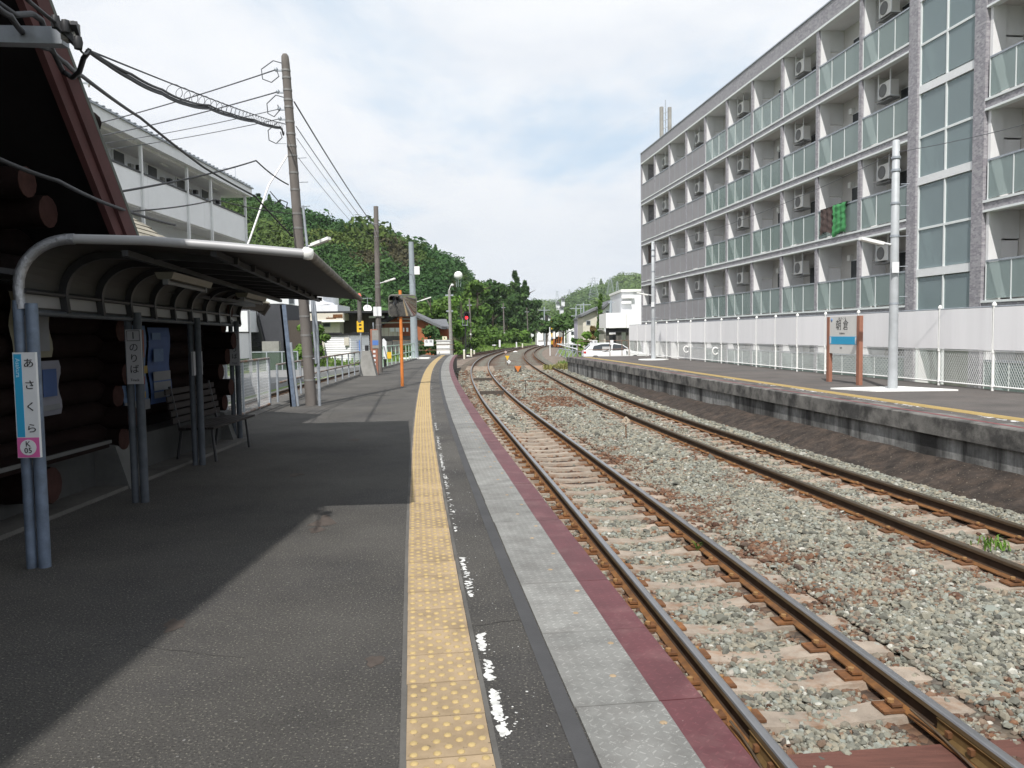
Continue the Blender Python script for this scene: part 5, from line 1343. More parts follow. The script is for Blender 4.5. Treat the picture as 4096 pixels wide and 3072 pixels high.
# ------------------------------------------------------------------ on platform 2
def lamp_pole(label, base, h, arm, plate):
    t = thing('lamp_post', label, 'lamp post', base, 0, 'grey lamp posts on the opposite platform')
    mb = MB(); mb.tube([(0, 0, -.1), (0, 0, h * .5), (-.0, 0, h - .02), (0, 0, h)], [.112, .098, .082, .05], 14); mb.build('shaft', mat('lamp_post_grey_%d' % int(h * 100), (.42, .44, .46), .55, .1, .12, 4), t, True)
    if plate == 0:
        mb = MB(); mb.add([(-.6, -.45, .0), (1.25, -.55, .0), (.55, .75, .0), (-1.25, .55, .0), (-.6, -.45, .035), (1.25, -.55, .035), (.55, .75, .035), (-1.25, .55, .035)], [(0, 3, 2, 1), (4, 5, 6, 7), (0, 1, 5, 4), (1, 2, 6, 5), (2, 3, 7, 6), (3, 0, 4, 7)])
    else: mb = MB(); mb.lathe([(.001, 0), (.78, 0), (.78, .05), (.001, .06)], (0, 0, 0), 20)
    mb.build('base_slab', M['white_paint'], t, True)
    for z in (h * .62, h * .75, h * .88, h * .93, h * .35): mb = MB(); mb.tube([(0, 0, z - .025), (0, 0, z + .025)], .108, 12); mb.build('band', M['galv'], t, True)
    for z in (2.2, 2.9, 3.6, 4.3, 4.8): mb = MB(); mb.tube([(.08, -.08, z), (.26, -.12, z)], .008, 5); mb.build('step_bolt', M['galv'], t, True)
    mb = MB(); mb.bb(-.13, .03, -.165, -.15, 2.75, 3.0); mb.build('number_plate', M['paper'], t, True)
    mb = MB(); mb.tube([(-.10, 0, arm), (-.42, -.05, arm + .06)], .025, 6); mb.build('lamp_arm', M['white_metal'], t, True)
    mb = MB(); mb.bar((-.30, -.03, arm + .02), (-.85, -.1, arm + .14), .15, .07); mb.build('lamp_head', M['white_paint'], t, True)
    return t
lamp_pole('tall grey lamp post standing on a white slab beside the station board', (9.02, 18.83, 0), 5.83, 3.42, 0)
lamp_pole('thinner-looking grey lamp post on a round white base farther along the opposite platform', (7.37, 41.4, 0), 6.1, 3.35, 1)
sb0, sb1 = Vector((8.86, 22.2, 0)), Vector((9.0, 20.6, 0)); dv = (sb1 - sb0); L = dv.length
t = thing('station_name_board', 'white station name board with a blue band between two brown posts', 'station board', sb0, math.atan2(dv.y, dv.x))
for x in (0, L): mb = MB(); mb.bb(x - .07, x + .07, -.05, .05, -.05, 1.80); mb.build('post', M['post_brown'], t, True)
mb = MB(); mb.bb(.071, L - .071, -.035, .035, .80, 1.80); mb.build('board', mat('board_white', (.66, .65, .63), .5, 0, .05, 3), t, True)
mb = MB(); mb.bb(.071, L - .071, -.040, -.035, 1.05, 1.26); mb.build('blue_band', M['blue'], t, True)
for x in (.10, L - .16): mb = MB(); mb.bb(x, x + .06, -.043, -.040, 1.07, 1.24); mb.build('arrow_end', M['paper'], t, True)
text('朝 倉', .30, 'x', M['ink'], t, (L / 2 - .05, -.036, 1.55), (R(90), 0, 0)).name = 'lettering'
text('あ さ く ら', .085, 'x', M['ink'], t, (L / 2 - .05, -.036, 1.735), (R(90), 0, 0)).name = 'lettering'
text('Asakura', .085, 'x', M['ink'], t, (L / 2 - .05, -.036, 1.345), (R(90), 0, 0)).name = 'lettering'
text('K05', .07, 'x', M['ink'], t, (L / 2 - .1, -.036, .95), (R(90), 0, 0)).name = 'lettering'
mb = MB(); mb.lathe([(.05, 0), (.05, .004), (.001, .004)], (0, 0, 0), 10); o = mb.build('emblem', M['bluel'], t, True); o.location = (.18, -.035, 1.71); o.rotation_euler = (R(90), 0, 0)
# end rails of platform 2, with a notice
E0 = on(2312, 1428, 0); E1_ = on(2516, 1422, 0)
t = thing('platform_end_barrier', 'rust-brown pipe rails across the end of the opposite platform', 'barrier', E0)
px_ = [E0.lerp(E1_, k) for k in (0, .62, .86, 1.0)]
for p in px_: mb = MB(); mb.tube([p, p + Vector((0, 0, .98))], .026, 6); mb.build('post', mat('brown_rail', (.20, .13, .10), .8, 0, .3, 5) if 'brown_rail' not in bpy.data.materials else bpy.data.materials['brown_rail'], t)
for z in (.42, .95): mb = MB(); mb.tube([E0 + Vector((0, 0, z)), E1_ + Vector((0, 0, z))], .024, 6); mb.build('rail', bpy.data.materials['brown_rail'], t)
c = E0.lerp(E1_, .30)
notice('white danger notice on the brown rails at the end of the opposite platform', (c.x, c.y - .06, .84), .46, .32, (('危  険', .14, .05),))
c = E0.lerp(E1_, .64); notice('blank pale plate low on the brown rails in front of the car', (c.x - .3, c.y - .06, .42), .5, .34, (), 0, mat('pale_plate', (.5, .5, .5), .6)); c = E0.lerp(E1_, .655)
notice('small white plate high on the brown rails above the car roof', (c.x, c.y - .07, .84), .2, .3, ())

# ------------------------------------------------------------------ white car parked below
CP = Vector((at(2335, 1420, 54).x, 54.0, -0.74))
car = thing('parked_car', 'white hatchback with dark windows parked behind the brown rails', 'car', CP + Vector((2.15, 0.9, 0)), R(180))
# local: nose at -x after the half turn points to the right; build nose at -X
prof = [(-2.15, .45), (-2.12, .72), (-1.75, .86), (-1.15, .94), (-.55, 1.36), (.1, 1.50), (.95, 1.50), (1.55, 1.40), (1.95, 1.10), (2.12, .98), (2.17, .70), (2.10, .40), (1.95, .28), (-1.95, .26)]
mb = MB(); wd = [.80, .84, .86, .87, .68, .64, .64, .64, .76, .82, .85, .85, .80, .80]
nP = len(prof)
vs = [(x, -w, z) for (x, z), w in zip(prof, wd)] + [(x, w, z) for (x, z), w in zip(prof, wd)]
mb.add(vs, [tuple(range(nP)), tuple(range(2 * nP - 1, nP - 1, -1))] + [(i, nP + i, nP + (i + 1) % nP, (i + 1) % nP) for i in range(nP)])
o = mb.build('body', M['carwhite'], car, True); bv = o.modifiers.new('soft', 'BEVEL'); bv.width, bv.segments = .06, 3
for p in o.data.polygons: p.use_smooth = True
for s in (-1, 1):
    mb = MB()
    def wv(x, z): f = (z - .94) / .56; return (x, s * (.855 - .20 * f + .012), z)
    mb.add([wv(-1.0, .98), wv(-.5, 1.34), wv(.15, 1.43), wv(.2, .99)], [(0, 1, 2, 3) if s < 0 else (3, 2, 1, 0)]); mb.build('side_window', M['pane'], car, True)
    mb = MB(); mb.add([wv(.28, .99), wv(.24, 1.43), wv(.95, 1.42), wv(1.45, 1.30), wv(1.55, 1.06)], [(0, 1, 2, 3, 4) if s < 0 else (4, 3, 2, 1, 0)]); mb.build('side_window', M['pane'], car, True)
    for x in (-1.35, 1.35):
        w_ = MB(); w_.lathe([(.20, -.10), (.32, -.10), (.335, -.06), (.335, .06), (.32, .10), (.20, .10)], (0, 0, 0), 18); w_ = w_.build('wheel', M['tyre'], car, True); w_.location = (x, s * .76, .335); w_.rotation_euler = (R(90), 0, 0)
        h = MB(); h.lathe([(.001, .09), (.20, .085), (.21, .06)], (0, 0, 0), 12); h.lathe([(.21, -.06), (.20, -.085), (.001, -.09)], (0, 0, 0), 12); h.build('rim', M['galv'], w_, True)
    mb = MB(); mb.box((2.06, s * .72, .88), (.16, .22, .14)); mb.build('tail_lamp', M['red'], car, True)
    mb = MB(); mb.box((-2.08, s * .64, .68), (.14, .3, .12)); mb.build('headlight', M['paper'], car, True)
    mb = MB(); mb.box((-.75, s * .98, 1.0), (.1, .16, .11)); mb.build('wing_mirror', M['carwhite'], car, True)
mb = MB(); mb.add([(1.60, -.58, 1.40), (1.99, -.66, 1.10), (1.99, .66, 1.10), (1.60, .58, 1.40)], [(0, 1, 2, 3)]); o = mb.build('rear_window', M['pane'], car, True); o.location = (.03, 0, .02)
mb = MB(); mb.add([(-1.13, -.66, .97), (-.57, -.60, 1.36), (-.57, .60, 1.36), (-1.13, .66, .97)], [(3, 2, 1, 0)]); o = mb.build('windscreen', M['pane'], car, True); o.location = (-.02, 0, .02)
mb = MB(); mb.bb(2.155, 2.185, -.26, .26, .62, .75); mb.build('number_plate', M['paper'], car, True)

# ------------------------------------------------------------------ small markers between the tracks
def diamond(label, base, h, size, ch, cols, plate2=None):
    t = thing('track_marker', label, 'track marker', base)
    mb = MB(); mb.tube([(0, 0, -.05), (0, 0, h)], .014, 6); mb.build('stake', M['rust'], t, True)
    mb = MB(); s = size / 2; mb.prism([(s, -.02, h), (0, -.02, h + s), (-s, -.02, h), (0, -.02, h - s)], (0, 0, 0), (0, .012, 0)); mb.build('plate', cols, t, True)
    if ch: text(ch, size * .55, 'x', M['ink'], t, (0, -.022, h), (R(90), 0, 0)).name = 'lettering'
    return t
g_ = on(2504, 1757, -.9); dm = mat('rusty_white', (.44, .37, .29), .8, 0, .25, 20, col2=(.30, .17, .09), thr=(.5, .7))
diamond('rust-stained diamond marker with the number two between the tracks', g_, .42, .19, '2', dm)
g_ = on(2102, 1575, -.9); t = thing('track_marker', 'thin stake bearing the bare number three between the tracks', 'track marker', g_)
mb = MB(); mb.tube([(0, 0, -.05), (0, 0, .38)], .014, 6); mb.build('stake', M['dark_steel'], t, True); text('3', .22, 'x', M['ink'], t, (0, 0, .46), (R(90), 0, 0), .006).name = 'lettering'
g_ = on(2036, 1470, -.95); diamond('small white diamond marker with the number six below a yellow triangle', g_, .42, .30, '6', M['paper'])
def tri(label, base, h, s, back):
    t = thing('track_marker', label, 'track marker', base); mb = MB(); mb.tube([(0, .02, -.05), (0, .02, h)], .03, 6); mb.build('stake', M['dark_steel'], t, True)
    if back: mb = MB(); mb.bb(-s / 2, s / 2, .0, .02, h - .30, h + .05); mb.build('dark_plate', M['oldwood'], t, True)
    mb = MB(); mb.prism([(-s / 2, -.012, h + .05), (s / 2, -.012, h + .05), (0, -.012, h - .32)], (0, 0, 0), (0, .01, 0)); mb.build('triangle', M['orange' if back else 'yellow'], t, True); return t
tri('orange triangle on a dark square plate between the tracks', on(2072, 1500, -.95), .48, .40, True)
tri('yellow triangle plate above the diamond with the number six', on(2030, 1462, -.95), .70, .34, False)
g_ = on(2026, 1460, -.95); diamond('tiny pinkish diamond plate topmost above the yellow triangle', g_ + Vector((-.06, .6, 0)), 1.0, .24, None, mat('pink_plate', (.5, .4, .37), .8))
for k, (x, y, h, lab) in enumerate(((1857, 1436, .55, 'short cream post where the near platform ends'), (1885, 1428, .5, 'second short cream post past the near platform, taller in view'), (1897, 1420, .3, 'smallest cream post by the low track past the near platform'), (2090, 1396, .5, 'cream post between the joining rails'))):
    p = on(x, y, -1.0); t = thing('marker_post', lab, 'marker post', p); mb = MB(); mb.bb(-.09, .09, -.09, .09, 0, h * 1.6); mb.build('shaft', mat('cream_post%d' % k, (.66, .63, .52), .8, 0, .1, 5), t, True); mb = MB(); mb.lathe([(.12, h * 1.6), (.08, h * 1.6 + .06), (.001, h * 1.6 + .08)], (0, 0, 0), 8); mb.build('cap', M['paper'], t, True)
for k, (x, y, lab) in enumerate(((1871, 1429, 'white boulder-like stone by the cream posts'), (2061, 1410, 'round white stone lying among the joining tracks'))):
    p = on(x, y, -1.0); o = place('white_stone', stone_mesh(60 + k).copy(), None, p + Vector((0, 0, .1)), (0, 0, .4), (.34, .3, .22)); o.data.materials.clear(); o.data.materials.append(M['white_paint']); tag(o, lab, 'stone')
# narrow timber boards across the track ahead and a painted sleeper
for k, (y_, lab) in enumerate(((31.5, 'brown board laid across the near track, nearer one'), (41.0, 'brown board laid across the near track, farther one'))):
    p, _, rz = c1.frame(y_, 0, -.90); t = tag(MB().bb(-.48, .48, -.1, .1, 0, .12).build('track_board', M['oldwood'], None, True), lab, 'board'); t.location, t.rotation_euler = p, (0, 0, rz)
# weeds
def weed(label, p, h, n, seed, m_='leafbright', sp=.1):
    r = random.Random(seed); t = thing('weed', label, 'weed', p); mb = MB()
    for i in range(n):
        a = r.uniform(0, 6.28); ln = h * r.uniform(.6, 1.1); o_ = Vector((r.uniform(-sp, sp), r.uniform(-sp, sp), 0)); d = Vector((math.cos(a), math.sin(a), 0)); s_ = d.cross(Vector((0, 0, 1))) * h * .06
        m1 = o_ + d * ln * .25 + Vector((0, 0, ln * .7)); e_ = o_ + d * ln * .65 + Vector((0, 0, ln * .85))
        mb.add([o_ - s_, o_ + s_, m1 + s_, m1 - s_, e_], [(0, 1, 2, 3), (3, 2, 4)])
    mb.build('blades', M[m_], t, True)
weed('small green weed beside the right rail of the near track', on(2788, 2205, -.93), .13, 14, 2, sp=.03)
weed('patch of green weeds between the rails of the far track', on(3965, 2190, -.93), .12, 60, 3, sp=.16)
weed('thin stalky weed by the far rail above the green patch', on(3970, 2110, -.93), .2, 10, 4, 'leafbrown', .04)
weed('yellowed grass tuft against the end wall of the opposite platform', on(2235, 1478, -.95), .42, 260, 5, 'drygrass', 1.0)
weed('greenish grass tuft at the end corner of the opposite platform', on(2262, 1468, -.95), .36, 140, 6, 'drygrass', .7)
# ------------------------------------------------------------------ cables
def cable(label, pts, r_, m_='cable', sag=0.0, n=14, group='overhead cables', name='overhead_cable'):
    pts = [Vector(p) for p in pts]; out = []
    for a, c in zip(pts[:-1], pts[1:]):
        for i in range(n + (1 if c is pts[-1] else 0)):
            u = i / n; p = a.lerp(c, u); p.z -= sag * 4 * u * (1 - u); out.append(p)
    mb = MB(); mb.tube(out, r_, 5); o = mb.build(name, M[m_]); tag(o, label, 'cable', group); return out
def P1(z, dx=-.12): c = P1B.lerp(P1T, z / 7.34); return c + Vector((dx, -.05, 0))
L_ = [((345, 505), 7.0, 'highest'), ((362, 552), 6.55, 'second highest'), ((385, 578), 6.2, 'third highest'), ((400, 602), 6.0, 'fourth highest')]
for i, ((x, y), z, nm) in enumerate(L_):
    e = atx(x, y, -10.6); a = P1(z, -.22); far = a + (e - a) * 1.35
    cable('%s of the dark wires slanting from the banded pole down to the left' % nm, [a, e], .014 if i < 2 else .009, 'cablegrey', .05)
    cable('green sleeve on the %s wire in front of the white flats' % nm, [e, far], .016, 'cablegreen', .0, 4, 'green sleeves on the wires', 'cable_sleeve')
# crossarm with its fittings, close overhead on the left
ca = thing('cable_crossarm', 'grey steel crossarm with clamps reaching in at the top left corner', 'crossarm', (-3.05, 4.2, 0))
a0, a1 = at(-700, 128, 4.2), at(262, 150, 4.2)
mb = MB(); mb.bar(a0, a1, .07, .085); mb.build('arm', M['galv'], ca)
mb = MB(); mb.tube([Vector((a0.x, 4.25, 0)), Vector((a0.x, 4.25, a0.z + .5))], .09, 10); mb.build('pole', M['woodpole'], ca)
k1 = at(310, 178, 4.15); k2 = at(222, 92, 4.1)
mb = MB(); mb.bar(k2, k1, .045, .03); mb.build('clamp_plate', M['dark_steel'], ca); mb = MB(); mb.bar(k2 + Vector((.09, 0, 0)), k1 + Vector((0, 0, .05)), .03, .03); mb.build('clamp_plate', M['dark_steel'], ca)
c = at(282, 128, 4.15); mb = MB(); mb.bb(c.x - .035, c.x + .035, c.y - .03, c.y + .03, c.z - .045, c.z + .045); mb.build('insulator', M['conc'], ca)
for q in ((222, 88), (262, 106), (312, 172)): c = at(*q, 4.1); mb = MB(); mb.lathe([(.02, -.03), (.026, 0), (.02, .03)], c, 6); mb.build('bolt', M['dark_steel'], ca)
E1 = P1(5.9); E2 = at(356, 202, 4.6); E3 = k1
cable('thin hanger wire that carries the looped cable bundle to the banded pole', [E1, E2, E3], .006, 'cable', .03)
cable('hanger wire running on up from the crossarm clamp to the top edge', [k2, at(110, 0, 3.7), at(0, -120, 3.5)], .010)
def hang(t): p = E1.lerp(E2, t); p.z -= .03 * 4 * t * (1 - t); return p
bn = [(0, .16), (.015, .20), (.03, .10), (.06, .07), (.2, .085), (.4, .07), (.58, .085), (.70, .07), (.79, .10), (.86, .075), (.93, .045), (1.0, .0)]
for k in range(3):
    cable('%s strand of the thick black bundle looping below the hanger wire' % ('upper', 'middle', 'lower')[k], [hang(t) - Vector((.01 * (k == 1), 0, d + .018 * k * (t < .99))) for t, d in bn], .010, 'cable', .010, 6)
mb = MB(); mb.tube([hang(t) + Vector((.045 * math.cos(t * 230), 0, -.045 + .05 * math.sin(t * 230))) for t in np.linspace(.04, .84, 420)], .003, 3, caps=False)
tag(mb.build('spiral_hanger', M['cablegrey']), 'thin coiled wire holding the black cable bundle under its hanger wire', 'cable', 'overhead cables')
cable('cable loop dropping from the ring point beside the crossarm', [E2, at(335, 230, 4.7), at(318, 285, 4.8), at(290, 310, 4.9), at(250, 285, 4.9), at(205, 190, 4.6), at(165, 80, 4.3), at(130, 55, 4.2), at(60, 60, 4.0), at(-40, -10, 3.8)], .016, 'cable', 0, 5)
cable('second cable curving across the gable near the crossarm', [at(-40, 0, 3.7), at(40, 62, 3.9), at(110, 150, 4.3), at(200, 195, 4.6), at(260, 250, 4.9), at(325, 302, 6.0), at(560, 470, 9.0), at(814, 669, 12.0), at(1019, 784, 14.6), P1(4.02 - .45)], .016, 'cable', .01, 6)
cable('dark wire sweeping across the gable from the left edge', [at(-60, 610, 4.3), at(230, 722, 5.0), at(458, 826, 6.3), at(700, 900, 9.5)], .014, 'cable', .01, 8)
cable('dark wire from the banded pole to the left, across the white balcony front', [P1(4.65), at(1024, 642, 15.5), at(446, 772, 9.0)], .014, 'cable', .04)
cable('lower dark wire from the banded pole crossing the white balcony front', [P1(4.05), at(862, 799, 13.2), at(500, 846, 9.5)], .010, 'cable', .03)
cable('coiled slack of wire hanging beside the banded pole', [at(1080, 765, 16.5), at(1110, 800, 16.6), at(1145, 832, 16.7), at(1150, 810, 16.7), at(1120, 798, 16.7), at(1100, 815, 16.7)], .010, 'cable', 0, 5)
cable('pale guy wire in a sleeve from the banded pole down behind the shelter', [P1(5.25, -.1), at(1075, 740, 16.3), at(1000, 955, 16.0), at(960, 1060, 15.9)], .02, 'panel', 0, 6, 'guy wires', 'guy_wire')
for i, (za, zb_, r_, nm) in enumerate(((6.35, 5.75, .016, 'thick'), (5.85, 5.45, .010, 'second'), (5.6, 5.2, .006, 'third, faint'), (5.2, 5.0, .006, 'lowest, faint'))):
    cable('%s wire running from the banded pole to the next pole along the platform' % nm, [P1(za, .13), P2B.lerp(P2T, zb_ / 6.58) + Vector((-.05, 0, 0))], r_, 'cablegrey', .10)
cable('wire from the second pole to the plain grey steel pole', [P2B.lerp(P2T, .80), P3B.lerp(P3T, .72)], .012, 'cablegrey', .3)
cable('low wire from the second pole towards the shelter roof tip', [P2B.lerp(P2T, .42), at(1440, 1165, 30)], .012, 'cablegrey', .05)
a, c = Vector((7.37, 41.4, 6.0)), Vector((9.02, 18.83, 5.55))
cable('thin wire strung between the two lamp posts in front of the flats', [a, c], .008, 'cablegrey', .35)
cable('thin wire from the nearer lamp post off to the right edge', [c, at(4200, 470, 16.0)], .008, 'cablegrey', .05)
# ------------------------------------------------------------------ white flats on the left
LA = math.atan2(-0.0144, 1)
LO = Vector((-12.65, 38.6, -1.1)); la = thing('apartment_block', 'white three-storey block with open galleries behind the station roof', 'apartment building', LO, LA)
def lb(nm, x0, x1, s0, s1, z0, z1, mt, parent=None):
    mb = MB(); mb.bb(x0, x1, s0, s1, z0 + 1.1, z1 + 1.1); return mb.build(nm, mt, parent or la, True)
# local: x = 0 front, negative into the building; y = 0 the far end, negative nearer
lb('building_core', -9, -1.0, -30, -.4, -1, 8.2, M['whitewall'])
for z, top in ((6.06, 7.22), (3.28, 4.45), (.5, 1.7)):
    lb('gallery_floor', -1.0, -.02, -30, 0, z - .02, z + .12, M['facade']); 
    for k in range(6): lb('gallery_panel', -.06, 0, -30 + 5 * k + .01, -25 + 5 * k, z, top, M['siding'])
    lb('gallery_rail', -.09, .03, -30, .02, top, top + .06, M['dark_steel'])
    lb('gallery_panel', -1.0, -.06, -.06, 0, z, top, M['siding'])
    mt_z = z + 2.6
lb('ceiling', -1.0, -.02, -30, 0, 8.16, 8.24, M['facade']); lb('ceiling_second', -1.0, -.07, -30, -.07, 6.0, 6.055, M['facade'])
lb('roof_edge', -9, .25, -30, .3, 8.24, 8.62, M['white_metal']); lb('roof_sheet', -9.1, .32, -30.1, .38, 8.62, 8.68, M['galv'])
for k in range(75): lb('roof_rib', -9, .36, -29.9 + k * .4, -29.78 + k * .4, 8.68, 8.705, M['galv']) if k > 30 else None
for s in (-.08, -4.3, -6.7, -10.5, -13.5, -17.5, -21.5): lb('column', -.02, .08, s - .05, s + .05, -1, 8.3, M['white_metal'])
for z in (6.18, 3.4):
    for k in range(10):
        s = -2.4 - k * 2.55
        f_ = lb('window', -1.0, -.96, s - .42, s + .42, z + .95, z + 1.95, M['white_metal']); lb('pane', -.97, -.945, s - .36, s + .36, z + 1.0, z + 1.9, M['pane'], f_)
        lb('meter_box', -1.0, -.88, s + .7, s + .92, z + 1.3, z + 1.65, M['conc']); lb('vent_hood', -1.0, -.84, s + 1.3, s + 1.5, z + 1.55, z + 1.72, M['dark_steel'])
        if k % 2 == 0: lb('ceiling_lamp', -.55, -.45, s - .3, s + .3, z + 1.94, z + 1.98, M['white_paint'])
for s in (-.9, -1.5): lb('end_window', -1.1, -.99, s - .2, s + .2, 6.5, 7.8, M['dark'])
mb = MB(); mb.tube([(-.3, -.3, 9.7), (-.3, -.3, 10.6), (-.9, -.3, 10.6)], .02, 5); mb.build('roof_pipe', M['galv'], la, True)
# grey pole behind it
pb = at(312, 900, 46); pb.z = -1.1; t = thing('utility_pole', 'grey utility pole with a small crossarm behind the white flats', 'utility pole', pb)
hT = at(300, 255, 46).z + 1.1
mb = MB(); mb.tube([(0, 0, 0), (-.2, 0, hT)], [.2, .13], 10); mb.build('shaft', M['greypole'], t, True)
mb = MB(); mb.bar((-1.0, 0, hT - .9), (1.1, 0, hT - 1.1), .1, .1); mb.build('crossarm', M['galv'], t, True)
mb = MB(); mb.lathe([(.34, hT - .1), (.40, hT + .05), (.001, hT + .12)], (-.2, 0, 0), 10); mb.build('cap', M['galv'], t, True)
for x in (-.9, -.4, .6, 1.0): mb = MB(); mb.lathe([(.05, -.1), (.07, 0), (.05, .12)], (x, 0, hT - 1.2), 6); mb.build('insulator', M['conc'], t, True)
mb = MB(); mb.tube([(-1.3, 0, hT - .6), (-1.3, 0, hT + 4)], .02, 4); mb.build('aerial', M['galv'], t, True)

# ------------------------------------------------------------------ houses and sheds across the lane
def xz(x0, x1, y0, y1, Y):
    a, c = at(x0, y1, Y), at(x1, y0, Y); return a.x, c.x, a.z, c.z
def house(name, label, cat, x0, x1, ytop, ybot, Y, depth, wall, base=-1.14):
    a, c, _, zt = xz(x0, x1, ytop, ybot, Y); t = thing(name, label, cat, ((a + c) / 2, Y, base))
    mb = MB(); mb.bb(a, c, Y, Y + depth, base, zt); mb.build('wall', wall, t); return t, a, c, zt
def part(t, nm, mt, x0, x1, y0, y1, z0, z1, par=None): mb = MB(); mb.bb(x0, x1, y0, y1, z0, z1); return mb.build(nm, mt, par or t)
def window(t, x0, x1, yt, yb, Y, frame=None):
    a, c, zb, zt = xz(x0, x1, yt, yb, Y); f_ = part(t, 'window', frame or M['galv'], a, c, Y - .06, Y - .005, zb, zt); part(t, 'pane', M['pane'], a + .06, c - .06, Y - .075, Y - .061, zb + .06, zt - .06, f_)
# clad white shed
Y = 66.0; c0, cf = at(1402, 1445, Y), at(1402, 1340, Y)
zt, zb = cf.z, -1.0
sh_ = thing('storage_shed', 'white shed clad in horizontal boards beside the lane', 'shed', (c0.x, Y, zb))
lx, rx = at(1299, 1400, Y + 1.2), at(1476, 1400, Y + 2.5)
A_, B_, C_ = Vector((lx.x, Y + 1.2, 0)), Vector((c0.x, Y, 0)), Vector((rx.x, Y + 2.5, 0)); D_ = A_ + C_ - B_
mb = MB(); mb.prism([Vector((p.x, p.y, zb)) for p in (A_, B_, C_, D_)], (0, 0, 0), (0, 0, zt - zb)); mb.build('wall', M['siding'], sh_)
nb_ = 12; hb = (zt - zb - .35) / nb_
for (p, q) in ((A_, B_), (B_, C_)):
    d = (q - p).normalized(); nrm_ = Vector((d.y, -d.x, 0))
    for i in range(nb_):
        z = zb + .3 + i * hb; mb = MB()
        mb.prism([p + nrm_ * .005 + Vector((0, 0, z)), p + nrm_ * .06 + Vector((0, 0, z)), p + nrm_ * .015 + Vector((0, 0, z + hb - .012)), p + nrm_ * .005 + Vector((0, 0, z + hb - .012))], (0, 0, 0), q - p); mb.build('board', M['siding'], sh_)
mb = MB(); mb.prism([p + Vector((0, 0, zt)) for p in (A_ + Vector((-.2, -.1, 0)), B_ + Vector((0, -.25, 0)), C_ + Vector((.2, -.1, 0)), D_ + Vector((0, .2, 0)))], (0, 0, 0), (0, 0, .12)); mb.build('roof', M['dark_steel'], sh_)
for i in range(11): p = A_.lerp(B_, i / 10) if i < 7 else B_.lerp(C_, (i - 6) / 4.5); mb = MB(); mb.bb(p.x - .12, p.x + .12, p.y - .25, p.y + .4, zt + .12, zt + .22); mb.build('roof_rib', M['dark_steel'], sh_)
p = at(1388, 1365, Y + .1); mb = MB(); mb.bb(p.x - .2, p.x + .2, Y - .15, Y + .15, p.z - .35, p.z + .3); mb.build('meter_box', M['cream'], sh_)
p = at(1441, 1385, Y + 1.1); mb = MB(); mb.bb(p.x - .05, p.x + .05, Y + .8, Y + 1.0, p.z - .4, p.z + .5); mb.build('door_slot', M['bluep'], sh_)
# black clad house
t, a, c, zt = house('house', 'tall black-clad house corner left of the banded pole', 'house', 930, 1128, 1214, 1440, 62, 7, M['darkwall'])
part(t, 'annex', M['oldwood'], c, c + 1.6, 62.5, 68, -1.14, zt - 1.3); q = at(1080, 1400, 61.5)
part(t, 'garden_wall', M['conc'], at(1055, 1400, 61).x, at(1122, 1400, 61).x, 60.6, 61.2, -1.14, at(1100, 1365, 61).z)
mb = MB(); mb.bar(at(1020, 1240, 61.6), at(1060, 1400, 61.6), .2, .1); mb.build('stair_rail', M['dark_steel'], t)
for i in range(7): p = at(1000 + i * 8, 1300 + i * 17, 61.7); mb = MB(); mb.bb(p.x - 1.1, p.x + .1, 60.9, 61.8, p.z - .06, p.z); mb.build('stair_tread', M['dark_steel'], t)
part(t, 'white_bay', M['whitewall'], at(900, 1300, 60).x, at(1000, 1300, 60).x, 59.5, 62, at(900, 1330, 60).z, at(900, 1245, 60).z)
# white house behind
t, a, c, zt = house('house', 'white upper house with a dark window behind the black-clad house', 'house', 985, 1290, 1170, 1420, 86, 8, M['whitewall'])
window(t, 1155, 1178, 1192, 1217, 86); window(t, 1231, 1238, 1195, 1215, 86)
a2, c2_, zb2, zt2 = xz(1288, 1350, 1219, 1300, 85.5); part(t, 'lower_wing', M['whitewall'], a2 - 1, c2_, 85.5, 92, -1.14, zt2)
mb = MB(); a3 = at(1288, 1198, 85.8); a4 = at(1312, 1217, 85.8); mb.prism([Vector((a3.x - 1, 85.8, zt2)), Vector((a3.x - 1, 85.8, a3.z)), Vector((a3.x, 85.8, a3.z)), Vector((a4.x, 85.8, a4.z))], (0, 0, 0), (0, 4, 0)); mb.build('gable_wing', M['whitewall'], t)
# rusty fascia
t, a, c, zt = house('house', 'low cream building with a peeling rust-stained fascia', 'house', 1180, 1358, 1285, 1420, 78, 6, M['cream'])
f0, f1, fz0, fz1 = xz(1178, 1374, 1252, 1283, 77.4); part(t, 'fascia', mat('peeling_fascia', (.60, .55, .48), .8, 0, .1, .5, col2=(.30, .10, .06), thr=(.56, .60)), f0, f1, 77.2, 84, fz0, fz1); part(t, 'fascia_lip', M['white_paint'], f0, f1 + .1, 77.1, 77.35, fz0 - .18, fz0); part(t, 'roof_line', M['dark_steel'], f0 - 5, f1 + 6, 77.8, 84, fz1, fz1 + .2)
q0_, q1_, r0_, r1_ = xz(1333, 1371, 1257, 1272, 77.3); part(t, 'rust_patch', M['rust'], q0_, q1_, 77.17, 77.21, r0_, r1_); q0_, q1_, r0_, r1_ = xz(1305, 1345, 1270, 1275, 77.3); part(t, 'rust_patch', M['rust'], q0_, q1_, 77.17, 77.21, r0_, r1_)
window(t, 1242, 1272, 1290, 1312, 78); window(t, 1291, 1322, 1290, 1309, 78)
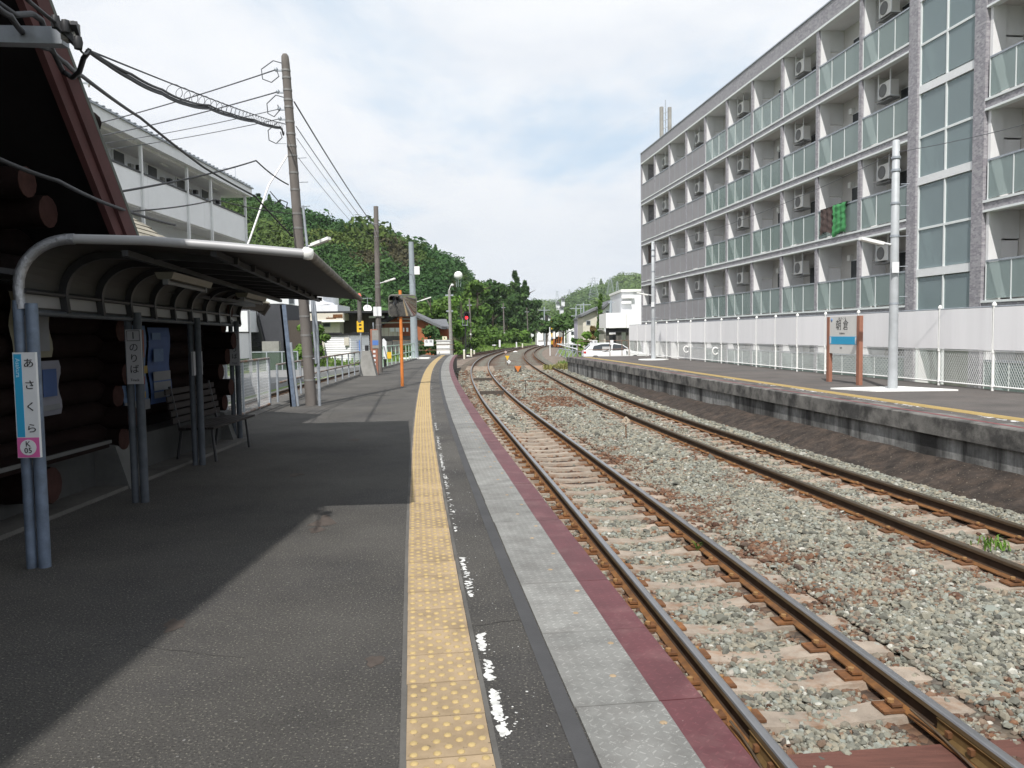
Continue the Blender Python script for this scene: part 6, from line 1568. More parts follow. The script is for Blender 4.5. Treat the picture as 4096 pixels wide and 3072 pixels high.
# dark boarded building
t, a, c, zt = house('house', 'dark weathered board building behind the white shed', 'house', 1362, 1512, 1256, 1420, 80, 7, M['oldwood'])
for i in range(14):
    x = a + (c - a) * (i + .5) / 14; part(t, 'wall_board', M['oldwood'], x - .12, x + .12, 79.93, 79.99, -1, zt - .1 - .05 * (i % 3))
part(t, 'roof_line', M['dark_steel'], a - .3, c + 1.2, 79.6, 87, zt, zt + .2); lp = at(1488, 1268, 79.4); part(t, 'gutter_end', M['white_metal'], lp.x - .3, lp.x + 1.2, 79.3, 79.6, lp.z - .1, lp.z + .1)
for x_, y_ in ((1387, 1244), (1412, 1244), (1425, 1242)): p = at(x_, y_, 79.8); part(t, 'roof_vent', M['conc'], p.x - .2, p.x + .2, 79.7, 80.1, zt + .2, p.z)
p = at(1470, 1236, 82); t2 = thing('satellite_dish', 'white satellite dish and aerial on the dark boarded roof', 'satellite dish', (p.x, 82, zt))
mb = MB(); mb.lathe([(.001, -.1), (.30, -.03), (.45, .08), (.44, .1), (.3, 0), (.001, -.07)], (0, 0, 0), 14); o = mb.build('dish', M['white_paint'], t2, True); o.location = (0, 0, p.z - zt); o.rotation_euler = (R(65), 0, R(20)); mb = MB(); mb.tube([(0, .1, 0), (0, .1, p.z - zt + 1.2)], .03, 5); mb.bar((-.5, .1, p.z - zt + 1.1), (.5, .1, p.z - zt + 1.1), .05, .05); mb.build('mast', M['galv'], t2, True)
# orange gabled house with laundry
Y = 82.0
t = thing('house', 'orange-walled gabled house with grey tiled roof and laundry on its balcony', 'house', (at(1620, 1300, Y).x, Y, -1.14))
ap, le, re = at(1620, 1247, Y), at(1518, 1302, Y), at(1770, 1316, Y)
mb = MB(); mb.prism([Vector((le.x + .3, Y, -1.14)), Vector((re.x - .9, Y, -1.14)), Vector((re.x - .9, Y, re.z + .35)), Vector((ap.x, Y, ap.z - .1)), Vector((le.x + .3, Y, le.z))], (0, 0, 0), (0, 9, 0)); mb.build('wall', M['orangewall'], t)
for (p, q) in ((le + Vector((-.3, 0, -.2)), ap), (ap, re)):
    mb = MB(); mb.prism([p, q, q + Vector((0, 0, .28)), p + Vector((0, 0, .28))], (0, -.8, 0), (0, 9.2, 0)); o = mb.build('roof', M['rooftile'], t); o.location.y -= .8
mb = MB(); mb.bar(at(1590, 1275, Y - .1), at(1690, 1278, Y - .1), .1, .16); mb.build('timber_band', M['cream'], t)
a, c, z0, z1 = xz(1520, 1640, 1310, 1345, Y - 1.6)
part(t, 'balcony_floor', M['conc_dark'], a - .4, c, Y - 1.8, Y, z0 - .5, z0); 
for i in range(5): part(t, 'balcony_panel', M['cream'], a + i * .45, a + i * .45 + .42, Y - 1.75, Y - 1.7, z0, z1)
part(t, 'balcony_rail', M['cream'], a - .3, c, Y - 1.8, Y - 1.72, z1 + .45, z1 + .55)
part(t, 'stone_base', mat('stone_base', (.10, .10, .095), .95, 0, .4, 1.5), a - 1, c + 1, Y - 2.2, Y - .1, -1.14, z0 - .5)
for i, (x0, x1) in enumerate(((1561, 1577), (1583, 1596), (1612, 1617), (1625, 1633))):
    p, q, zz0, zz1 = xz(x0, x1, 1311, 1327, Y - 2); mb = MB(); mb.bb(p, q, Y - 2.02, Y - 1.98, zz0, zz1)
    tag(mb.build('laundry', M['paper'], None, False, Vector((p, Y - 2, zz0))), ['wide white cloth drying on the balcony of the orange house', 'second white cloth drying right of the wide one', 'slim white cloth drying just behind the orange post', 'white oval cloth drying right of the orange post'][i], 'laundry')
t, a, c, zt = house('house', 'small dark annex with a grey tiled roof right of the orange house', 'house', 1740, 1796, 1316, 1400, 88, 5, M['orangewall'])
q0, q1 = at(1712, 1283, 88), at(1797, 1312, 87.4); mb = MB(); mb.prism([Vector((q0.x, 90, q0.z)), Vector((at(1780, 1283, 88).x, 90, q0.z)), Vector((q1.x, 87.3, q1.z)), Vector((at(1735, 1310, 87).x, 87.3, q1.z))], (0, 0, 0), (0, 0, .2)); mb.build('roof', M['rooftile'], t)
t, a, c, zt = house('house', 'flat white roof line showing above the trees', 'house', 1640, 1775, 1166, 1180, 175, 12, M['whitewall'])
# mesh fence beyond the lane
g0, g1 = at(820, 1432, 57), at(1190, 1405, 57); t = thing('mesh_fence', 'dark green mesh fence beyond the lane in front of the black-clad house', 'fence', Vector((g0.x, 57, -1.1)))
mb = MB(); mb.bb(g0.x, g1.x, 57, 57.02, -.9, g1.z - .05); mb.build('mesh_panel', glass_mat('green_mesh', (.05, .08, .055), .45, .8), t)
for i in range(7): x = g0.x + (g1.x - g0.x) * i / 6; part(t, 'post', M['galv'], x - .04, x + .04, 56.95, 57.03, -1.14, g1.z)
part(t, 'rail', M['galv'], g0.x, g1.x, 56.96, 57.02, g1.z - .05, g1.z + .02)

# ------------------------------------------------------------------ far right: houses, crossing, poles
Y = 60.0
t, a, c, zt = house('house', 'white boxy house with an outlined front beside the grey flats', 'house', 2489, 2585, 1166, 1420, Y + 8, 8, M['whitewall'])
a_, c_, z0_, z1_ = xz(2490, 2535, 1186, 1205, Y + 7.9); part(t, 'ledge', M['white_paint'], a_ - .1, c_, Y + 7.6, Y + 8, z1_ - .15, z1_ + .1); part(t, 'ledge', M['white_paint'], a_ - .1, a_ + .7, Y + 7.6, Y + 8, z0_ - .2, z0_)
part(t, 'roof_cap', M['white_paint'], a - .1, c, Y + 7.8, Y + 16, zt, zt + .2)
t, a, c, zt = house('carport', 'white panelled deck raised over a dark carport', 'carport', 2424, 2566, 1250, 1310, Y + 4, 5, M['white_paint'], at(2424, 1312, Y + 4).z)
for x0, x1 in ((2424, 2503), (2507, 2566)): p, q, z0_, z1_ = xz(x0, x1, 1252, 1312, Y + 3.9); part(t, 'front_panel', M['siding'], p, q, Y + 3.88, Y + 3.98, z0_, z1_)
for x in (2430, 2470, 2480, 2510, 2545): p = at(x, 1330, Y + 4.4); part(t, 'leg', M['conc_dark'], p.x - .12, p.x + .12, Y + 4.3, Y + 4.6, -1.14, at(x, 1312, Y + 4.4).z)
part(t, 'beam', M['dark_steel'], at(2424, 1318, Y + 4.2).x, at(2520, 1318, Y + 4.2).x, Y + 4.1, Y + 4.3, at(2470, 1330, Y + 4.2).z, at(2470, 1313, Y + 4.2).z)
t, a, c, zt = house('shed', 'small pale outbuilding with a dark doorway under the white deck', 'shed', 2416, 2480, 1336, 1420, Y + 12, 4, M['cream']); p, q, z0_, z1_ = xz(2435, 2474, 1338, 1395, Y + 11.9); part(t, 'doorway', M['dark'], p, q, Y + 11.9, Y + 11.98, -1.1, z1_)
mb = MB(); mb.prism([at(2408, 1320, Y + 11.5), at(2424, 1336, Y + 11.5), at(2424, 1330, Y + 11.5), at(2410, 1315, Y + 11.5)], (0, 0, 0), (0, 4, 0)); mb.build('roof_edge', M['conc'], t)
def gable(label, x0, xa, x1, yt, ye, yb, Y, depth, wall, rf, wins=()):
    ap, le, re = at(xa, yt, Y), at(x0, ye, Y), at(x1, ye, Y); t = thing('house', label, 'house', (ap.x, Y, -1.14)); i_ = (re.x - le.x) * .07
    mb = MB(); mb.prism([Vector((le.x + i_, Y, -1.14)), Vector((re.x - i_, Y, -1.14)), Vector((re.x - i_, Y, re.z)), Vector((ap.x, Y, ap.z - .1)), Vector((le.x + i_, Y, le.z))], (0, 0, 0), (0, depth, 0)); mb.build('wall', wall, t)
    for (p, q) in ((le, ap), (ap, re)): mb = MB(); mb.prism([p, q, q + Vector((0, 0, .3)), p + Vector((0, 0, .3))], (0, 0, 0), (0, depth + .8, 0)); o = mb.build('roof', rf, t); o.location.y -= .6
    for w in wins: window(t, *w, Y)
    return t
gable('cream gabled house with a grey roof behind the brown shrub', 2325, 2395, 2420, 1234, 1268, 1400, 98, 8, M['cream'], M['rooftile'], ((2345, 2362, 1282, 1300),))
gable('dark-roofed house with white eaves right of the ivy-covered trunk', 2412, 2440, 2500, 1210, 1236, 1400, 90, 8, M['whitewall'], M['rooftile'], ((2424, 2470, 1243, 1252),))
gable('low house with a dark roof at the bend, left of the crossing tree', 2150, 2180, 2206, 1257, 1272, 1340, 238, 10, M['whitewall'], M['rooftile'])
gable('small pale house with a lavender wall by the far pole', 2306, 2322, 2345, 1272, 1282, 1375, 118, 6, mat('lavender_wall', (.45, .42, .52), .8), M['rooftile'])
t, a, c, zt = house('warehouse', 'long low white warehouse across the level crossing', 'warehouse', 2148, 2260, 1322, 1366, 158, 12, M['siding'])
for i in range(5): p, q, z0_, z1_ = xz(2152 + i * 21, 2171 + i * 21, 1326, 1362, 157.9); part(t, 'shutter', (M['white_paint'], M['conc'], M['siding'])[i % 3], p, q, 157.8, 157.95, z0_, z1_)
part(t, 'roof_line', M['dark_steel'], a - .3, c + .3, 157.6, 170, zt, zt + .25)
t, a, c, zt = house('house', 'white wall fragments between the dark trunks at the bend', 'house', 2092, 2150, 1312, 1345, 232, 6, M['whitewall'])
t, a, c, zt = house('house', 'pale building seen under the crossing tree', 'house', 2275, 2312, 1308, 1365, 150, 6, M['siding']); window(t, 2284, 2296, 1325, 1340, 150)
t = thing('shop_sign', 'pink and white panel by the far pole', 'sign', at(2318, 1320, 110)); mb = MB(); p, q, z0_, z1_ = xz(2311, 2324, 1304, 1323, 110); mb.bb(p, q, 110, 110.1, z0_, z1_); mb.build('panel', mat('pink_panel', (.6, .3, .3), .6), t)
t = thing('shop_sign', 'blue and white panel beside the brown shrub', 'sign', at(2332, 1320, 108)); p, q, z0_, z1_ = xz(2322, 2338, 1306, 1322, 108); mb = MB(); mb.bb(p, q, 108, 108.1, z0_, z1_); mb.build('panel', M['paper'], t); mb = MB(); mb.bb(p, q, 107.95, 108, (z0_ + z1_) / 2, z1_ - .05); mb.build('blue_half', M['bluep'], t)
# level crossing
for k, (x, y, lab) in enumerate(((2215, 1355, 'orange and black crossing barrier machine, the left one'), (2235, 1347, 'orange and black crossing barrier machine, the right one'))):
    p = at(x, y, 140); t = thing('crossing_barrier', lab, 'crossing barrier', (p.x, 140, -1.1)); mb = MB(); mb.bb(-.5, .5, -.3, .3, 0, p.z + 1.1); mb.build('housing', M['dark_steel'], t, True)
    for s in (-.35, .1): mb = MB(); mb.prism([(s, -.33, .2), (s + .28, -.33, .2), (s + .5, -.33, p.z + 1.05), (s + .22, -.33, p.z + 1.05)], (0, 0, 0), (0, .03, 0)); mb.build('stripe', M['orange'], t, True)
    mb = MB(); mb.bar((.3, 0, 1.0), (.9, 0, 2.2), .1, .1); mb.build('boom_stub', M['orange'], t, True)
p = at(2207, 1272, 139); t = thing('crossing_pole', 'yellow and black striped crossing pole', 'crossing signal', (p.x, 139, -1.1)); H_ = p.z + 1.1
for i in range(8): mb = MB(); mb.tube([(0, 0, H_ * i / 8), (0, 0, H_ * (i + 1) / 8)], .12, 8); mb.build('band', M['yellow'] if i % 2 else M['ink'], t, True)
p = at(2222, 1305, 138); t = thing('crossing_signal', 'round orange crossing lamp board beside the striped pole', 'crossing signal', (p.x, 138, -1.1)); mb = MB(); mb.lathe([(.001, 0), (.62, 0), (.62, .12), (.001, .12)], (0, 0, 0), 14); o = mb.build('lamp_board', M['yellow'], t, True); o.location = (0, 0, p.z + 1.1); o.rotation_euler = (R(90), 0, 0); mb = MB(); mb.tube([(0, .1, 0), (0, .1, p.z + 1.1)], .08, 6); mb.build('pole', M['ink'], t, True)
# poles
def pole(label, x, yt, yb, Y, w, m_='greypole', arms=(), cat='utility pole', disc=None, zb=-1.14):
    b0 = at(x[1] if isinstance(x, tuple) else x, yb, Y); tp = at(x[0] if isinstance(x, tuple) else x, yt, Y)
    t = thing('utility_pole', label, cat, (b0.x, Y, zb)); d = tp.x - b0.x; h = tp.z - zb
    mb = MB(); mb.tube([(0, 0, 0), (d, 0, h)], [w, w * .65], 10); mb.build('shaft', M[m_], t, True)
    for (dz, L) in arms: mb = MB(); mb.bar((d - L, 0, h - dz), (d + L, 0, h - dz), .12, .12); mb.build('crossarm', M['galv'], t, True)
    if disc: q = at(disc[0], disc[1], Y - w); mb = MB(); mb.lathe([(.001, 0), (.16, 0), (.16, .03), (.001, .03)], (0, 0, 0), 12); o = mb.build('white_disc', M['white_paint'], t, True); o.location = (q.x - b0.x, -w - .02, q.z - zb); o.rotation_euler = (R(90), 0, 0)
    return t
t = pole('pale concrete pole standing behind the white cabinet, lamp at its top', (1797, 1806), 1160, 1417, 61, .16, 'conc', ((.4, .3), (1.6, .25)))
mb = MB(); mb.tube([(-.1, 0, 6.0), (.05, 0, 6.35), (.12, 0, 6.4)], .03, 5); mb.lathe([(.001, -.1), (.09, -.06), (.12, .0), (.08, .09), (.001, .11)], (.16, 0, 6.38), 8); mb.build('lamp_head', M['white_paint'], t, True)
mb = MB(); mb.bb(-.45, -.2, -.4, -.1, .9, 1.9); mb.build('conduit_box', M['white_paint'], t, True)
pole('grey wooden pole directly right of the red signal', (1877, 1886), 1195, 1392, 113, .17, 'woodpole', ((.9, .35),), disc=(1884, 1338))
pole('grey wooden pole with a white disc, halfway along the trees', (2013, 2018), 1212, 1372, 155, .17, 'woodpole', ((.9, .4),), disc=(2018, 1333))
pole('thin dark pole at the bend by the tall dark trees', (2107, 2114), 1230, 1372, 182, .16, 'woodpole', ((1.0, .5),))
pole('pale pole beside the low dark-roofed house', (2177, 2178), 1228, 1300, 150, .17, 'greypole', ((.6, 1.1),))
pole('slim pole by the track bend in front of the white warehouse', (2184, 2186), 1262, 1374, 196, .13, 'woodpole')
pole('double-armed pole left of the lavender wall', (2304, 2305), 1224, 1352, 130, .18, 'greypole', ((.4, 1.0), (1.6, .8)))
pole('tall pole with one long crossarm in front of the cream house', (2334, 2336), 1211, 1325, 120, .17, 'greypole', ((.3, 1.1),))
pole('slim pole behind the double-armed pole', (2323, 2324), 1218, 1300, 140, .13, 'greypole')
pole('short grey pole rising from the white deck', (2444, 2442), 1202, 1255, 70, .14, 'greypole', ((.15, .25),), zb=3.0)
p = at(2199, 1308, 88); t = thing('signal_mast', 'thin white marker mast standing right of the bending tracks', 'marker', (p.x, 88, -1.0)); mb = MB(); mb.tube([(0, 0, 0), (0, 0, p.z + 1.0)], .06, 6); mb.build('mast', M['white_metal'], t, True); mb = MB(); mb.bb(-.1, .1, -.06, .06, 1.8, 2.6); mb.build('plate', M['white_paint'], t, True)
# red signal
p = at(1863, 1412, 102); Yb = 102.0; t = thing('railway_signal', 'railway signal showing red on a ladder mast past the platform end', 'railway signal', (p.x, Yb, -1.0))
def lz(y): return at(1863, y, Yb).z + 1.0
ZS = Yb / 72.0
mb = MB(); mb.tube([(0, 0, 0), (0, 0, lz(1245))], .09, 8); mb.build('mast', M['dark_steel'], t, True)
sgx = at(1866, 1265, Yb).x - p.x
w_ = .42
mb = MB(); mb.prism([(sgx - w_, -.02, lz(1276)), (sgx - w_ / 2, -.02, lz(1281)), (sgx + w_ / 2, -.02, lz(1281)), (sgx + w_, -.02, lz(1276)), (sgx + w_, -.02, lz(1253)), (sgx + w_ / 2, -.02, lz(1247)), (sgx - w_ / 2, -.02, lz(1247)), (sgx - w_, -.02, lz(1253))], (0, 0, 0), (0, .06, 0)); mb.build('backboard', M['ink'], t, True)
for i, y in enumerate((1271, 1257)):
    mb = MB(); mb.lathe([(.001, .07), (.18, .06), (.20, 0)], (0, 0, 0), 12); o = mb.build('red_lamp' if i == 0 else 'dark_lamp', M['redlamp'] if i == 0 else M['ink'], t, True); o.location = (sgx, -.03, lz(y)); o.rotation_euler = (R(90), 0, 0)
    mb = MB(); mb.lathe([(.22, 0), (.23, .30)], (0, 0, 0), 10); o = mb.build('hood', M['ink'], t, True); o.location = (sgx, -.03, lz(y)); o.rotation_euler = (R(90), 0, 0)
mb = MB(); mb.bb(-.34, .36, -.4, .3, lz(1302), lz(1300)); mb.build('platform', M['galv'], t, True)
for x in (-.3, .32): mb = MB(); mb.tube([(x, -.35, lz(1300)), (x, -.35, lz(1274))], .03, 5); mb.build('rail', M['galv'], t, True)
for x in (.15, .4): mb = MB(); mb.tube([(x, .15, 0), (x, .15, lz(1300))], .025, 5); mb.build('ladder_side', M['dark_steel'], t, True)
for i in range(9): mb = MB(); mb.tube([(.15, .15, .3 + i * .28), (.4, .15, .3 + i * .28)], .018, 5); mb.build('ladder_rung', M['dark_steel'], t, True)
# small things on the grass
for k, (x, yt, yb, w, lab, m_) in enumerate(((1999, 1360, 1384, 7, 'white boxy marker on a thin post in the grass below the trees', 'paper'), (2066, 1368, 1384, 5, 'white slanted plate in the grass by the far poles', 'paper'), (2124, 1354, 1372, 8, 'white plate leaning in the weeds at the bend', 'paper'), (1977, 1378, 1398, 4, 'small dark switch stand with a white arm in the grass', 'dark_steel'))):
    Yk = (124, 140, 176, 112)[k]; p = at(x, yb, Yk); q = at(x, yt, Yk); t = thing('grass_marker', lab, 'marker', (p.x, Yk, -1.14)); s = w * Yk / 3186 / 2
    mb = MB(); mb.tube([(0, .1, 0), (0, .1, q.z + 1.1)], .05, 6); mb.build('post', M['dark_steel'], t, True); mb = MB(); mb.bb(-s, s, 0, .08, max(.2, q.z + 1.14 - (1.1 if k < 3 else .2)), q.z + 1.14); mb.build('plate', M['paper'], t, True)
    if k == 3: mb = MB(); mb.bb(-.28, .28, -.02, 0, q.z + 1.0, q.z + 1.1); mb.build('arm', M['paper'], t, True)
# stairs-like steel frames and low railing right of track 2
f0 = on(2290, 1435, -1.0); t = thing('bar_rack', 'low row of slanted steel bars beside the far platform end', 'steel bars', f0)
for i in range(6):
    a = on(2222 + i * 16, 1424 + i * 2.4, -1.0); c = at(2238 + i * 17, 1394 + i * 2.8, a.y + .3); mb = MB(); mb.bar(a, c, .07, .07); mb.build('slanted_bar', M['galv'], t)
mb = MB(); mb.tube([at(2238, 1394, 62), at(2325, 1408, 58)], .04, 6); mb.build('rail', M['galv'], t)
t = thing('pipe_railing', 'long grey pipe railing running from the bend to the far platform end', 'railing', on(2310, 1425, -1))
for (a, c) in ((at(2228, 1376, 90), at(2308, 1397, 56)), (at(2228, 1376, 90), at(2320, 1380, 62)), (at(2262, 1376, 95), at(2420, 1376, 66))): mb = MB(); mb.tube([a, c], .05, 6); mb.build('rail', M['white_metal'], t)
for x, y, Y_ in ((2262, 1374, 80), (2290, 1378, 66), (2308, 1378, 58), (2275, 1374, 85)): p = at(x, y, Y_); mb = MB(); mb.tube([Vector((p.x, p.y, -1.1)), p], .05, 6); mb.build('post', M['galv'], t)

# ------------------------------------------------------------------ trees
def leaves(mb, c, rad, n, size, r, shell=.55, flat=.7):
    """n leaf clumps scattered through an ellipsoid"""
    for _ in range(n):
        v = Vector((r.gauss(0, 1), r.gauss(0, 1), r.gauss(0, 1))).normalized() * (shell + (1 - shell) * r.random()) * r.uniform(.85, 1.1)
        p = Vector((c[0] + v.x * rad[0], c[1] + v.y * rad[1], c[2] + v.z * rad[2]))
        nrm_ = (v + Vector((r.uniform(-.8, .8), r.uniform(-.8, .8), r.uniform(-.2, .9)))).normalized()
        a = nrm_.cross(Vector((r.uniform(-1, 1), r.uniform(-1, 1), r.uniform(-1, 1)))).normalized(); b_ = nrm_.cross(a) * flat
        s = size * r.uniform(.55, 1.35)
        mb.add([p - a * s, p - b_ * s * .8 + a * s * .1, p + a * s, p + b_ * s * .8 - a * s * .1], [(0, 1, 2, 3)])
TREE_N = [0]
G1, G2 = 'trees beyond the end of the near platform', 'bushes along the grass verge'
def tree(label, x, ytop, ybase, Y, wpx, m_, kind='round', name='tree', n=1400, leaf=None, zb=-1.14, group=None, low=.18):
    if group in (G1, G2) and Y > 70: zb = bank_z(at(x, ytop, Y).x, Y) if at(x, ytop, Y).x < float(c3.x(Y)) - 2 else zb
    TREE_N[0] += 1; r = random.Random(900 + TREE_N[0]); tp = at(x, ytop, Y); h = tp.z - zb; w = wpx * Y / 3186 / 2
    t = thing(name, label, 'tree' if name == 'tree' else 'shrub', (tp.x, Y, zb), 0, group); leaf = leaf or max(.10, Y * .0027)
    mb = MB()
    if name == 'tree':
        lean = r.uniform(-.03, .03) * h
        mb.tube([(0, 0, -.2), (lean * .4, 0, h * .3), (lean, 0, h * .62), (lean * 1.2, 0, h * .9)], [h * .022 + .06, h * .017 + .05, h * .011 + .03, .02], 8)
        for _ in range(7):
            z = h * r.uniform(.3, .75); a = r.uniform(0, 6.28); L = w * r.uniform(.5, .9); mb.tube([(lean * z / h, 0, z), (L * .5 * math.cos(a), L * .5 * math.sin(a), z + L * .35), (L * math.cos(a), L * math.sin(a), z + L * .55)], [h * .008 + .03, h * .006 + .02, .015], 5)
        mb.build('trunk', M['bark'], t, True)
    mb = MB()
    if kind == 'cone':
        for i in range(11):
            f = i / 10; z = h * (.16 + .80 * f); rad = w * (1 - f) ** .8 * r.uniform(.8, 1.1) + w * .08; k = max(3, int(6 * (1 - f)) + 2)
            for j in range(k): a = r.uniform(0, 6.28); d = rad * .6; leaves(mb, (d * math.cos(a), d * math.sin(a), z), (rad * .55, rad * .55, h * .055), n // 62, leaf, r, .3)
    else:
        z0 = low if name == 'tree' else .02; nb = 15 if name == 'tree' else 8
        for i in range(nb):
            u = r.uniform(-1, 1); f = r.random(); a = r.uniform(0, 6.28); z = h * (z0 + (.98 - z0) * (.15 + .72 * f)); env = math.sqrt(max(.05, 1 - (2 * f - .85) ** 2 * .72)); d = w * .62 * env * math.sqrt(r.random()) * 1.1
            q = w * r.uniform(.30, .48); leaves(mb, (d * math.cos(a), d * math.sin(a), z), (q, q, q * r.uniform(.6, .85)), n // nb, leaf, r, .5)
    mb.build('crown', M[m_], t, True); return t
G1_ = 'trees beyond the end of the near platform'
tree('broad mid-green tree over the orange house, behind the grey pole', 1722, 1168, 1400, 104, 235, 'leaf', n=3600, group=G1)
tree('bright green tree behind the white cabinet', 1795, 1172, 1410, 108, 185, 'leafbright', n=2800, group=G1)
tree('round light green tree just left of the red signal', 1850, 1180, 1410, 122, 130, 'leaf', n=1800, group=G1)
tree('dark round tree rising behind the red signal', 1905, 1098, 1400, 140, 160, 'leaf', n=3600, group=G1)
tree('tall dark tree with a rounded head right of the signal pole', 1965, 1098, 1400, 158, 150, 'leafdark', n=3800, group=G1)
tree('tallest dark conifer with a pointed tip above the bend', 2058, 1086, 1390, 190, 150, 'leafdark', 'cone', n=5200, group=G1)
tree('dark spreading tree below the pointed conifer', 2022, 1125, 1400, 180, 175, 'leafdark', n=4200, group=G1)
tree('second dark conifer right of the pointed one', 2100, 1126, 1390, 195, 120, 'leafdark', 'cone', n=3600, group=G1)
tree('dark narrow-topped tree closest to the track bend', 2138, 1182, 1375, 205, 95, 'leafdark', n=2600, group=G1)
tree('dark lower tree with bare trunks by the thin dark pole', 2118, 1225, 1375, 192, 100, 'leafdark', n=1400, group=G1)
G2_ = 'bushes along the grass verge'
for x, yt, yb, Y, w, lab, m_ in ((1900, 1318, 1400, 114, 130, 'wide light green thicket right of the red signal', 'leaf'), (1965, 1300, 1395, 137, 150, 'mounded light green thicket in the middle of the grass verge', 'leaf'), (2040, 1310, 1390, 160, 140, 'light green thicket behind the pole with a white disc', 'leaf'), (1828, 1362, 1412, 92, 62, 'small olive round bush between the cabinet and the signal', 'leafbright'), (2095, 1330, 1380, 175, 90, 'bright leafy weeds by the thin dark pole', 'leafbright'), (2150, 1350, 1378, 195, 60, 'grey-green bush at the track bend', 'leaf'),
                                (1715, 1290, 1400, 74, 190, 'dark green clipped pine in front of the orange house', 'leafdark'), (1765, 1345, 1410, 74, 70, 'low green shrub beneath the orange gable end', 'leafdark'), (1640, 1360, 1420, 62, 60, 'ivy-clad shrub at the foot of the stone base', 'leafdark')):
    tree(lab, x, yt, yb, Y, w, m_, name='shrub', n=1100, group=G2)
tree('leafy green tree left of the banded pole in front of dark boards', 1190, 1275, 1440, 60, 120, 'leafbright', name='shrub', n=1300)
tree('leafy green tree between the banded pole and the white shed', 1262, 1285, 1440, 62, 130, 'leaf', name='shrub', n=1300)
tree('feathery palm-like shrub against the cream building', 1330, 1312, 1350, 75, 60, 'leaf', name='shrub', n=400)
tree('green shrub below the blue-grey sign board behind the station', 640 + 240, 1330, 1440, 40, 70, 'leafbright', name='shrub', n=700)
tree('thin dark evergreen above the dark boarded roof', 1500, 1225, 1260, 95, 110, 'leafdark', name='shrub', n=700)
G3 = 'trees and shrubs near the level crossing'
tree('spreading tree with a leaning trunk beside the level crossing', 2250, 1252, 1370, 135, 130, 'leafdark', n=1500, group=G3, low=.5)
tree('dull green tree left of the crossing lamp', 2185, 1275, 1350, 145, 70, 'leafdark', n=900, group=G3, low=.5)
tree('tall trunk wrapped in ivy in front of the dark-roofed house', 2402, 1176, 1370, 84, 46, 'leaf', 'cone', n=1500, group=G3)
tree('brown withered shrub beside the ivy-covered trunk', 2364, 1278, 1380, 88, 62, 'leafbrown', name='shrub', n=800, group=G3)
tree('bright green bush by the brown rails at the far platform end', 2345, 1322, 1385, 76, 85, 'leafbright', name='shrub', n=1000, group=G3)
tree('dark green shrub under the ivy-covered trunk', 2400, 1300, 1390, 82, 50, 'leafdark', name='shrub', n=700, group=G3)
tree('grey-green creeper mass on the pole left of the bright bush', 2300, 1345, 1380, 95, 40, 'leafdark', name='shrub', n=400, group=G3)
# grass blades as one mass along the verge
mb = MB(); r = random.Random(77)
for _ in range(9000):
    y = r.uniform(62, 165); x = float(c3.x(y)) - 1.7 - abs(r.gauss(0, 1)) * 6
    x = min(x, float(c3.x(y)) - 1.7 - abs(r.gauss(0, 1)) * 4)
    h = r.uniform(.15, .5); a = r.uniform(0, 3.14); d = Vector((math.cos(a), math.sin(a), 0)) * .10
    p = Vector((x, y, bank_z(x, y) - .02)); mb.add([p - d, p + d, p + Vector((r.uniform(-.2, .2), r.uniform(-.2, .2), h))], [(0, 1, 2)])
for _ in range(5000):
    y = r.uniform(30, 64); x = r.uniform(-9.0 + 0 * y, -6.4)
    if abs(x - float(c3.x(y))) < 1.35: continue
    h = r.uniform(.1, .5); a = r.uniform(0, 3.14); d = Vector((math.cos(a), math.sin(a), 0)) * .05
    p = Vector((x, y, -1.15)); mb.add([p - d, p + d, p + Vector((r.uniform(-.15, .15), r.uniform(-.15, .15), h))], [(0, 1, 2)])
for _ in range(1500):
    y = r.uniform(50, 66); x = r.uniform(2.6, 6.0) ; h = r.uniform(.1, .5); a = r.uniform(0, 3.14); d = Vector((math.cos(a), math.sin(a), 0)) * .06
    p = Vector((x + 1.2, y, -1.1)); mb.add([p - d, p + d, p + Vector((r.uniform(-.15, .15), r.uniform(-.15, .15), h))], [(0, 1, 2)])
tag(mb.build('grass', leaf_mat('grass_blade', (.13, .24, .04), (.20, .30, .07), (.09, .15, .03), .3)), 'sunlit green grass on the verge beyond the near platform', 'grass', kind='stuff')

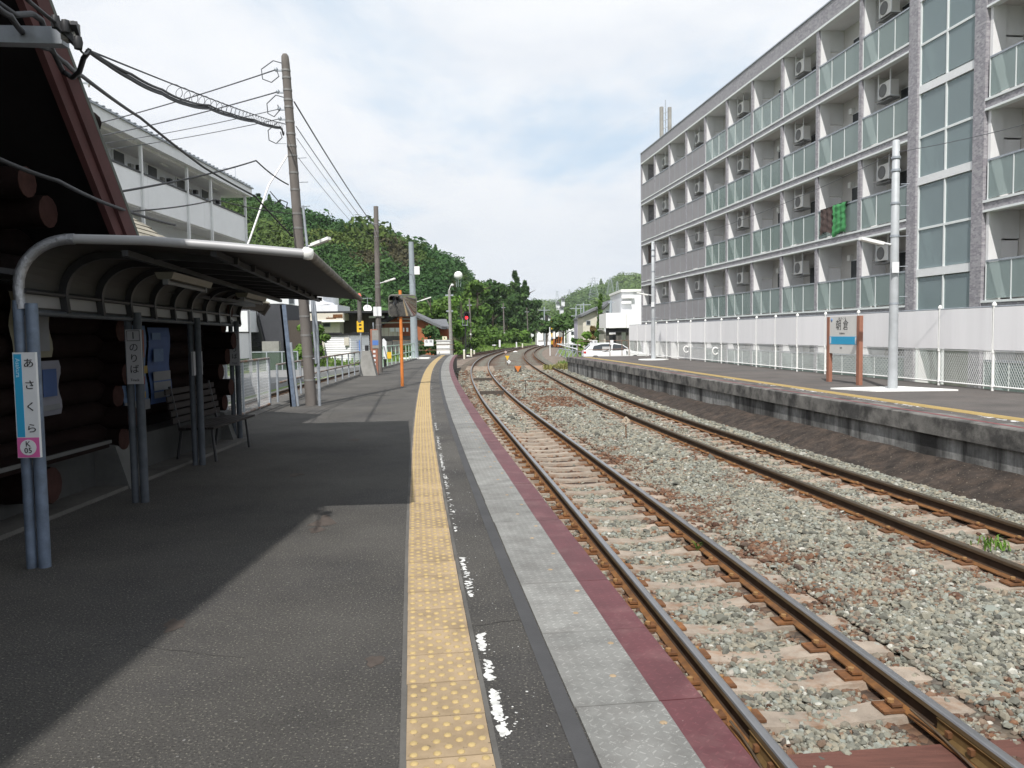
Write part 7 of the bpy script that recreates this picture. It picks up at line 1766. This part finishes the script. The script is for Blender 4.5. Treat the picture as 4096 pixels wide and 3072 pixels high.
# ------------------------------------------------------------------ wooded hills
def crown_mesh(i, m_, cone=False, n=280):
    r = random.Random(300 + i); mb = MB()
    if cone:
        for k in range(8):
            f = k / 7; rad = .55 * (1 - f) + .06
            leaves(mb, (0, 0, .05 + 1.1 * f), (rad, rad, .14), n // 8, .13, r, .55)
        mb.lathe([(.38, -.5), (.34, .1), (.03, .95), (.001, 1.0)], (0, 0, 0), 6)
    else:
        for k in range(7):
            a = r.uniform(0, 6.28); d = r.uniform(.1, .55); leaves(mb, (d * math.cos(a), d * math.sin(a), r.uniform(.05, .6)), (.42, .42, .34), n // 7, .10, r, .75)
        mb.lathe([(.45, -.6), (.48, .0), (.3, .3), (.001, .42)], (0, 0, 0), 7)
    return mb.mesh('crown', M[m_])
def hill(nm, label, sil, drop, D0, D1, back, crowns, size, cm, seed, m_='terrain', step=12, band=None, wob=0.0, cones=.22):
    """sil: (pixel x, pixel y) of the tree line; the slope climbs from D0 to the crest at D1"""
    xs = np.arange(sil[0][0], sil[-1][0] + 1, step); ysil = np.interp(xs, [s[0] for s in sil], [s[1] for s in sil])
    P = []; fr = np.concatenate([np.linspace(0, 1, 18), [1.15, 1.4]])
    rows = []
    for k, x in enumerate(xs):
        d1 = D1 if not callable(D1) else D1(x); d0 = D0(x) if callable(D0) else D0; cr = at(x, ysil[k], d1); cz = cr.z - drop; row = []
        for f in fr:
            y = d0 + (d1 - d0) * f; px_ = cr.x * y / d1
            g = min(f, 1.0); z = -2 + (cz + 2) * (0.25 * g + .75 * g * g * (3 - 2 * g)) if f <= 1 else cz - (f - 1) * (cz + 2) * 1.5
            z += wob * (fbm(np.array([px_]), np.array([y]), 22.0, seed)[0] - .5) * min(1, 4 * g * (1.02 - g) + .1)
            row.append((px_, y, z))
        rows.append(row)
    n = len(fr); mb = MB()
    mb.add([p for row in rows for p in row], [(i * n + j, (i + 1) * n + j, (i + 1) * n + j + 1, i * n + j + 1) for i in range(len(rows) - 1) for j in range(n - 1)], 0, True)
    tag(mb.build(nm, M[m_]), label, 'hill', kind='structure')
    r = np.random.default_rng(seed); A = np.array(rows)
    pts = []
    fi = r.uniform(0, 1, crowns) ** .75 * 17.4; xi = r.uniform(0, len(rows) - 1.001, crowns)
    i0, j0 = xi.astype(int), fi.astype(int); u, v = (xi - i0)[:, None], (fi - j0)[:, None]
    p = (A[i0, j0] * (1 - u) + A[i0 + 1, j0] * u) * (1 - v) + (A[i0, j0 + 1] * (1 - u) + A[i0 + 1, j0 + 1] * u) * v
    s = size * r.lognormal(0, .28, crowns); g = fi / 17
    zone = fbm(p[:, 0], p[:, 1], size * 12, seed + 5) + .45 * g; z2 = fbm(p[:, 0], p[:, 1], size * 6, seed + 9)
    up = zone > .80; con = up & (r.uniform(0, 1, crowns) < cones); br_ = ~up & (z2 > .66)
    idx = np.where(con, r.integers(4, 6, crowns), np.where(up, r.integers(6, 8, crowns), np.where(br_, 8, r.integers(0, 4, crowns))))
    sc = np.stack([s * r.uniform(.9, 1.25, crowns), s * r.uniform(.9, 1.25, crowns), s * r.uniform(.8, 1.2, crowns)], 1); sc[con] *= [.75, .75, .85]
    rt = np.stack([r.uniform(-.12, .12, crowns), r.uniform(-.12, .12, crowns), r.uniform(0, 6.28, crowns)], 1)
    return p + [0, 0, size * .15], sc, rt, idx
KN = [crown_mesh(i, 'forest') for i in range(4)] + [crown_mesh(i, 'conifer', True) for i in (4, 5)] + [crown_mesh(i, 'conifer') for i in (6, 7)] + [crown_mesh(8, 'brownwood')]
KF = [crown_mesh(i, 'forestfar', False, 170) for i in range(10, 14)] + [crown_mesh(i, 'forestfar', True, 170) for i in (14, 15)] + [crown_mesh(i, 'forestfar', False, 170) for i in (16, 17, 18)]
H1 = hill('hill', 'steep wooded hill behind the houses on the left', [(300, 560), (700, 690), (900, 765), (1000, 800), (1100, 825), (1200, 850), (1290, 880), (1330, 895), (1400, 915), (1480, 938), (1560, 932), (1620, 955), (1700, 975), (1770, 1000), (1830, 1040), (1880, 1095), (1930, 1140), (1990, 1190), (2050, 1250), (2110, 1310)], 4.6, lambda x: 112 + max(0, x - 1740) * .46, lambda x: 205 + max(0, x - 1500) * .12 + max(0, x - 1740) * .3, 1, 8500, 2.5, KN, 51, wob=14, cones=.14)
tag(scatter('hill_forest', *H1, KN), 'mixed green trees covering the steep hill on the left', 'forest', kind='stuff')
H2 = hill('hill', 'bright green middle hill rising behind the grey flats', [(2100, 1290), (2180, 1268), (2250, 1245), (2330, 1222), (2400, 1195), (2440, 1180), (2500, 1160), (2560, 1130), (2640, 1105), (2900, 1040)], 6.5, 230, 430, 1, 3600, 3.6, KF, 52, wob=16, cones=.03, step=14)
tag(scatter('hill_forest', *H2, KF), 'bright green trees over the middle hill on the right', 'forest', kind='stuff')
H3 = hill('hill', 'darker far hill with pylons above the bright green one', [(2150, 1225), (2230, 1205), (2310, 1168), (2345, 1150), (2385, 1143), (2420, 1128), (2470, 1100), (2495, 1090), (2505, 1096), (2530, 1086), (2570, 1090), (2700, 1075), (3000, 1080)], 11, 520, 880, 1, 3000, 6.5, KF, 53, wob=28, cones=.03, step=12)
tag(scatter('hill_forest', *H3, KF), 'dark trees over the far hill with pylons', 'forest', kind='stuff')
H4 = hill('hill', 'farthest low blue-green ridge at the end of the valley', [(1900, 1180), (2000, 1180), (2100, 1188), (2160, 1190), (2240, 1192), (2290, 1193), (2320, 1180), (2350, 1168), (2450, 1165), (2700, 1170)], 17, 1300, 1800, 1, 2000, 10, KF, 54, wob=40, cones=.03, step=16)
tag(scatter('hill_forest', *H4, KF), 'tiny trees along the farthest ridge', 'forest', kind='stuff')
# white ball tank on the hill
p = at(1833, 1102, 170); t = thing('ball_tank', 'white spherical tank standing high on the wooded hill', 'tank', (p.x, 170, p.z - 1.9))
mb = MB(); mb.lathe([(.9 * math.sin(w) + .0001, -.9 * math.cos(w)) for w in np.linspace(0, math.pi, 15)], (0, 0, 1.9), 20); mb.build('ball', M['white_paint'], t, True)
for a in (.5, 2.6, 4.7): mb = MB(); mb.tube([(.5 * math.cos(a), .5 * math.sin(a), -.5), (.6 * math.cos(a), .6 * math.sin(a), 1.3)], .06, 6); mb.build('leg', M['galv'], t, True)
# pylons
def pylon(label, x, yt, yb, Y, w):
    tp, bt = at(x, yt, Y), at(x, yb, Y); h = tp.z - bt.z + 6; t = thing('pylon', label, 'pylon', (tp.x, Y, bt.z - 6)); lw = max(.12, Y * .00025)
    for sx in (-1, 1):
        for sy in (-1, 1): mb = MB(); mb.bar((sx * w, sy * w, 0), (sx * w * .15, sy * w * .15, h), lw, lw); mb.build('leg', M['galv'], t, True)
    for i in range(9):
        f0, f1 = i / 9, (i + 1) / 9; a, c = w * (1 - .85 * f0), w * (1 - .85 * f1); mb = MB(); mb.bar((-a, -a, h * f0), (c, -c, h * f1), lw * .7, lw * .7); mb.bar((a, -a, h * f0), (-c, -c, h * f1), lw * .7, lw * .7); mb.build('lattice', M['galv'], t, True)
    for f in (.72, .83, .94): mb = MB(); mb.bar((-w * .9, 0, h * f), (w * .9, 0, h * f), lw, lw); mb.build('crossarm', M['galv'], t, True)
pylon('tall lattice pylon on the bright hill left of the flats', 2374, 1108, 1170, 620, 4.0)
pylon('pylon with wide arms on the far ridge nearer the flats', 2441, 1108, 1150, 640, 3.0)
pylon('thin faint pylon on the ridge above the crossing', 2228, 1163, 1200, 1150, 3.0)
pylon('faintest pylon right of the thin one', 2278, 1158, 1190, 1250, 3.0)
pylon('small mast with a white head on the bright hill beside the flats', 2469, 1125, 1146, 560, 1.2)
# a few pale roofs on the middle hill
for k, (x, y, Y) in enumerate(((2242, 1208, 420), (2222, 1222, 400), (2170, 1268, 260), (2236, 1240, 380))):
    p = at(x, y, Y); t = thing('house', ('small white house high on the middle hill', 'pale roofed house lower on the middle hill, left', 'white flat house at the foot of the middle hill', 'pale roofed house lower on the middle hill, right')[k], 'house', (p.x, Y - 20, p.z - 4)); s = 1.3
    mb = MB(); mb.bb(-s * .6, s * .6, -2, 4, 1, 4.4); mb.build('wall', M['whitewall'], t, True); mb = MB(); mb.prism([(-s * .7, -3, 4.4), (s * .7, -3, 4.4), (0, -3, 5.4)], (0, 0, 0), (0, 8, 0)); mb.build('roof', M['rooftile'], t, True)
# ------------------------------------------------------------------ the summer air between here and the far hills
hz = MB().bb(-2900, 3300, -2900, 3200, -2.4 - .2, 330).build('haze', [])
hm = bpy.data.materials.new('haze'); hm.use_nodes = True
hn = hm.node_tree; hn.nodes.remove(hn.nodes['Principled BSDF'])
pv = hn.nodes.new('ShaderNodeVolumePrincipled'); pv.inputs['Density'].default_value = 0.00014; pv.inputs['Color'].default_value = (.86, .92, 1.0, 1); pv.inputs['Anisotropy'].default_value = 0.0
hn.links.new(pv.outputs[0], hn.nodes['Material Output'].inputs['Volume'])
hz.data.materials.append(hm)
tag(hz, 'thin summer haze lying over the valley', 'haze', kind='stuff')
